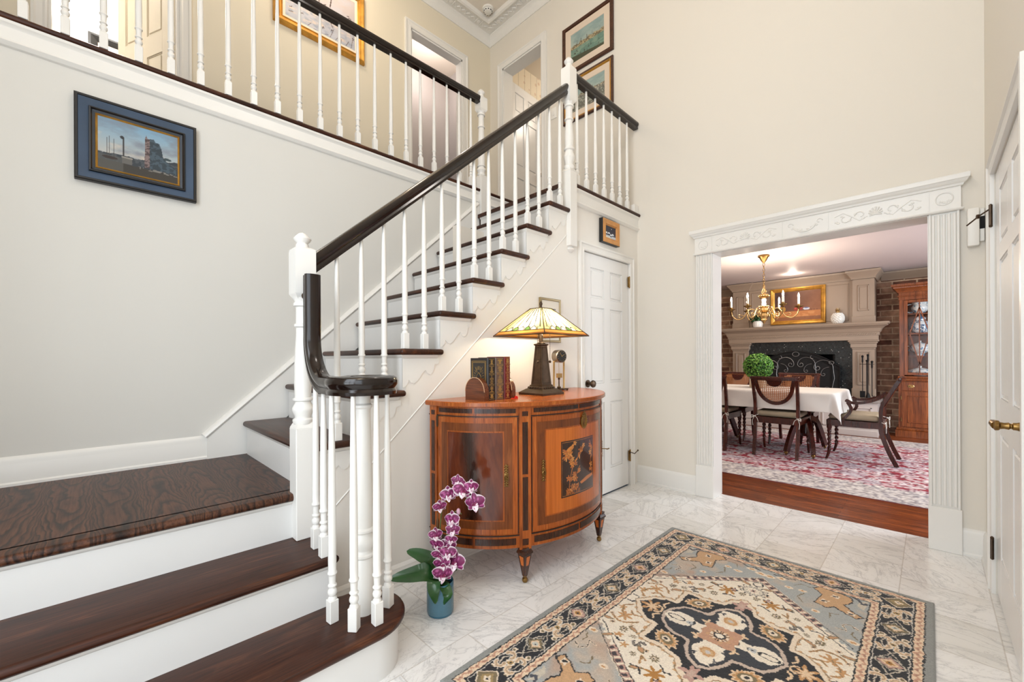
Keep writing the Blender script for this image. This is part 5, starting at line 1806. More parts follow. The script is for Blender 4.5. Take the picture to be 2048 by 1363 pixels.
picture('framed_painting', 'harbour painting in a wide blue-black frame on the stair wall above the landing', 'painting', wall_m('+x', XL, -0.08, 2.046), 0.482, 0.424,
        [('frame', M['black_frame'], [(0, 0), (0, 0.03), (0.004, 0.034), (0.012, 0.034), (0.014, 0.030)]),
         ('frame_band', M['navy_frame'], [(0.014, 0.030), (0.05, 0.021)]),
         ('frame_step', M['black_frame'], [(0.05, 0.021), (0.052, 0.032), (0.058, 0.034), (0.063, 0.026)]),
         ('inner_band', plain('slate_inner_band', rgb(58, 66, 76), 0.4), [(0.063, 0.026), (0.074, 0.02)]),
         ('gilt_slip', M['gilt'], [(0.074, 0.021), (0.077, 0.025), (0.083, 0.018)])], 0.082, 0.018, harbour())
picture('framed_painting', 'winter painting with birds in a broad gilt frame behind the hall railing', 'painting', wall_m('+x', XH, 1.066, 4.045), 0.81, 0.66,
        [('frame', M['gilt'], [(0, 0), (0, 0.02), (0.006, 0.035), (0.02, 0.045), (0.04, 0.036), (0.05, 0.024), (0.06, 0.02), (0.066, 0.026), (0.074, 0.02)]),
         ('linen_liner', plain('linen_liner', rgb(236, 226, 208), 0.8), [(0.074, 0.02), (0.096, 0.014)])], 0.095, 0.013, geese())
picture('framed_print', 'upper of two harbour prints in brown wood frames on the upstairs far wall', 'print', wall_m('-y', -2.775, YF, 4.14), 0.62, 0.515,
        [('frame', M['walnut_frame'], [(0, 0), (0, 0.018), (0.006, 0.024), (0.03, 0.02), (0.034, 0.022), (0.04, 0.012)])], 0.039, 0.012, estuary(), M['print'], 0.105)
picture('framed_print', 'lower harbour print in a brown and gilt frame behind the gallery railing', 'print', wall_m('-y', -2.768, YF, 3.63), 0.608, 0.455,
        [('frame', M['walnut_frame'], [(0, 0), (0, 0.018), (0.006, 0.024), (0.022, 0.022)]), ('gilt_slip', M['gilt'], [(0.022, 0.022), (0.028, 0.024), (0.04, 0.012)])], 0.039, 0.012, estuary(dark=True), M['print'], 0.095)
picture('framed_painting', 'tiny night snow scene in an orange wood frame above the closet door', 'painting', wall_m('+x', XS, 2.928, 2.103), 0.262, 0.198,
        [('frame_edge', M['black_frame'], [(0, 0), (0, 0.034), (0.002, 0.037)]), ('frame', M['oak_frame'], [(0.002, 0.037), (0.008, 0.04), (0.034, 0.036), (0.04, 0.039), (0.044, 0.034), (0.05, 0.026)])], 0.049, 0.026, night())
picture('framed_print', 'small pale print in a thin silver-gilt frame behind the table lamp', 'print', wall_m('+x', XS, 2.175, 1.262), 0.225, 0.312,
        [('frame', plain('champagne_frame', rgb(150, 132, 96), 0.4, 0.4), [(0, 0), (0, 0.016), (0.004, 0.02), (0.014, 0.018), (0.017, 0.012)])], 0.0165, 0.012, mapimg(), M['print'])
picture('framed_picture', 'dark framed picture on the white bedroom wall seen through the open upstairs door', 'picture', wall_m('+x', -5.9, -0.06, 3.85), 0.55, 0.56,
        [('frame', M['black_frame'], [(0, 0), (0, 0.03), (0.02, 0.035), (0.06, 0.02), (0.07, 0.014)])], 0.069, 0.013, estuary(40, 30), M['print'], 0.12)
# ---------------------------------------------------------------- dining rug
def dining_rug():
    x0, x1, y0, y1 = -4.0, 1.7, 4.415, 7.68
    nx, ny = 470, 290
    U, W = UV(nx, ny)
    X, Y = x0 + (x1 - x0) * U, y0 + (y1 - y0) * W
    d = np.minimum(np.minimum(X - x0, x1 - X), np.minimum(Y - y0, y1 - Y))
    img = np.empty(U.shape + (3,)); img[...] = C3(206, 198, 192)
    n = fbm(X * 16, Y * 16, 3, 3); n2 = fbm(X * 50, Y * 50, 8, 2)
    lay(img, np.clip((n - 0.5) * 6, 0, 1), (182, 176, 178), 0.8); lay(img, (n2 > 0.6), (112, 104, 112), 0.55); lay(img, (n2 < 0.36), (226, 220, 214))
    # red field of ogees
    f = d + (n - 0.5) * 0.16 > 0.47
    P, Q = 0.44, 0.62
    row = np.floor(Y / Q * 2).astype(int)
    cx = ((X / P + 0.5 * (row % 2)) % 1 - 0.5) * P; cy = ((Y / Q * 2) % 1 - 0.5) * Q / 2
    r_ = np.hypot(cx / 0.2, cy / 0.15); th = np.arctan2(cy, cx)
    img2 = img.copy(); img2[...] = C3(158, 44, 58)
    w = (n2 - 0.5) * 0.5 + (n - 0.5) * 0.8
    lay(img2, (np.abs(r_ - 0.86) + w * 0.5 < 0.15), (222, 206, 206)); lay(img2, (np.abs(r_ - 0.86) < 0.035), (168, 120, 104))
    lay(img2, r_ + w * 0.8 + 0.16 * np.cos(5 * th) < 0.5, (228, 216, 216)); lay(img2, r_ + w < 0.2, (176, 70, 80))
    lay(img2, (n > 0.6), (216, 198, 200), 0.8); lay(img2, (fbm(X * 5, Y * 5, 31, 3) > 0.6), (196, 190, 196), 0.75); lay(img2, n2 > 0.64, (90, 44, 60), 0.6)
    lay(img, f.astype(float), 0) if False else None
    img[f] = img2[f]
    img *= 0.92 + 0.16 * np.random.RandomState(2).rand(ny, nx, 1)
    t = thing('area_rug', 'worn red and ivory patterned rug under the dining table', 'rug', ((x0 + x1) / 2, (y0 + y1) / 2, 0))
    painted('pile', img, lambda a, b: (x0 + (x1 - x0) * a, y0 + (y1 - y0) * b, np.full_like(a, 0.009)), painted_mat('worn_wool_pile', 0.95, 0.3, 500), t)
    G().box(x0, x1, y0, y1, 0.0005, 0.0082).build('binding', plain('red_rug_edge', rgb(150, 88, 84), 0.95), t)


dining_rug()
RZ = 0.0105

# ---------------------------------------------------------------- chairs
RECT = lambda w, h: [(-w, -h), (w, -h), (w, h), (-w, h)]


def bez(pts, n=12):
    pts = [V(p) for p in pts]
    out = []
    m = len(pts) - 1
    for k in range(n + 1):
        t = k / n * m
        i = min(int(t), m - 1); f = t - i
        p0 = pts[max(i - 1, 0)]; p1 = pts[i]; p2 = pts[i + 1]; p3 = pts[min(i + 2, m)]
        out.append(0.5 * ((2 * p1) + (p2 - p0) * f + (2 * p0 - 5 * p1 + 4 * p2 - p3) * f * f + (3 * p1 - p0 - 3 * p2 + p3) * f ** 3))
    return out


RAKE = [0.28]


def by(z): return -RAKE[0] * (z - 0.62) if z > 0.62 else 0.0


def make_chair(label, arms=False, dark=False):
    t = thing('dining_armchair' if arms else 'dining_chair', label, 'chair', (0, 0, 0))
    B = lambda g, n, m, p=None, s=40: g.build(n, m, p or t, smooth=s, local=True)
    w = 0.212 if not arms else 0.235
    sf = 0.062 if not arms else 0.115
    for s in (-1, 1):
        B(G().sweep(bez([(s * w, -sf, 0), (s * w, -sf * 0.42, 0.16), (s * w, 0.004, 0.34), (s * w, 0.006, 0.45)]), RECT(0.0165, 0.019), up=(0, 1, 0)), 'leg', M['mahog'], s=20)
        B(G().sweep(bez([(s * w, 0.006, 0.44), (s * w, 0.004, 0.6), (s * (w + 0.003), by(0.74) + 0.004, 0.74), (s * (w + 0.006), by(0.9), 0.905)]), RECT(0.0165, 0.016), up=(0, 1, 0)), 'back_post', M['mahog'], s=20)
        # rope-twist front leg
        vs, fs = [], []
        nz, na = 46, 12
        X0, Y0_ = s * (w + 0.018), 0.44
        for k in range(nz + 1):
            z = 0.39 - 0.39 * k / nz
            yy = Y0_ + (0.03 * max(0, (0.14 - z) / 0.14) ** 2)
            for a in range(na):
                th = 2 * PI * a / na
                if z > 0.335: r = 0.024 if z > 0.345 else 0.019
                elif z > 0.11: r = 0.0175 + 0.0045 * math.cos(2 * th + s * z * 130) - 0.003 * (0.335 - z) / 0.22
                else: r = 0.016 - 0.004 * (0.11 - z) / 0.11
                vs.append((X0 + r * math.cos(th), yy + r * math.sin(th), z))
        for k in range(nz):
            for a in range(na):
                b = (a + 1) % na
                fs.append((k * na + a, k * na + b, (k + 1) * na + b, (k + 1) * na + a))
        fs.append(tuple(nz * na + a for a in range(na)))
        B(G().add(vs, fs), 'leg', M['mahog'])
    fw = w + 0.018
    g = G().box(-w - 0.014, w + 0.014, -0.012, 0.018, 0.375, 0.445, 0.004, 1).box(-fw - 0.018, fw + 0.018, 0.42, 0.465, 0.375, 0.445, 0.006, 1)
    for s in (-1, 1): g.sweep([(s * w, 0, 0.41), (s * fw, 0.44, 0.41)], RECT(0.016, 0.034))
    g.box(-w, w, 0.0, 0.44, 0.43, 0.444)
    B(g, 'seat_frame', M['mahog'], s=20)
    # rolled top rail
    g = G().sweep(bez([(-w - 0.02, by(0.9) + 0.004, 0.9), (-w * 0.5, by(0.9) - 0.014, 0.898), (0, by(0.9) - 0.02, 0.897), (w * 0.5, by(0.9) - 0.014, 0.898), (w + 0.02, by(0.9) + 0.004, 0.9)], 14),
                  [(-0.013, -0.024), (0.013, -0.024), (0.017, -0.006), (0.02, 0.01), (0.012, 0.02), (-0.006, 0.021), (-0.014, 0.012), (-0.013, -0.006)])
    for s in (-1, 1): g.lathe([(0.0005, -0.012), (0.017, -0.01), (0.017, 0.01), (0.0005, 0.012)], n=12, M=Matrix.Translation((s * (w + 0.02), by(0.9), 0.902)) @ Matrix.Rotation(PI / 2, 4, 'Y'))
    B(g, 'top_rail', M['mahog'])
    hw, dp, zt = w - 0.03, 0.275, 0.885
    up = []
    for k in range(21):
        a = PI * k / 20
        z = zt - dp * math.sin(a) ** 0.85
        up.append((-hw * math.cos(a) * (1.0), by(z) - 0.004, z))
    up = [(-hw - 0.012, by(zt), zt + 0.005)] + up[1:-1] + [(hw + 0.012, by(zt), zt + 0.005)]
    B(G().sweep(up, RECT(0.019, 0.011), up=(0, 1, 0)), 'splat_frame', M['mahog'], s=30)
    tab = [(-0.085, zt)] + [(-0.08 * math.cos(PI * k / 12), zt - 0.085 * math.sin(PI * k / 12)) for k in range(13)] + [(0.085, zt)]
    vs = [(x, by(z) - 0.012, z) for x, z in tab] + [(x, by(z) + 0.008, z) for x, z in tab]
    n = len(tab)
    B(G().add(vs, [tuple(range(n)), tuple(range(n, 2 * n))[::-1]] + [(i, (i + 1) % n, n + (i + 1) % n, n + i) for i in range(n)]), 'tablet', M['mahog'], s=30)
    # cane: strands with open holes between
    g = G()

    def inside(x, z):
        if z > zt: return False
        a = math.acos(max(-1, min(1, -x / hw)))
        return z > zt - dp * math.sin(a) ** 0.85

    def strand(p, q, r):
        n = 36
        seg = []
        for k in range(n + 1):
            x = p[0] + (q[0] - p[0]) * k / n; z = p[1] + (q[1] - p[1]) * k / n
            if inside(x, z): seg.append((x, by(z) - 0.002, z))
            elif seg:
                if len(seg) > 1: g.sweep([seg[0], seg[-1]], RECT(r, 0.0012), up=(0, 1, 0))
                seg = []
        if len(seg) > 1: g.sweep([seg[0], seg[-1]], RECT(r, 0.0012), up=(0, 1, 0))
    stp = 0.0195
    k = -hw
    while k < hw:
        strand((k, zt), (k, zt - dp), 0.0036); k += stp
    z = zt
    while z > zt - dp:
        strand((-hw, z), (hw, z), 0.0036); z -= stp
    B(g, 'cane_panel', M['dark_cane'] if dark else M['cane'], s=0)
    # tied seat cushion
    cw = fw - 0.004
    c = B(G().box(-cw, cw, 0.022, 0.45, 0.447, 0.512, 0.031, 4), 'cushion', M['cushion'], s=60)
    B(G().tube([(-cw + 0.012, 0.03, 0.479), (cw - 0.012, 0.03, 0.479), (cw - 0.003, 0.04, 0.479), (cw - 0.003, 0.44, 0.479), (cw - 0.012, 0.449, 0.479), (-cw + 0.012, 0.449, 0.479), (-cw + 0.003, 0.44, 0.479), (-cw + 0.003, 0.04, 0.479)], 0.004, 6, closed=True), 'piping', M['cushion'], c)
    for s in (-1, 1):
        B(G().tube(bez([(s * (w - 0.03), 0.03, 0.47), (s * w, -0.024, 0.452), (s * (w + 0.025), -0.022, 0.44), (s * (w + 0.022), 0.0, 0.45)]), 0.0035, 6).tube(bez([(s * w, -0.026, 0.45), (s * (w + 0.02), -0.034, 0.40), (s * (w + 0.016), -0.034, 0.34)]), 0.003, 6).tube(bez([(s * w, -0.026, 0.45), (s * (w - 0.025), -0.034, 0.43), (s * (w - 0.04), -0.034, 0.385)]), 0.003, 6)
          .tube(bez([(s * w, -0.028, 0.45), (s * (w + 0.03), -0.036, 0.462), (s * (w + 0.032), -0.036, 0.43), (s * w, -0.028, 0.448)]), 0.003, 6), 'tie', M['cord'], c)
    if arms:
        for s in (-1, 1):
            B(G().sweep(bez([(s * w, -0.012, 0.735), (s * (w + 0.012), 0.05, 0.685), (s * (w + 0.022), 0.15, 0.648), (s * (w + 0.022), 0.24, 0.64), (s * (w + 0.016), 0.275, 0.655), (s * (w + 0.012), 0.295, 0.665)], 18), RECT(0.017, 0.014)), 'arm', M['mahog'], s=30)
            B(G().sweep(bez([(s * (w + 0.014), 0.28, 0.645), (s * (w + 0.01), 0.25, 0.56), (s * (w + 0.014), 0.31, 0.46), (s * (w + 0.014), 0.33, 0.41)]), RECT(0.014, 0.016), up=(1, 0, 0)), 'arm_support', M['mahog'], s=30)
    return t


def place(src, x, y, rz, label, first=False):
    c = src if first else copy_tree(src)
    c.location = (x, y, RZ); c.rotation_euler = (0, 0, rz)
    c['label'] = label; c['group'] = 'chairs around the dining table'
    return c


ch0 = make_chair('cane-backed mahogany chair tucked at the near side of the dining table')
place(ch0, -1.252, 5.512, 0.0, 'cane back dining chair facing away at the middle of the near table side', True)
place(ch0, -1.99, 5.495, 0.0, 'cane back dining chair cut off by the left door jamb')
place(ch0, -1.27, 6.73, PI, 'cane back dining chair on the fireplace side right of the topiary')
place(ch0, -2.035, 6.73, PI, 'cane back dining chair on the fireplace side left of the topiary')
RAKE[0] = 0.5
arm = make_chair('mahogany armchair with tied cushion at the right end of the dining table', True, True)
arm.location = (-0.36, 6.05, RZ); arm.rotation_euler = (0, 0, PI / 2); arm['group'] = 'chairs around the dining table'

# ---------------------------------------------------------------- table and cloth
TX0, TX1, TY0, TY1, TZT = -2.42, -0.72, 5.60, 6.50, 0.752
tb = thing('dining_table', 'mahogany pedestal dining table under the white cloth', 'table', ((TX0 + TX1) / 2, 6.05, RZ))
G().box(TX0, TX1, TY0, TY1, TZT - 0.028, TZT, 0.01, 2).build('tabletop', M['mahog'], tb)
for px_ in (-1.06, -2.06):
    G().lathe([(0.05, 0.2), (0.075, 0.24), (0.06, 0.3), (0.045, 0.42), (0.055, 0.52), (0.075, 0.6), (0.06, 0.66), (0.11, 0.7), (0.11, 0.726)], (px_, 6.05, 0), 18).build('pedestal', M['mahog'], tb)
    for (dx, dy) in ((0.13, -0.36), (0.13, 0.36), (-0.13, -0.36), (-0.13, 0.36)):
        l = G().sweep(bez([(px_ + dx * 0.1, 6.05 + dy * 0.1, 0.42), (px_ + dx * 0.5, 6.05 + dy * 0.6, 0.36), (px_ + dx * 0.86, 6.05 + dy * 0.86, 0.16), (px_ + dx, 6.05 + dy, 0.045)]), RECT(0.02, 0.03), up=(0, 0, 1)).build('leg', M['mahog'], tb, smooth=30)
        g = G().box(px_ + dx - 0.018, px_ + dx + 0.018, 6.05 + dy - 0.03, 6.05 + dy + 0.03, 0.028, 0.055, 0.006, 1)
        g.lathe([(0.016, -0.009), (0.016, 0.009)], n=12, M=Matrix.Translation((px_ + dx, 6.05 + dy, 0.0255)) @ Matrix.Rotation(PI / 2, 4, 'Y'))
        g.build('caster', M['brass'], l)


def cloth():
    ovx, ovy = 0.235, 0.215
    nx, ny = 150, 104
    x0, x1, y0, y1 = TX0 - ovx, TX1 + ovx, TY0 - ovy, TY1 + ovy
    r = 0.05

    def fn(u, v):
        x = x0 + (x1 - x0) * u; y = y0 + (y1 - y0) * v
        qx = min(max(x, TX0 + r), TX1 - r); qy = min(max(y, TY0 + r), TY1 - r)
        dx, dy = x - qx, y - qy
        d = math.hypot(dx, dy)
        if d <= r * 1.0: return (x, y, TZT + 0.006)
        n = (dx / d, dy / d)
        h = d - r
        k = min(1, h / 0.05)
        an = math.atan2(n[1], n[0])
        s = x + y
        corner = min(abs(dx), abs(dy)) / (max(abs(dx), abs(dy)) + 1e-6)
        fold = 0.012 * math.sin(s * 14.0 + 1) * (1 - corner) + 0.055 * math.sin(6 * an + 0.6) * corner
        out = r + 0.022 + h * 0.10 + fold * min(1, h / 0.2)
        z = TZT + 0.006 - h * 0.985 + 0.004 * (1 - k)
        return (qx + n[0] * out, qy + n[1] * out, z if h > 0.02 else TZT + 0.006 - h * 0.8)
    g = G().grid(fn, nx, ny)
    o = g.build('tablecloth', M['linen'], smooth=180, recalc=False)
    sm = o.modifiers.new('soft', 'SMOOTH'); sm.factor = 0.5; sm.iterations = 6
    so = o.modifiers.new('thick', 'SOLIDIFY'); so.thickness = 0.003; so.offset = 1
    return tag(o, 'white cloth hanging in folds over the dining table', 'tablecloth')


cloth()

# ---------------------------------------------------------------- boxwood ball on the table
tx, ty = -1.56, 6.0
tp = thing('topiary', 'round green boxwood ball in a pale planter on the dining table', 'plant', (tx, ty, TZT + 0.009))
G().box(tx - 0.08, tx + 0.08, ty - 0.08, ty + 0.08, TZT + 0.01, TZT + 0.145, 0.006, 2).build('planter', plain('whitewashed_wood', rgb(206, 186, 158), 0.8, var=0.1, vs=20), tp)
G().lathe([(0.0005, TZT + 0.13), (0.05, TZT + 0.135), (0.0005, TZT + 0.16)], (tx, ty, 0), 10).build('moss', plain('moss_green', rgb(70, 90, 40), 0.9), tp)


def leaf_ball(name, c, R, n, ls, parent, sq=(1, 1, 1), seed=1, cols=((70, 128, 40), (104, 162, 56), (44, 92, 30), (140, 190, 84))):
    rs = np.random.RandomState(seed)
    P, Cc, F = [], [], []
    for k in range(n):
        v = rs.randn(3); v /= np.linalg.norm(v)
        p = np.array(c) + v * R * np.array(sq) * (1 - 0.18 * rs.rand() ** 2)
        nrm = v + 0.7 * rs.randn(3); nrm /= np.linalg.norm(nrm)
        t1 = np.cross(nrm, rs.randn(3)); t1 /= np.linalg.norm(t1); t2 = np.cross(nrm, t1)
        l = ls * (0.7 + 0.6 * rs.rand()); w = l * 0.55
        b = len(P)
        P += [p - t1 * l / 2, p + t2 * w / 2 + nrm * l * 0.1, p + t1 * l / 2, p - t2 * w / 2 + nrm * l * 0.1]
        F.append((b, b + 1, b + 2, b + 3))
        col = np.array(cols[rs.randint(len(cols))]) * (0.85 + 0.3 * rs.rand())
        Cc += [col * 0.9, col, col * 1.1, col]
    off = np.array(parent.location)
    me = col_mesh(name, np.array(P) - off, np.array(Cc), F, M['boxwood'])
    o = bpy.data.objects.new(name, me); COL.objects.link(o); o.parent = parent
    return o


leaf_ball('foliage', (tx, ty, 1.03), 0.168, 2600, 0.026, tp)
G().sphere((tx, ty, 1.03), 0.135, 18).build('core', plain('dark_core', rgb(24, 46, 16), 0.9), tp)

# ---------------------------------------------------------------- fireplace
FC, FY = -1.53, 8.10
fp = thing('fireplace', 'taupe painted fireplace with deep mantel shelf and black granite surround', 'fireplace', (FC, 8.3, 0))
FB = lambda g, n, m=None, s=25, p=None: g.build(n, m or M['taupe'], p or fp, smooth=s)
g = G().box(FC - 1.0, FC + 1.0, 7.82, 8.545, 0, 0.49)
for (a, b) in ((-0.94, -0.36), (-0.30, 0.30), (0.36, 0.94)):
    for w, y in ((0.0, 7.806),):
        g.box(FC + a, FC + b, y, 7.83, 0.12, 0.14, 0.004, 1).box(FC + a, FC + b, y, 7.83, 0.40, 0.42, 0.004, 1).box(FC + a, FC + a + 0.02, y, 7.83, 0.12, 0.42, 0.004, 1).box(FC + b - 0.02, FC + b, y, 7.83, 0.12, 0.42, 0.004, 1)
g.box(FC - 1.01, FC + 1.01, 7.80, 7.83, 0, 0.09, 0.006, 1)
FB(g, 'hearth_base', plain('hearth_paint', rgb(206, 196, 190), 0.4))
FB(G().box(FC - 1.03, FC + 1.03, 7.78, 8.545, 0.49, 0.53, 0.008, 2), 'hearth_slab', plain('hearth_stone', rgb(150, 142, 136), 0.35, var=0.1))
FB(G().box(FC - 0.95, FC - 0.50, FY, 8.54, 0.53, 2.43).box(FC + 0.50, FC + 0.95, FY, 8.54, 0.53, 2.43).box(FC - 0.5, FC + 0.5, FY, 8.54, 1.2, 2.43), 'chimney_breast')
FB(G().box(FC - 0.5, FC - 0.46, FY, 8.5, 0.53, 1.2).box(FC + 0.46, FC + 0.5, FY, 8.5, 0.53, 1.2).box(FC - 0.5, FC + 0.5, 8.46, 8.52, 0.53, 1.2), 'firebox', M['black'])
FB(G().box(FC - 0.71, FC - 0.49, FY - 0.03, FY, 0.53, 1.395).box(FC + 0.49, FC + 0.71, FY - 0.03, FY, 0.53, 1.395).box(FC - 0.49, FC + 0.49, FY - 0.03, FY, 1.19, 1.395), 'surround', M['granite'])
for s in (-1, 1):
    a, b = sorted((FC + s * 0.705, FC + s * 0.955))
    g = G().box(a, b, FY - 0.07, FY, 0.53, 1.28).box(a - 0.012, b + 0.012, FY - 0.09, FY, 0.53, 0.68, 0.006, 1)
    g.box(a - 0.01, b + 0.01, FY - 0.085, FY, 1.262, 1.285, 0.005, 1).box(a - 0.022, b + 0.022, FY - 0.1, FY, 1.285, 1.345, 0.003, 1).box(a - 0.035, b + 0.035, FY - 0.115, FY, 1.345, 1.37, 0.006, 1).box(a - 0.05, b + 0.05, FY - 0.13, FY, 1.37, 1.395, 0.006, 1)
    for (i, y) in ((0.05, 0.082), (0.062, 0.078)):
        g.box(a + i, b - i, FY - y, FY - 0.06, 0.73, 0.742, 0.003, 1).box(a + i, b - i, FY - y, FY - 0.06, 1.21, 1.222, 0.003, 1).box(a + i, a + i + 0.01, FY - y, FY - 0.06, 0.73, 1.222, 0.003, 1).box(b - i - 0.01, b - i, FY - y, FY - 0.06, 0.73, 1.222, 0.003, 1)
    g.box(a + 0.085, b - 0.085, FY - 0.08, FY - 0.06, 0.77, 1.185, 0.008, 1)
    for k in range(30):
        for xx in (a + 0.056, b - 0.056): g.sphere((xx, FY - 0.084, 0.75 + 0.0155 * k), 0.006, 6)
    FB(g, 'pilaster')
    # upper pilaster of the overmantel
    g = G().box(a, b, FY - 0.05, FY, 1.66, 2.3).box(a - 0.012, b + 0.012, FY - 0.062, FY, 1.66, 1.75, 0.004, 1)
    i = 0.06
    g.box(a + i, b - i, FY - 0.06, FY - 0.04, 1.83, 1.845, 0.004, 1).box(a + i, b - i, FY - 0.06, FY - 0.04, 2.2, 2.215, 0.004, 1).box(a + i, a + i + 0.014, FY - 0.06, FY - 0.04, 1.83, 2.215, 0.004, 1).box(b - i - 0.014, b - i, FY - 0.06, FY - 0.04, 1.83, 2.215, 0.004, 1)
    g.box(a + i + 0.02, b - i - 0.02, FY - 0.055, FY - 0.04, 1.86, 2.185, 0.006, 1)
    FB(g, 'overmantel_pilaster')
g = G().box(FC - 1.0, FC + 1.0, FY - 0.135, FY, 1.395, 1.51)
hp = lambda z, o: [(FC - 1.0 - o, FY), (FC - 1.0 - o, FY - 0.135 - o), (FC + 1.0 + o, FY - 0.135 - o), (FC + 1.0 + o, FY)]
path = [(FC - 1.0, FY, 1.51), (FC - 1.0, FY - 0.135, 1.51), (FC + 1.0, FY - 0.135, 1.51), (FC + 1.0, FY, 1.51)]
g.sweep(path, [(0, -0.048), (0.012, -0.048), (0.014, -0.005), (0.022, 0.0), (0.03, 0.02), (0.04, 0.05), (0.075, 0.085), (0.10, 0.095), (0.105, 0.11), (0.12, 0.113), (0.125, 0.14), (0, 0.14)])
g.box(FC - 1.0, FC + 1.0, FY - 0.135, FY, 1.51, 1.65)
FB(g, 'mantel_shelf')
g = G()
n = 74
for k in range(n):
    x = FC - 1.0 + 2.0 * (k + 0.5) / n
    g.sphere((0, 0, 0), 1, 6, M=Matrix.Translation((x, FY - 0.15, 1.484)) @ Matrix.Rotation(0.8, 4, 'Y') @ Matrix.Diagonal((0.006, 0.006, 0.022, 1)))
FB(g, 'rope_moulding')
g = G().box(FC - 0.703, FC + 0.703, FY - 0.012, FY, 1.66, 2.3)
for (x0_, x1_, z0_, z1_) in ((FC - 0.66, FC + 0.66, 1.70, 1.712), (FC - 0.66, FC + 0.66, 2.25, 2.262), (FC - 0.66, FC - 0.648, 1.70, 2.262), (FC + 0.648, FC + 0.66, 1.70, 2.262)): g.box(x0_, x1_, FY - 0.02, FY, z0_, z1_, 0.004, 1)
FB(g, 'overmantel_panel')
cp = [(0, 0), (0.012, 0.0), (0.016, 0.02), (0.03, 0.04), (0.06, 0.085), (0.075, 0.1), (0.08, 0.125), (0, 0.125)]
path = [(FC - 0.955, 8.54, 2.305), (FC - 0.955, FY - 0.05, 2.305), (FC - 0.705, FY - 0.05, 2.305), (FC - 0.705, FY - 0.004, 2.305), (FC + 0.705, FY - 0.004, 2.305), (FC + 0.705, FY - 0.05, 2.305), (FC + 0.955, FY - 0.05, 2.305), (FC + 0.955, 8.54, 2.305)]
FB(G().sweep(path, cp), 'crown_moulding')
trim(G().sweep([(FC + 1.0, DYB, 2.31), (2.5, DYB, 2.31)], cp), M['taupe']); trim(G().sweep([(-4.2, DYB, 2.31), (FC - 1.0, DYB, 2.31)], cp), M['taupe'])
# black scrolled screen in front of the opening
sn = thing('fire_screen', 'black iron fire screen with scrollwork standing before the firebox', 'fire screen', (FC, 7.97, 0.53))
def arch(x): return 1.0 + 0.24 * (1 - (x / 0.56) ** 2)
SY = 7.97
pts = [(FC + x, SY, arch(x)) for x in [(-0.56 + 1.12 * k / 24) for k in range(25)]]
pts2 = [(FC + x, SY, arch(x) - 0.06) for x in [(-0.54 + 1.08 * k / 24) for k in range(25)]]
g = G().tube([(FC - 0.56, SY, 0.535)] + pts + [(FC + 0.56, SY, 0.535), (FC - 0.56, SY, 0.545)], 0.008, 6).tube(pts2, 0.004, 6)
for s in (-1, 1):
    g.tube([(FC + s * 0.47, SY, 0.54), (FC + s * 0.47, SY, arch(0.47) - 0.02)], 0.005, 6)
    g.box(FC + s * 0.5 - 0.06, FC + s * 0.5 + 0.06, SY - 0.07, SY + 0.06, 0.531, 0.541)
g.build('screen_frame', M['iron'], sn)
g = G()
def spiral(cx, cz, r0, r1, a0, a1, n=22): return [(FC + cx + (r0 + (r1 - r0) * k / n) * math.cos(a0 + (a1 - a0) * k / n), SY - 0.004, cz + (r0 + (r1 - r0) * k / n) * math.sin(a0 + (a1 - a0) * k / n)) for k in range(n + 1)]
for s in (-1, 1):
    f = lambda P: [(FC + s * (p[0] - FC), p[1], p[2]) for p in P]
    for (cx, cz, r) in ((0.14, 1.03, 0.115), (0.36, 0.98, 0.12)):
        g.tube(f(spiral(cx, cz, r, r, 0.0, PI) + spiral(cx - r + 0.045, cz, 0.045, 0.012, PI, PI + 6.5)), 0.004, 6)
        g.tube(f([(FC + cx + r, SY - 0.004, cz), (FC + cx + r + 0.015, SY - 0.004, cz - 0.16), (FC + cx + r - 0.03, SY - 0.004, cz - 0.4)]), 0.004, 6)
        g.tube(f(spiral(cx + 0.07, cz - 0.09, 0.1, 0.1, PI * 0.5, PI) + spiral(cx, cz - 0.1, 0.03, 0.008, PI, PI + 6)), 0.0035, 6)
    g.tube(f(spiral(0.1, 0.66, 0.05, 0.012, 0, 8)), 0.004, 6); g.tube(f(spiral(0.4, 0.64, 0.05, 0.012, 0, 8)), 0.004, 6); g.tube(f(spiral(0.27, 0.72, 0.05, 0.012, 2, 9)), 0.004, 6)
    g.tube(f(spiral(0.22, 1.145, 0.028, 0.02, PI * 0.6, PI * 1.7)), 0.004, 6)
    g.tube(f([(FC + 0.46 + 0.03 * math.cos(2 * PI * k / 14), SY - 0.004, 1.06 + 0.025 * math.sin(2 * PI * k / 14)) for k in range(15)]), 0.004, 6)
g.tube([(FC + 0.045 * math.cos(2 * PI * k / 20), SY - 0.004, 1.195 + 0.035 * math.sin(2 * PI * k / 20)) for k in range(20)], 0.004, 6, closed=True)
g.build('scrollwork', M['silver_iron'], sn)
poly = [(FC - 0.55, 0.55)] + [(FC + x, arch(x) - 0.01) for x in [(-0.55 + 1.1 * k / 24) for k in range(25)]] + [(FC + 0.55, 0.55)]
G().prism(poly, 'y', SY + 0.012, SY + 0.014).build('wire_mesh', M['black'], sn, smooth=0)
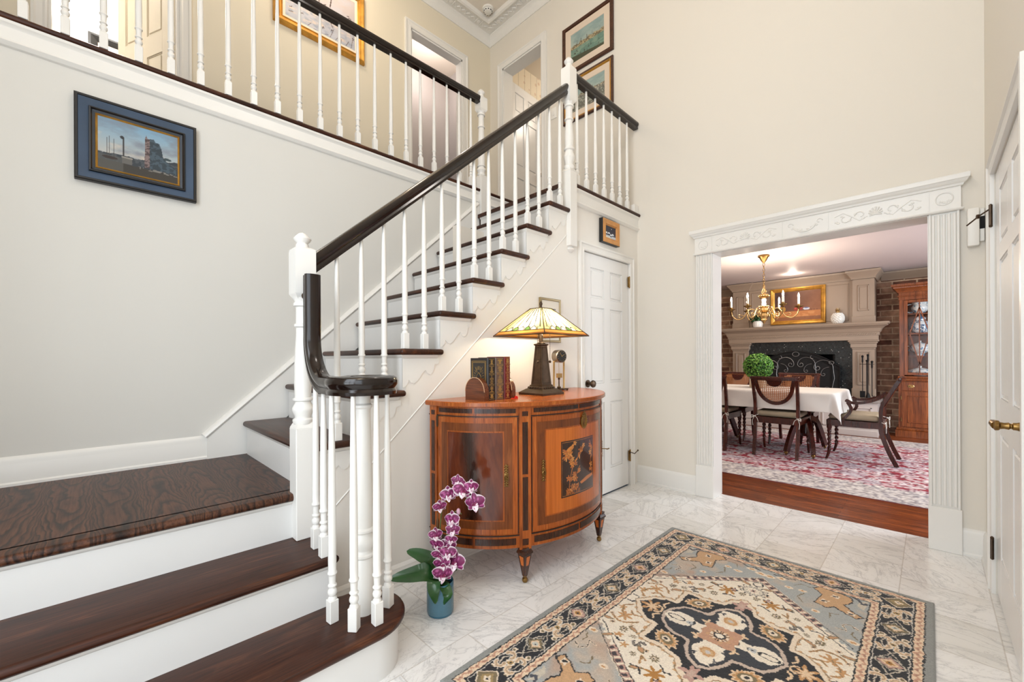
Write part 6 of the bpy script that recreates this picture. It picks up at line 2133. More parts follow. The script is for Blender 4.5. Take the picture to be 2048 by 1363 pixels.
# fire tools
fx, fy = -0.655, 7.93
ts = thing('tool_stand', 'black iron stand for fire tools on the raised hearth', 'fire tool stand', (fx, fy, 0.53))
G().box(fx - 0.07, fx + 0.07, fy - 0.05, fy + 0.05, 0.531, 0.545, 0.004, 1).tube([(fx, fy + 0.01, 0.54), (fx, fy + 0.01, 1.08)], 0.006, 8).tube([(fx - 0.08, fy, 1.04), (fx + 0.085, fy, 1.04)], 0.004, 6).sphere((fx, fy + 0.01, 1.09), 0.014, 10).build('stand', M['iron'], ts)
for k, (dx, zt_, nm) in enumerate(((-0.045, 1.15, 'leftmost black fire tool hanging with a shovel end on the hearth stand'), (0.015, 1.165, 'middle and tallest black fire tool on the hearth stand'), (0.06, 1.07, 'rightmost and shortest black fire tool on the hearth stand'))):
    f_ = thing('fire_tool', nm, 'fire tool', (fx + dx, fy - 0.012, 0.57), group='fire tools on the hearth')
    x, y = fx + dx, fy - 0.018
    G().tube([(x, y, 0.58), (x, y, zt_)], 0.005, 8).build('shaft', M['iron'], f_)
    G().lathe([(0.006, zt_ - 0.09), (0.011, zt_ - 0.07), (0.009, zt_ - 0.02), (0.014, zt_), (0.016, zt_ + 0.012), (0.0005, zt_ + 0.024)], (x, y, 0), 10).build('grip', M['iron'], f_)
    if k == 0: G().box(x - 0.03, x + 0.03, y - 0.008, y - 0.002, 0.555, 0.65, 0.002, 1).build('shovel_blade', M['iron'], f_)
    elif k == 1: G().lathe([(0.03, 0.555), (0.02, 0.6), (0.006, 0.63)], (x, y, 0), 10).build('brush', M['iron'], f_)
    else: G().tube([(x, y, 0.6), (x + 0.01, y, 0.57), (x + 0.03, y, 0.585)], 0.005, 6).build('hook', M['iron'], f_)

# mantel ornaments
picture('framed_painting', 'still life with red jars in a heavy gilt frame above the mantel', 'painting', wall_m('-y', -1.905, FY - 0.02, 1.685), 0.755, 0.60,
        [('frame', M['gilt'], [(0, 0), (0, 0.02), (0.006, 0.035), (0.022, 0.04), (0.036, 0.032), (0.044, 0.035), (0.056, 0.026), (0.064, 0.018)])], 0.063, 0.017, still_life())
pn = thing('pineapple_jar', 'white ceramic pineapple with a gold crown on the mantel right of the painting', 'ornament', (-0.995, 8.0, 1.65))
g = G().lathe([(0.035, 1.651), (0.06, 1.665), (0.076, 1.715), (0.075, 1.755), (0.06, 1.80), (0.034, 1.82), (0.0005, 1.822)], (-0.995, 8.0, 0), 24)
for k in range(9):
    z = 1.665 + 0.0175 * k
    rr_ = 0.077 * math.sqrt(max(0.1, 1 - ((z - 1.735) / 0.094) ** 2))
    for j in range(13):
        a = 2 * PI * (j + 0.5 * (k % 2)) / 13
        g.sphere((-0.995 + rr_ * math.cos(a), 8.0 + rr_ * math.sin(a), z), 0.0115, 6)
g.build('body', M['white_cer'], pn)
g = G()
for k in range(22):
    a = 2.4 * k; r_ = 0.012 + 0.002 * k; hgt = 0.095 - 0.0024 * k
    m = Matrix.Translation((-0.995, 8.0, 1.818)) @ Matrix.Rotation(a, 4, 'Z') @ Matrix.Rotation(0.25 + 0.03 * k, 4, 'Y')
    g.add([(0.002, -0.009, 0), (0.002, 0.009, 0), (0.0, 0.008, hgt * 0.5), (0, 0, hgt), (0, -0.008, hgt * 0.5), (0.008, 0, hgt * 0.4)], [(0, 1, 5), (1, 2, 5), (2, 3, 5), (3, 4, 5), (4, 0, 5)], m)
g.build('crown', M['gold'], pn, smooth=0, recalc=False)
vp = thing('potted_plant', 'leafy green plant in a small white pot on the left of the mantel', 'plant', (-2.08, 8.0, 1.65))
G().lathe([(0.045, 1.651), (0.07, 1.66), (0.078, 1.71), (0.07, 1.765), (0.062, 1.762), (0.0005, 1.75)], (-2.08, 8.0, 0), 20).build('pot', M['white_cer'], vp)
leaf_ball('foliage', (-2.08, 8.0, 1.80), 0.10, 200, 0.05, vp, (1.15, 0.9, 0.6), 4, ((44, 92, 50), (70, 120, 66), (36, 70, 44)))

# ---------------------------------------------------------------- china cabinet
BX0, BX1, BYF = -0.325, 0.80, 8.15
cc = thing('china_cabinet', 'cherry china cabinet with lattice glass door right of the fireplace', 'cabinet', ((BX0 + BX1) / 2, 8.34, 0))
CB = lambda g, n, m=None, p=None, s=25: g.build(n, m or M['cherry'], p or cc, smooth=s)
CB(G().box(BX0 - 0.035, BX1 + 0.035, BYF - 0.035, 8.545, 0, 0.1, 0.004, 1).box(BX0 - 0.025, BX1 + 0.025, BYF - 0.025, 8.545, 0.1, 0.135, 0.008, 2), 'plinth')
CB(G().box(BX0, BX1, BYF, 8.545, 0.13, 0.8), 'base_carcass')
CB(G().box(BX0 - 0.02, BX1 + 0.02, BYF - 0.02, 8.545, 0.8, 0.835, 0.008, 2).box(BX0 - 0.008, BX1 + 0.008, BYF - 0.008, 8.545, 0.835, 0.87, 0.006, 2), 'waist_moulding')
g = G().box(BX0 + 0.01, BX0 + 0.03, BYF + 0.03, 8.545, 0.87, 2.02).box(BX1 - 0.03, BX1 - 0.01, BYF + 0.03, 8.545, 0.87, 2.02).box(BX0 + 0.01, BX1 - 0.01, 8.525, 8.545, 0.87, 2.02).box(BX0 + 0.01, BX1 - 0.01, BYF + 0.03, 8.545, 2.0, 2.02)
for x in (BX0 + 0.012, 0.21, BX1 - 0.062): g.box(x, x + 0.05, BYF + 0.01, BYF + 0.032, 0.87, 2.02)
CB(g, 'upper_carcass')
CB(G().box(BX0 + 0.03, BX1 - 0.03, BYF + 0.05, 8.525, 1.745, 1.76).box(BX0 + 0.03, BX1 - 0.03, BYF + 0.05, 8.525, 1.46, 1.475).box(BX0 + 0.03, BX1 - 0.03, BYF + 0.05, 8.525, 1.145, 1.16), 'shelf')
path = [(BX0, 8.545, 2.0), (BX0, BYF, 2.0), (BX1, BYF, 2.0), (BX1, 8.545, 2.0)]
g = G().box(BX0 + 0.004, BX1 - 0.004, BYF + 0.004, 8.545, 1.955, 2.13)
g.sweep(path, [(0, 0.06), (0.01, 0.062), (0.012, 0.075), (0.035, 0.11), (0.05, 0.122), (0.052, 0.14), (0.07, 0.15), (0.075, 0.18), (0, 0.18)]).sweep(path, [(0, 0.0), (0.008, 0.003), (0.008, 0.012), (0, 0.016)])
CB(g, 'cornice')
for (xa, xb) in ((BX0 + 0.06, 0.21), (0.26, BX1 - 0.06)):
    w = 0.038
    z0_, z1_ = 0.885, 1.95
    g = G().box(xa, xa + w, BYF, BYF + 0.022, z0_, z1_, 0.003, 1).box(xb - w, xb, BYF, BYF + 0.022, z0_, z1_, 0.003, 1).box(xa + w, xb - w, BYF, BYF + 0.022, z0_, z0_ + w, 0.003, 1).box(xa + w, xb - w, BYF, BYF + 0.022, z1_ - w, z1_, 0.003, 1)
    dr_ = CB(g, 'glass_door')
    xm = -0.115 if xa < 0 else xa + 0.21
    xl, xr = xa + w, xb - w
    zm = 1.475
    g = G()
    def bar(p, q): g.sweep([(p[0], BYF + 0.011, p[1]), (q[0], BYF + 0.011, q[1])], RECT(0.0065, 0.006), up=(0, 1, 0))
    xm = (xl + xr) / 2 if xa > 0 else -0.107
    hw2 = xm - xl - 0.02
    bar((xm, z0_ + w), (xm, z1_ - w))
    bar((xl, zm), (xr, zm))
    for s in (-1, 1):
        bar((xm, 1.84), (xm + s * hw2, zm)); bar((xm, 1.04), (xm + s * hw2, zm))
        bar((xm, 1.74), (xm + s * hw2 * 0.6, zm)) if False else None
    CB(g, 'mullion', M['cherry'], dr_)
    CB(G().box(xl, xr, BYF + 0.016, BYF + 0.018, z0_ + w, z1_ - w), 'glass_pane', M['pane'], dr_)
    dw = CB(G().box(xa - 0.03, xb + 0.01, BYF - 0.012, BYF + 0.002, 0.665, 0.79, 0.004, 1), 'drawer')
    for xp in ((xa + 0.07, xb - 0.09)):
        CB(G().lathe([(0.034, 0), (0.034, 0.003), (0.028, 0.006), (0.018, 0.004), (0.012, 0.012), (0.0005, 0.014)], n=16, M=Matrix.Translation((xp, BYF - 0.012, 0.728)) @ Matrix.Rotation(PI / 2, 4, 'X') @ Matrix.Diagonal((1, 0.75, 1, 1))), 'drawer_pull', M['gold'], dw)
    dd = CB(G().box(xa - 0.03, xb + 0.01, BYF - 0.012, BYF + 0.002, 0.15, 0.655, 0.004, 1), 'lower_door')
    g = G()
    for (a, b, c, d) in ((xa + 0.03, xb - 0.05, 0.21, 0.222), (xa + 0.03, xb - 0.05, 0.585, 0.597), (xa + 0.03, xa + 0.042, 0.21, 0.597), (xb - 0.062, xb - 0.05, 0.21, 0.597)): g.box(a, b, BYF - 0.019, BYF - 0.01, c, d, 0.003, 1)
    CB(g, 'panel_moulding', M['cherry'], dd)
    g = G()
    for z in (0.25, 0.56): g.lathe([(0.005, -0.025), (0.005, 0.025)], (xa - 0.032, BYF - 0.012, z), 8)
    CB(g, 'hinge', M['brass'], dd)
mb_ = N('blue_and_white_porcelain')
nn = mb_.noise(mb_.coords(), 22, 3, 0.5, 1.0)
mb_.col(mb_.ramp(nn.outputs[0], [(0.46, rgb(236, 240, 242)), (0.5, rgb(40, 84, 130)), (0.58, rgb(70, 120, 160)), (0.62, rgb(236, 240, 242))]))
mb_.set(rough=0.12, coat=0.5)
M['blue_white'] = mb_.m
mc = N('blue_sprigged_porcelain')
nn = mc.noise(mc.coords(), 30, 2, 0.5)
mc.col(mc.ramp(nn.outputs[0], [(0.58, rgb(234, 236, 234)), (0.62, rgb(130, 170, 196)), (0.68, rgb(110, 150, 184))]))
mc.set(rough=0.12, coat=0.5)
M['sprig'] = mc.m
px0, py0 = -0.105, 8.32
def pot(name, label, cat, z, prof, mat, extras):
    t = thing(name, label, cat, (px0, py0, z))
    G().lathe([(r_, z + 0.001 + h) for r_, h in prof], (px0, py0, 0), 26).build('body', mat, t)
    for pn_, g_ in extras: g_.build(pn_, mat, t)
tor = lambda cx, cz, r_, a0, a1, w=0.009: G().tube([(px0 + cx + r_ * math.cos(a0 + (a1 - a0) * k / 14), py0, cz + r_ * 1.1 * math.sin(a0 + (a1 - a0) * k / 14)) for k in range(15)], w, 8)
pot('pitcher', 'white pitcher with blue flowers on the top shelf behind the cabinet glass', 'pitcher', 1.76, [(0.05, 0), (0.055, 0.01), (0.09, 0.05), (0.095, 0.085), (0.075, 0.125), (0.085, 0.16), (0.08, 0.16), (0.07, 0.125), (0.0005, 0.05)], M['sprig'], [('handle', tor(-0.10, 1.84, 0.055, PI * 0.4, PI * 1.7)), ('spout', G().tube([(px0 + 0.07, py0, 1.87), (px0 + 0.11, py0, 1.925)], [0.03, 0.012], 8))])
pot('ginger_jar', 'blue and white ginger jar on the second shelf behind the cabinet glass', 'jar', 1.475, [(0.06, 0), (0.075, 0.01), (0.11, 0.07), (0.112, 0.11), (0.085, 0.165), (0.055, 0.185), (0.055, 0.2), (0.065, 0.205), (0.06, 0.23), (0.02, 0.25), (0.012, 0.26), (0.018, 0.272), (0.0005, 0.28)], M['blue_white'], [])
pot('tureen', 'white lidded soup tureen on the third shelf behind the cabinet glass', 'tureen', 1.16, [(0.05, 0), (0.055, 0.012), (0.04, 0.025), (0.09, 0.06), (0.115, 0.11), (0.112, 0.13), (0.08, 0.165), (0.03, 0.185), (0.012, 0.195), (0.018, 0.21), (0.0005, 0.22)], M['sprig'], [('handle', tor(-0.12, 1.265, 0.03, PI * 0.4, PI * 1.6)), ('handle', tor(0.12, 1.265, 0.03, -PI * 0.6, PI * 0.6))])
pot('covered_dish', 'white oval covered dish on the cabinet floor behind the glass', 'dish', 0.87, [(0.07, 0), (0.08, 0.01), (0.14, 0.05), (0.145, 0.065), (0.12, 0.09), (0.05, 0.115), (0.014, 0.12), (0.022, 0.14), (0.0005, 0.15)], M['sprig'], [('handle', tor(-0.155, 0.93, 0.028, 0, 2 * PI, 0.007)), ('handle', tor(0.155, 0.93, 0.028, 0, 2 * PI, 0.007))])

# ---------------------------------------------------------------- chandelier
HX, HY = -1.487, 5.99
cl = thing('chandelier', 'brass six-candle chandelier with crystal column over the dining table', 'chandelier', (HX, HY, 2.44))
G().lathe([(0.008, 2.34), (0.014, 2.35), (0.03, 2.37), (0.05, 2.41), (0.066, 2.422), (0.066, 2.428), (0.06, 2.4395)], (HX, HY, 0), 20).build('canopy', M['brass'], cl)
g = G()
z = 2.34; k = 0
while z > 2.06:
    a = PI / 2 * (k % 2)
    g.tube([(HX + 0.011 * math.cos(q) * math.cos(a), HY + 0.011 * math.cos(q) * math.sin(a), z - 0.018 + 0.022 * math.sin(q)) for q in [2 * PI * i / 12 for i in range(12)]], 0.0028, 6, closed=True)
    z -= 0.034; k += 1
g.build('chain', M['brass'], cl)
g = G().lathe([(0.004, 2.07), (0.008, 2.05), (0.006, 2.03)][::-1], (HX, HY, 0), 10)
for k in range(8):
    a = 2 * PI * k / 8
    g.tube([(HX, HY, 2.045), (HX + 0.018 * math.cos(a), HY + 0.018 * math.sin(a), 2.0), (HX + 0.03 * math.cos(a), HY + 0.03 * math.sin(a), 1.975), (HX + 0.012 * math.cos(a), HY + 0.012 * math.sin(a), 1.955)], 0.0025, 5)
g.lathe([(0.012, 1.94), (0.05, 1.945), (0.055, 1.93), (0.04, 1.92), (0.056, 1.905), (0.045, 1.895), (0.02, 1.89)][::-1], (HX, HY, 0), 18)
for k in range(14):
    a = 2 * PI * k / 14
    g.sphere((HX + 0.056 * math.cos(a), HY + 0.056 * math.sin(a), 1.925), 0.009, 6)
    g.sphere((HX + 0.05 * math.cos(a), HY + 0.05 * math.sin(a), 1.79), 0.010, 6)
g.lathe([(0.02, 1.80), (0.055, 1.795), (0.045, 1.78), (0.06, 1.765), (0.062, 1.74), (0.03, 1.72), (0.055, 1.70), (0.06, 1.67), (0.035, 1.635), (0.04, 1.62), (0.02, 1.6), (0.016, 1.585), (0.0005, 1.57)][::-1], (HX, HY, 0), 18)
g.build('body', M['gold'], cl)
G().lathe([(0.022, 1.80), (0.028, 1.82), (0.022, 1.85), (0.028, 1.87), (0.02, 1.89)], (HX, HY, 0), 12).build('crystal_column', plain('cut_crystal', (0.9, 0.92, 0.95, 1), 0.05, coat=1.0), cl)
for k in range(6):
    a = math.radians(16 + 60 * k)
    c, s = math.cos(a), math.sin(a)
    A = lambda r_, z_: (HX + r_ * c, HY + r_ * s, z_)
    ar = G().tube(bez([A(0.04, 1.68), A(0.09, 1.74), A(0.145, 1.765), A(0.19, 1.72), A(0.235, 1.655), A(0.30, 1.64), A(0.35, 1.68), A(0.365, 1.745)], 30), 0.0065, 8).build('arm', M['gold'], cl)
    G().tube(bez([A(0.10, 1.735), A(0.135, 1.70), A(0.115, 1.67), A(0.09, 1.69), A(0.11, 1.705)], 16), 0.0045, 6).tube(bez([A(0.22, 1.68), A(0.27, 1.70), A(0.285, 1.675), A(0.262, 1.665)], 14), 0.004, 6).build('arm_scroll', M['gold'], ar)
    p = A(0.365, 0)
    cu = G().lathe([(0.007, 1.735), (0.012, 1.75), (0.02, 1.758), (0.045, 1.772), (0.047, 1.778), (0.03, 1.772), (0.014, 1.772), (0.014, 1.79), (0.0145, 1.80)], (p[0], p[1], 0), 16).build('candle_cup', M['brass'], cl)
    G().lathe([(0.0125, 1.775), (0.0125, 1.872), (0.009, 1.876)], (p[0], p[1], 0), 12).build('candle_sleeve', M['candle'], cu)

    G().lathe([(0.006, 1.876), (0.011, 1.892), (0.0095, 1.908), (0.004, 1.93), (0.0005, 1.938)], (p[0], p[1], 0), 12).build('bulb', M['bulb'], cu)
rl = thing('recessed_light', 'small lit recessed lamp in the dining room ceiling by the fireplace', 'ceiling light', (-1.504, 7.637, 2.44))
G().lathe([(0.07, 2.434), (0.085, 2.436), (0.088, 2.4395)], (-1.504, 7.637, 0), 24).build('trim_ring', M['plastic'], rl)
G().lathe([(0.066, 2.4325), (0.066, 2.4335)], (-1.504, 7.637, 0), 24).build('lens', M['can_light'], rl)
# ---------------------------------------------------------------- entrance rug
def hall_rug():
    RCX, RCY, RA, RB = -0.612, 1.80, 0.622, 0.942
    nx, ny = 500, 756
    U, W = UV(nx, ny)
    X = (U - 0.5) * 2 * RA; Y = (W - 0.5) * 2 * RB
    wx = (vnoise(X * 160, Y * 160, 3) - 0.5) * 0.0065 + (vnoise(X * 45, Y * 45, 13) - 0.5) * 0.006
    wy = (vnoise(X * 160, Y * 160, 5) - 0.5) * 0.0065 + (vnoise(X * 45, Y * 45, 15) - 0.5) * 0.006
    a = np.abs(X) + wx * (np.abs(X) > 0.008); b = np.abs(Y) + wy * (np.abs(Y) > 0.008)
    da, db = RA - a, RB - b
    d = np.minimum(da, db)
    IV, NA, SL, TAN, LT, GR, PK, OL, GO, DK, CR = (246, 233, 214), (6, 8, 18), (44, 48, 57), (204, 154, 100), (234, 204, 168), (172, 175, 173), (196, 156, 142), (128, 112, 80), (184, 128, 54), (22, 20, 24), (240, 222, 198)
    img = np.empty(U.shape + (3,)); img[...] = C3(*GR)
    n1 = fbm(X * 9 + 4, Y * 9, 21, 3)
    # ---- field: grey spandrels with blotches
    lay(img, np.clip((n1 - 0.48) * 5, 0, 1), (204, 184, 164), 0.85)
    lay(img, np.clip((fbm(X * 7, Y * 7 + 9, 22, 3) - 0.56) * 7, 0, 1), (196, 158, 132), 0.7)
    orange = [(0.405, 0.56), (0.36, 0.585), (0.33, 0.625), (0.35, 0.66), (0.352, 0.711), (0.308, 0.728), (0.225, 0.735), (0.2, 0.70), (0.242, 0.661), (0.226, 0.56), (0.269, 0.546), (0.30, 0.575), (0.341, 0.548), (0.38, 0.53)]
    on_ = inpoly(a, b, orange)
    lay(img, on_, (206, 164, 120)); lay(img, seg_d(a, b, orange + orange[:1]) < 0.0028, DK)
    for (p, q) in ((0.29, 0.68), (0.26, 0.6), (0.36, 0.56)):
        lay(img, (ell(a, b, p, q, 0.02, 0.008, 0.6) < 1) | (ell(a, b, p, q, 0.008, 0.02, 0.6) < 1), CR); lay(img, (ell(a, b, p, q, 0.013, 0.005, 0.6) < 1), DK)
    pal = [(0.402, 0.63), (0.375, 0.65), (0.372, 0.70), (0.402, 0.728)]
    lay(img, inpoly(a, b, pal), (206, 196, 178)); lay(img, seg_d(a, b, [(0.402, 0.70), (0.385, 0.69), (0.37, 0.72), (0.35, 0.732)]) < 0.006, (72, 74, 84))
    lay(img, seg_d(a, b, [(0.40, 0.44), (0.37, 0.46), (0.345, 0.44), (0.36, 0.40), (0.33, 0.40)]) < 0.004, CR); lay(img, seg_d(a, b, [(0.40, 0.44), (0.37, 0.46), (0.345, 0.44), (0.36, 0.40), (0.33, 0.40)]) < 0.0018, DK)
    for s in ([(0.405, 0.36), (0.38, 0.385), (0.385, 0.41)], [(0.19, 0.52), (0.16, 0.56), (0.18, 0.61)], [(0.13, 0.66), (0.15, 0.7), (0.19, 0.69)], [(0.3, 0.46), (0.29, 0.5), (0.32, 0.52)]): lay(img, seg_d(a, b, s) < 0.0024, OL)
    for (p, q, r_) in ((0.115, 0.62, 0.013), (0.07, 0.69, 0.015), (0.17, 0.63, 0.012), (0.39, 0.33, 0.014), (0.245, 0.48, 0.012), (0.02, 0.67, 0.018)):
        lay(img, ell(a, b, p, q, r_ * 1.5, r_) < 1, CR); lay(img, ell(a, b, p, q, r_ * 0.7, r_ * 0.45) < 1, TAN)
    lay(img, seg_d(a, b, [(0.03, 0.705), (0.06, 0.72), (0.09, 0.705), (0.12, 0.72)]) < 0.0035, DK)
    # ---- ivory hexagon
    hexp = [(0, 0.60), (0.30, 0.345), (0.345, 0.30), (0.405, 0.25), (0.412, 0.20), (0.412, 0), (-0.05, 0), (-0.05, 0.6)]
    hx = (b < 0.60 - 0.85 * a) & (a < 0.412)
    step = 0.007 * np.sign(np.sin((a - b) * 2 * PI / 0.05))
    hx = (b + step < 0.60 - 0.85 * a) & (a < 0.411)
    lay(img, hx, IV)
    ln = (b - (0.60 - 0.85 * a)) / 1.312
    along = (a * 1 - b * 0.85) / 1.312
    chk = (np.abs(ln) < 0.0155) & (a > 0.0) & (a < 0.285)
    ph = (along * 2 * PI / 0.036)
    lay(img, chk, PK); lay(img, chk & (np.sin(ph) > 0.1) & (np.abs(ln - 0.003) < 0.009), (64, 54, 58)); lay(img, chk & (np.sin(ph) < -0.65), CR)
    lay(img, (np.abs(np.abs(ln) - 0.0165) < 0.002) & (a < 0.4), DK); lay(img, (np.abs(ln - 0.0205) < 0.0018) & (a < 0.285), CR)
    # motifs on the ivory ground
    def rosette(p, q, r_, c1, c2):
        th = np.arctan2(b - q, a - p); dd = np.hypot(a - p, b - q) / (r_ * (0.8 + 0.2 * np.cos(8 * th)))
        lay(img, dd < 1, c1); lay(img, dd < 0.5, c2); lay(img, dd < 0.25, DK)
    def star(p, q, r_, c1, k=5):
        th = np.arctan2(b - q, a - p); dd = np.hypot(a - p, b - q) / (r_ * (0.68 + 0.32 * np.cos(k * th)))
        lay(img, dd < 1, c1)
    for (p, q, r_, k) in ((0.094, 0.385, 0.042, 7), (0.345, 0.15, 0.036, 6), (0.30, 0.28, 0.02, 5), (0.385, 0.10, 0.022, 5), (0.25, 0.32, 0.02, 5)):
        star(p, q, r_, GO if k == 7 else TAN, k)
    for (p, q, r_) in ((0.301, 0.235, 0.021), (0.13, 0.31, 0.021), (0.20, 0.345, 0.015), (0.25, 0.252, 0.014), (0.03, 0.395, 0.017)): rosette(p, q, r_, OL, CR)
    star(0.072, 0.41, 0.018, DK, 4); star(0.072, 0.41, 0.011, PK, 4)
    sc_ = [(0.235, 0.275), (0.22, 0.292), (0.205, 0.282), (0.212, 0.268), (0.20, 0.255), (0.19, 0.262)]
    lay(img, seg_d(a, b, sc_) < 0.0062, DK); lay(img, seg_d(a, b, sc_) < 0.003, (150, 140, 130))
    for s in ([(0.36, 0.05), (0.385, 0.075), (0.375, 0.12), (0.345, 0.15)], [(0.28, 0.15), (0.31, 0.19), (0.35, 0.2), (0.385, 0.18)], [(0.16, 0.37), (0.17, 0.33), (0.15, 0.34)], [(0.29, 0.11), (0.32, 0.12), (0.34, 0.1)]):
        lay(img, seg_d(a, b, s) < 0.0048, TAN); lay(img, seg_d(a, b, s) < 0.0016, OL)
    for (p, q, r_) in ((0.17, 0.295, 0.012), (0.06, 0.45, 0.012), (0.36, 0.225, 0.014), (0.395, 0.17, 0.012), (0.285, 0.19, 0.012)): star(p, q, r_, (206, 168, 126), 6); star(p, q, r_ * 0.5, DK, 4)
    for (p, q, an_) in ((0.155, 0.40, 0.5), (0.19, 0.30, -0.6), (0.33, 0.31, 0.8), (0.27, 0.21, -0.4), (0.39, 0.21, 0.2), (0.05, 0.52, 0.3)):
        e_ = ell(a, b, p, q, 0.022, 0.008, an_); lay(img, e_ < 1, (196, 150, 110)); lay(img, np.abs(e_ - 1) < 0.18, OL)
    for s in ([(0.13, 0.42), (0.15, 0.39), (0.18, 0.40)], [(0.10, 0.33), (0.07, 0.35), (0.05, 0.345)], [(0.40, 0.03), (0.375, 0.03), (0.365, 0.01)], [(0.26, 0.3), (0.28, 0.31), (0.3, 0.3)]): lay(img, seg_d(a, b, s) < 0.003, DK)
    lo = ell(a, b, 0.0, 0.462, 0.062, 0.05); th = np.arctan2(b - 0.462, a)
    lod = np.hypot(a / 0.064, (b - 0.462) / 0.05) / (0.82 + 0.18 * np.cos(12 * th))
    lay(img, np.abs(lod - 1) < 0.07, DK); lay(img, np.abs(lod - 0.72) < 0.05, (96, 86, 80)); star(0, 0.462, 0.018, PK, 6); star(0, 0.462, 0.009, DK, 4)
    lay(img, np.abs(ell(a, b, 0.0, 0.54, 0.02, 0.022) - 1) < 0.14, DK)
    # ---- outer medallion, navy
    om = [(0, 0.335), (0.045, 0.292), (0.066, 0.246), (0.11, 0.232), (0.15, 0.222), (0.19, 0.226), (0.226, 0.225), (0.224, 0.16), (0.225, 0.108), (0.27, 0.103), (0.316, 0.07), (0.362, 0.0)]
    poly = om + [(-0.03, 0), (-0.03, 0.335)]
    o_in = inpoly(a, b, poly); o_d = seg_d(a, b, om)
    lay(img, o_in | (o_d < 0.008), NA)
    lay(img, o_d < 0.0125, (190, 150, 110)); lay(img, o_d < 0.0098, CR); lay(img, (o_d < 0.015) & (o_d > 0.0125) & ~o_in, OL); lay(img, (o_d > 0.0098) & (o_d < 0.0125) & o_in, DK)
    lay(img, (np.sin(along * 180) > 0.4) & (o_d > 0.012) & (o_d < 0.022) & ~o_in & (a < 0.36), TAN, 0.8)
    # palmettes on the navy
    e1 = ell(a, b, 0.148, 0.170, 0.048, 0.032, -0.62)
    rag = 0.14 * np.cos(14 * np.arctan2(b - 0.17, a - 0.148))
    lay(img, e1 < 1.15 + rag, LT); lay(img, e1 < 0.95 + rag, TAN); lay(img, e1 < 0.7, OL); lay(img, e1 < 0.42, CR); lay(img, e1 < 0.2, DK)
    star(0.293, 0.0, 0.05, TAN, 7); star(0.293, 0.0, 0.03, LT, 7)
    star(0.0, 0.287, 0.044, PK, 5); star(0, 0.287, 0.022, (206, 176, 160), 5)
    for s in ([(0.245, 0.03), (0.26, 0.05), (0.25, 0.075)], [(0.245, 0.0), (0.255, 0.02), (0.27, 0.025)]): lay(img, seg_d(a, b, s) < 0.007, DK); lay(img, seg_d(a, b, s) < 0.0045, LT)
    # ---- inner medallion
    im = [(0, 0.237), (0.04, 0.214), (0.07, 0.168), (0.082, 0.118), (0.104, 0.112), (0.138, 0.112), (0.18, 0.096), (0.21, 0.06), (0.234, 0)]
    i_in = inpoly(a, b, im + [(-0.03, 0), (-0.03, 0.237)]); i_d = seg_d(a, b, im)
    lay(img, i_in, SL); lay(img, i_d < 0.0075, (206, 186, 170)); lay(img, (np.abs(i_d - 0.0085) < 0.0016), DK)
    # ivory arabesque inside
    f = fbm(X * 24 + 2, Y * 24, 33, 2)
    r_ = np.hypot(a, b); th = np.arctan2(b, a)
    iv1 = (ell(a, b, 0.0, 0.137, 0.058, 0.062) + (f - 0.5) * 0.6 < 1) & i_in
    iv2 = (ell(a, b, 0.165, 0.0, 0.058, 0.045) + (f - 0.5) * 0.5 < 1) & i_in
    iv3 = (np.abs(r_ - 0.088) + (f - 0.5) * 0.03 < 0.021) & i_in & (np.cos(4 * th) > -0.75)
    lay(img, iv1 | iv2 | iv3, IV)
    lay(img, (ell(a, b, 0.075, 0.062, 0.048, 0.026, -0.75) + (f - 0.5) * 0.5 < 1), SL)
    star(0.068, 0.06, 0.024, LT, 4); star(0.04, 0.165, 0.012, SL, 3)
    lay(img, (r_ < 0.088 * (0.78 + 0.22 * np.cos(4 * th + PI))) | (r_ < 0.068), (200, 152, 122)); lay(img, (r_ < 0.052 * (0.8 + 0.2 * np.cos(8 * th + PI))), (206, 160, 120)); lay(img, (r_ < 0.036) & (np.sin(12 * th) > 0.3), CR); lay(img, (r_ < 0.036) & (np.sin(12 * th) < -0.7), DK)
    lay(img, r_ < 0.022, DK); lay(img, r_ < 0.0155, IV)
    t2 = np.hypot(a, b - 0.13); lay(img, t2 < 0.027, TAN); lay(img, t2 < 0.018, (214, 176, 128)); lay(img, t2 < 0.009, (206, 200, 196)); lay(img, (np.abs(t2 - 0.031) < 0.003), CR)
    tr_ = ell(a, b, 0.178, 0.0, 0.033, 0.015); lay(img, np.abs(tr_ - 1) < 0.13, DK); lay(img, tr_ < 0.86, IV)
    lay(img, ell(a, b, 0.122, 0.0, 0.016, 0.012) < 1, (196, 196, 194)); lay(img, ell(a, b, 0.122, 0.0, 0.005, 0.004) < 1, DK)
    # ---- border
    bw0, bw1 = 0.062, 0.176
    guard = (d < 0.209)
    lay(img, guard, (238, 212, 182))
    s = np.where(da < db, b, a); per = np.where(da < db, 0.283, 0.2585)
    zig = np.abs(((s * 26) % 1) - 0.5) * 2
    for (g0, g1) in ((0.03, bw0), (bw1, 0.209)):
        q = (d - g0) / (g1 - g0)
        lay(img, (q > 0.1) & (q < 0.9) & (np.abs(q - 0.25 - 0.5 * zig) < 0.14), (196, 140, 112), 0.75)
        lay(img, (q > 0.1) & (q < 0.9) & (np.abs(q - 0.5) < 0.12) & (zig > 0.7), (176, 130, 110))
    mb = (d > bw0) & (d < bw1)
    lay(img, mb, NA)
    q = (d - bw0) / (bw1 - bw0) - 0.5
    t = ((s / per + 0.5) % 1 - 0.5) * per             # distance to the nearest palmette
    u = t.copy(); v = q * (bw1 - bw0)
    cnr = (da < 0.16) & (db < 0.16)
    odd = (np.floor(s / per + 0.5).astype(int) % 2) == 0
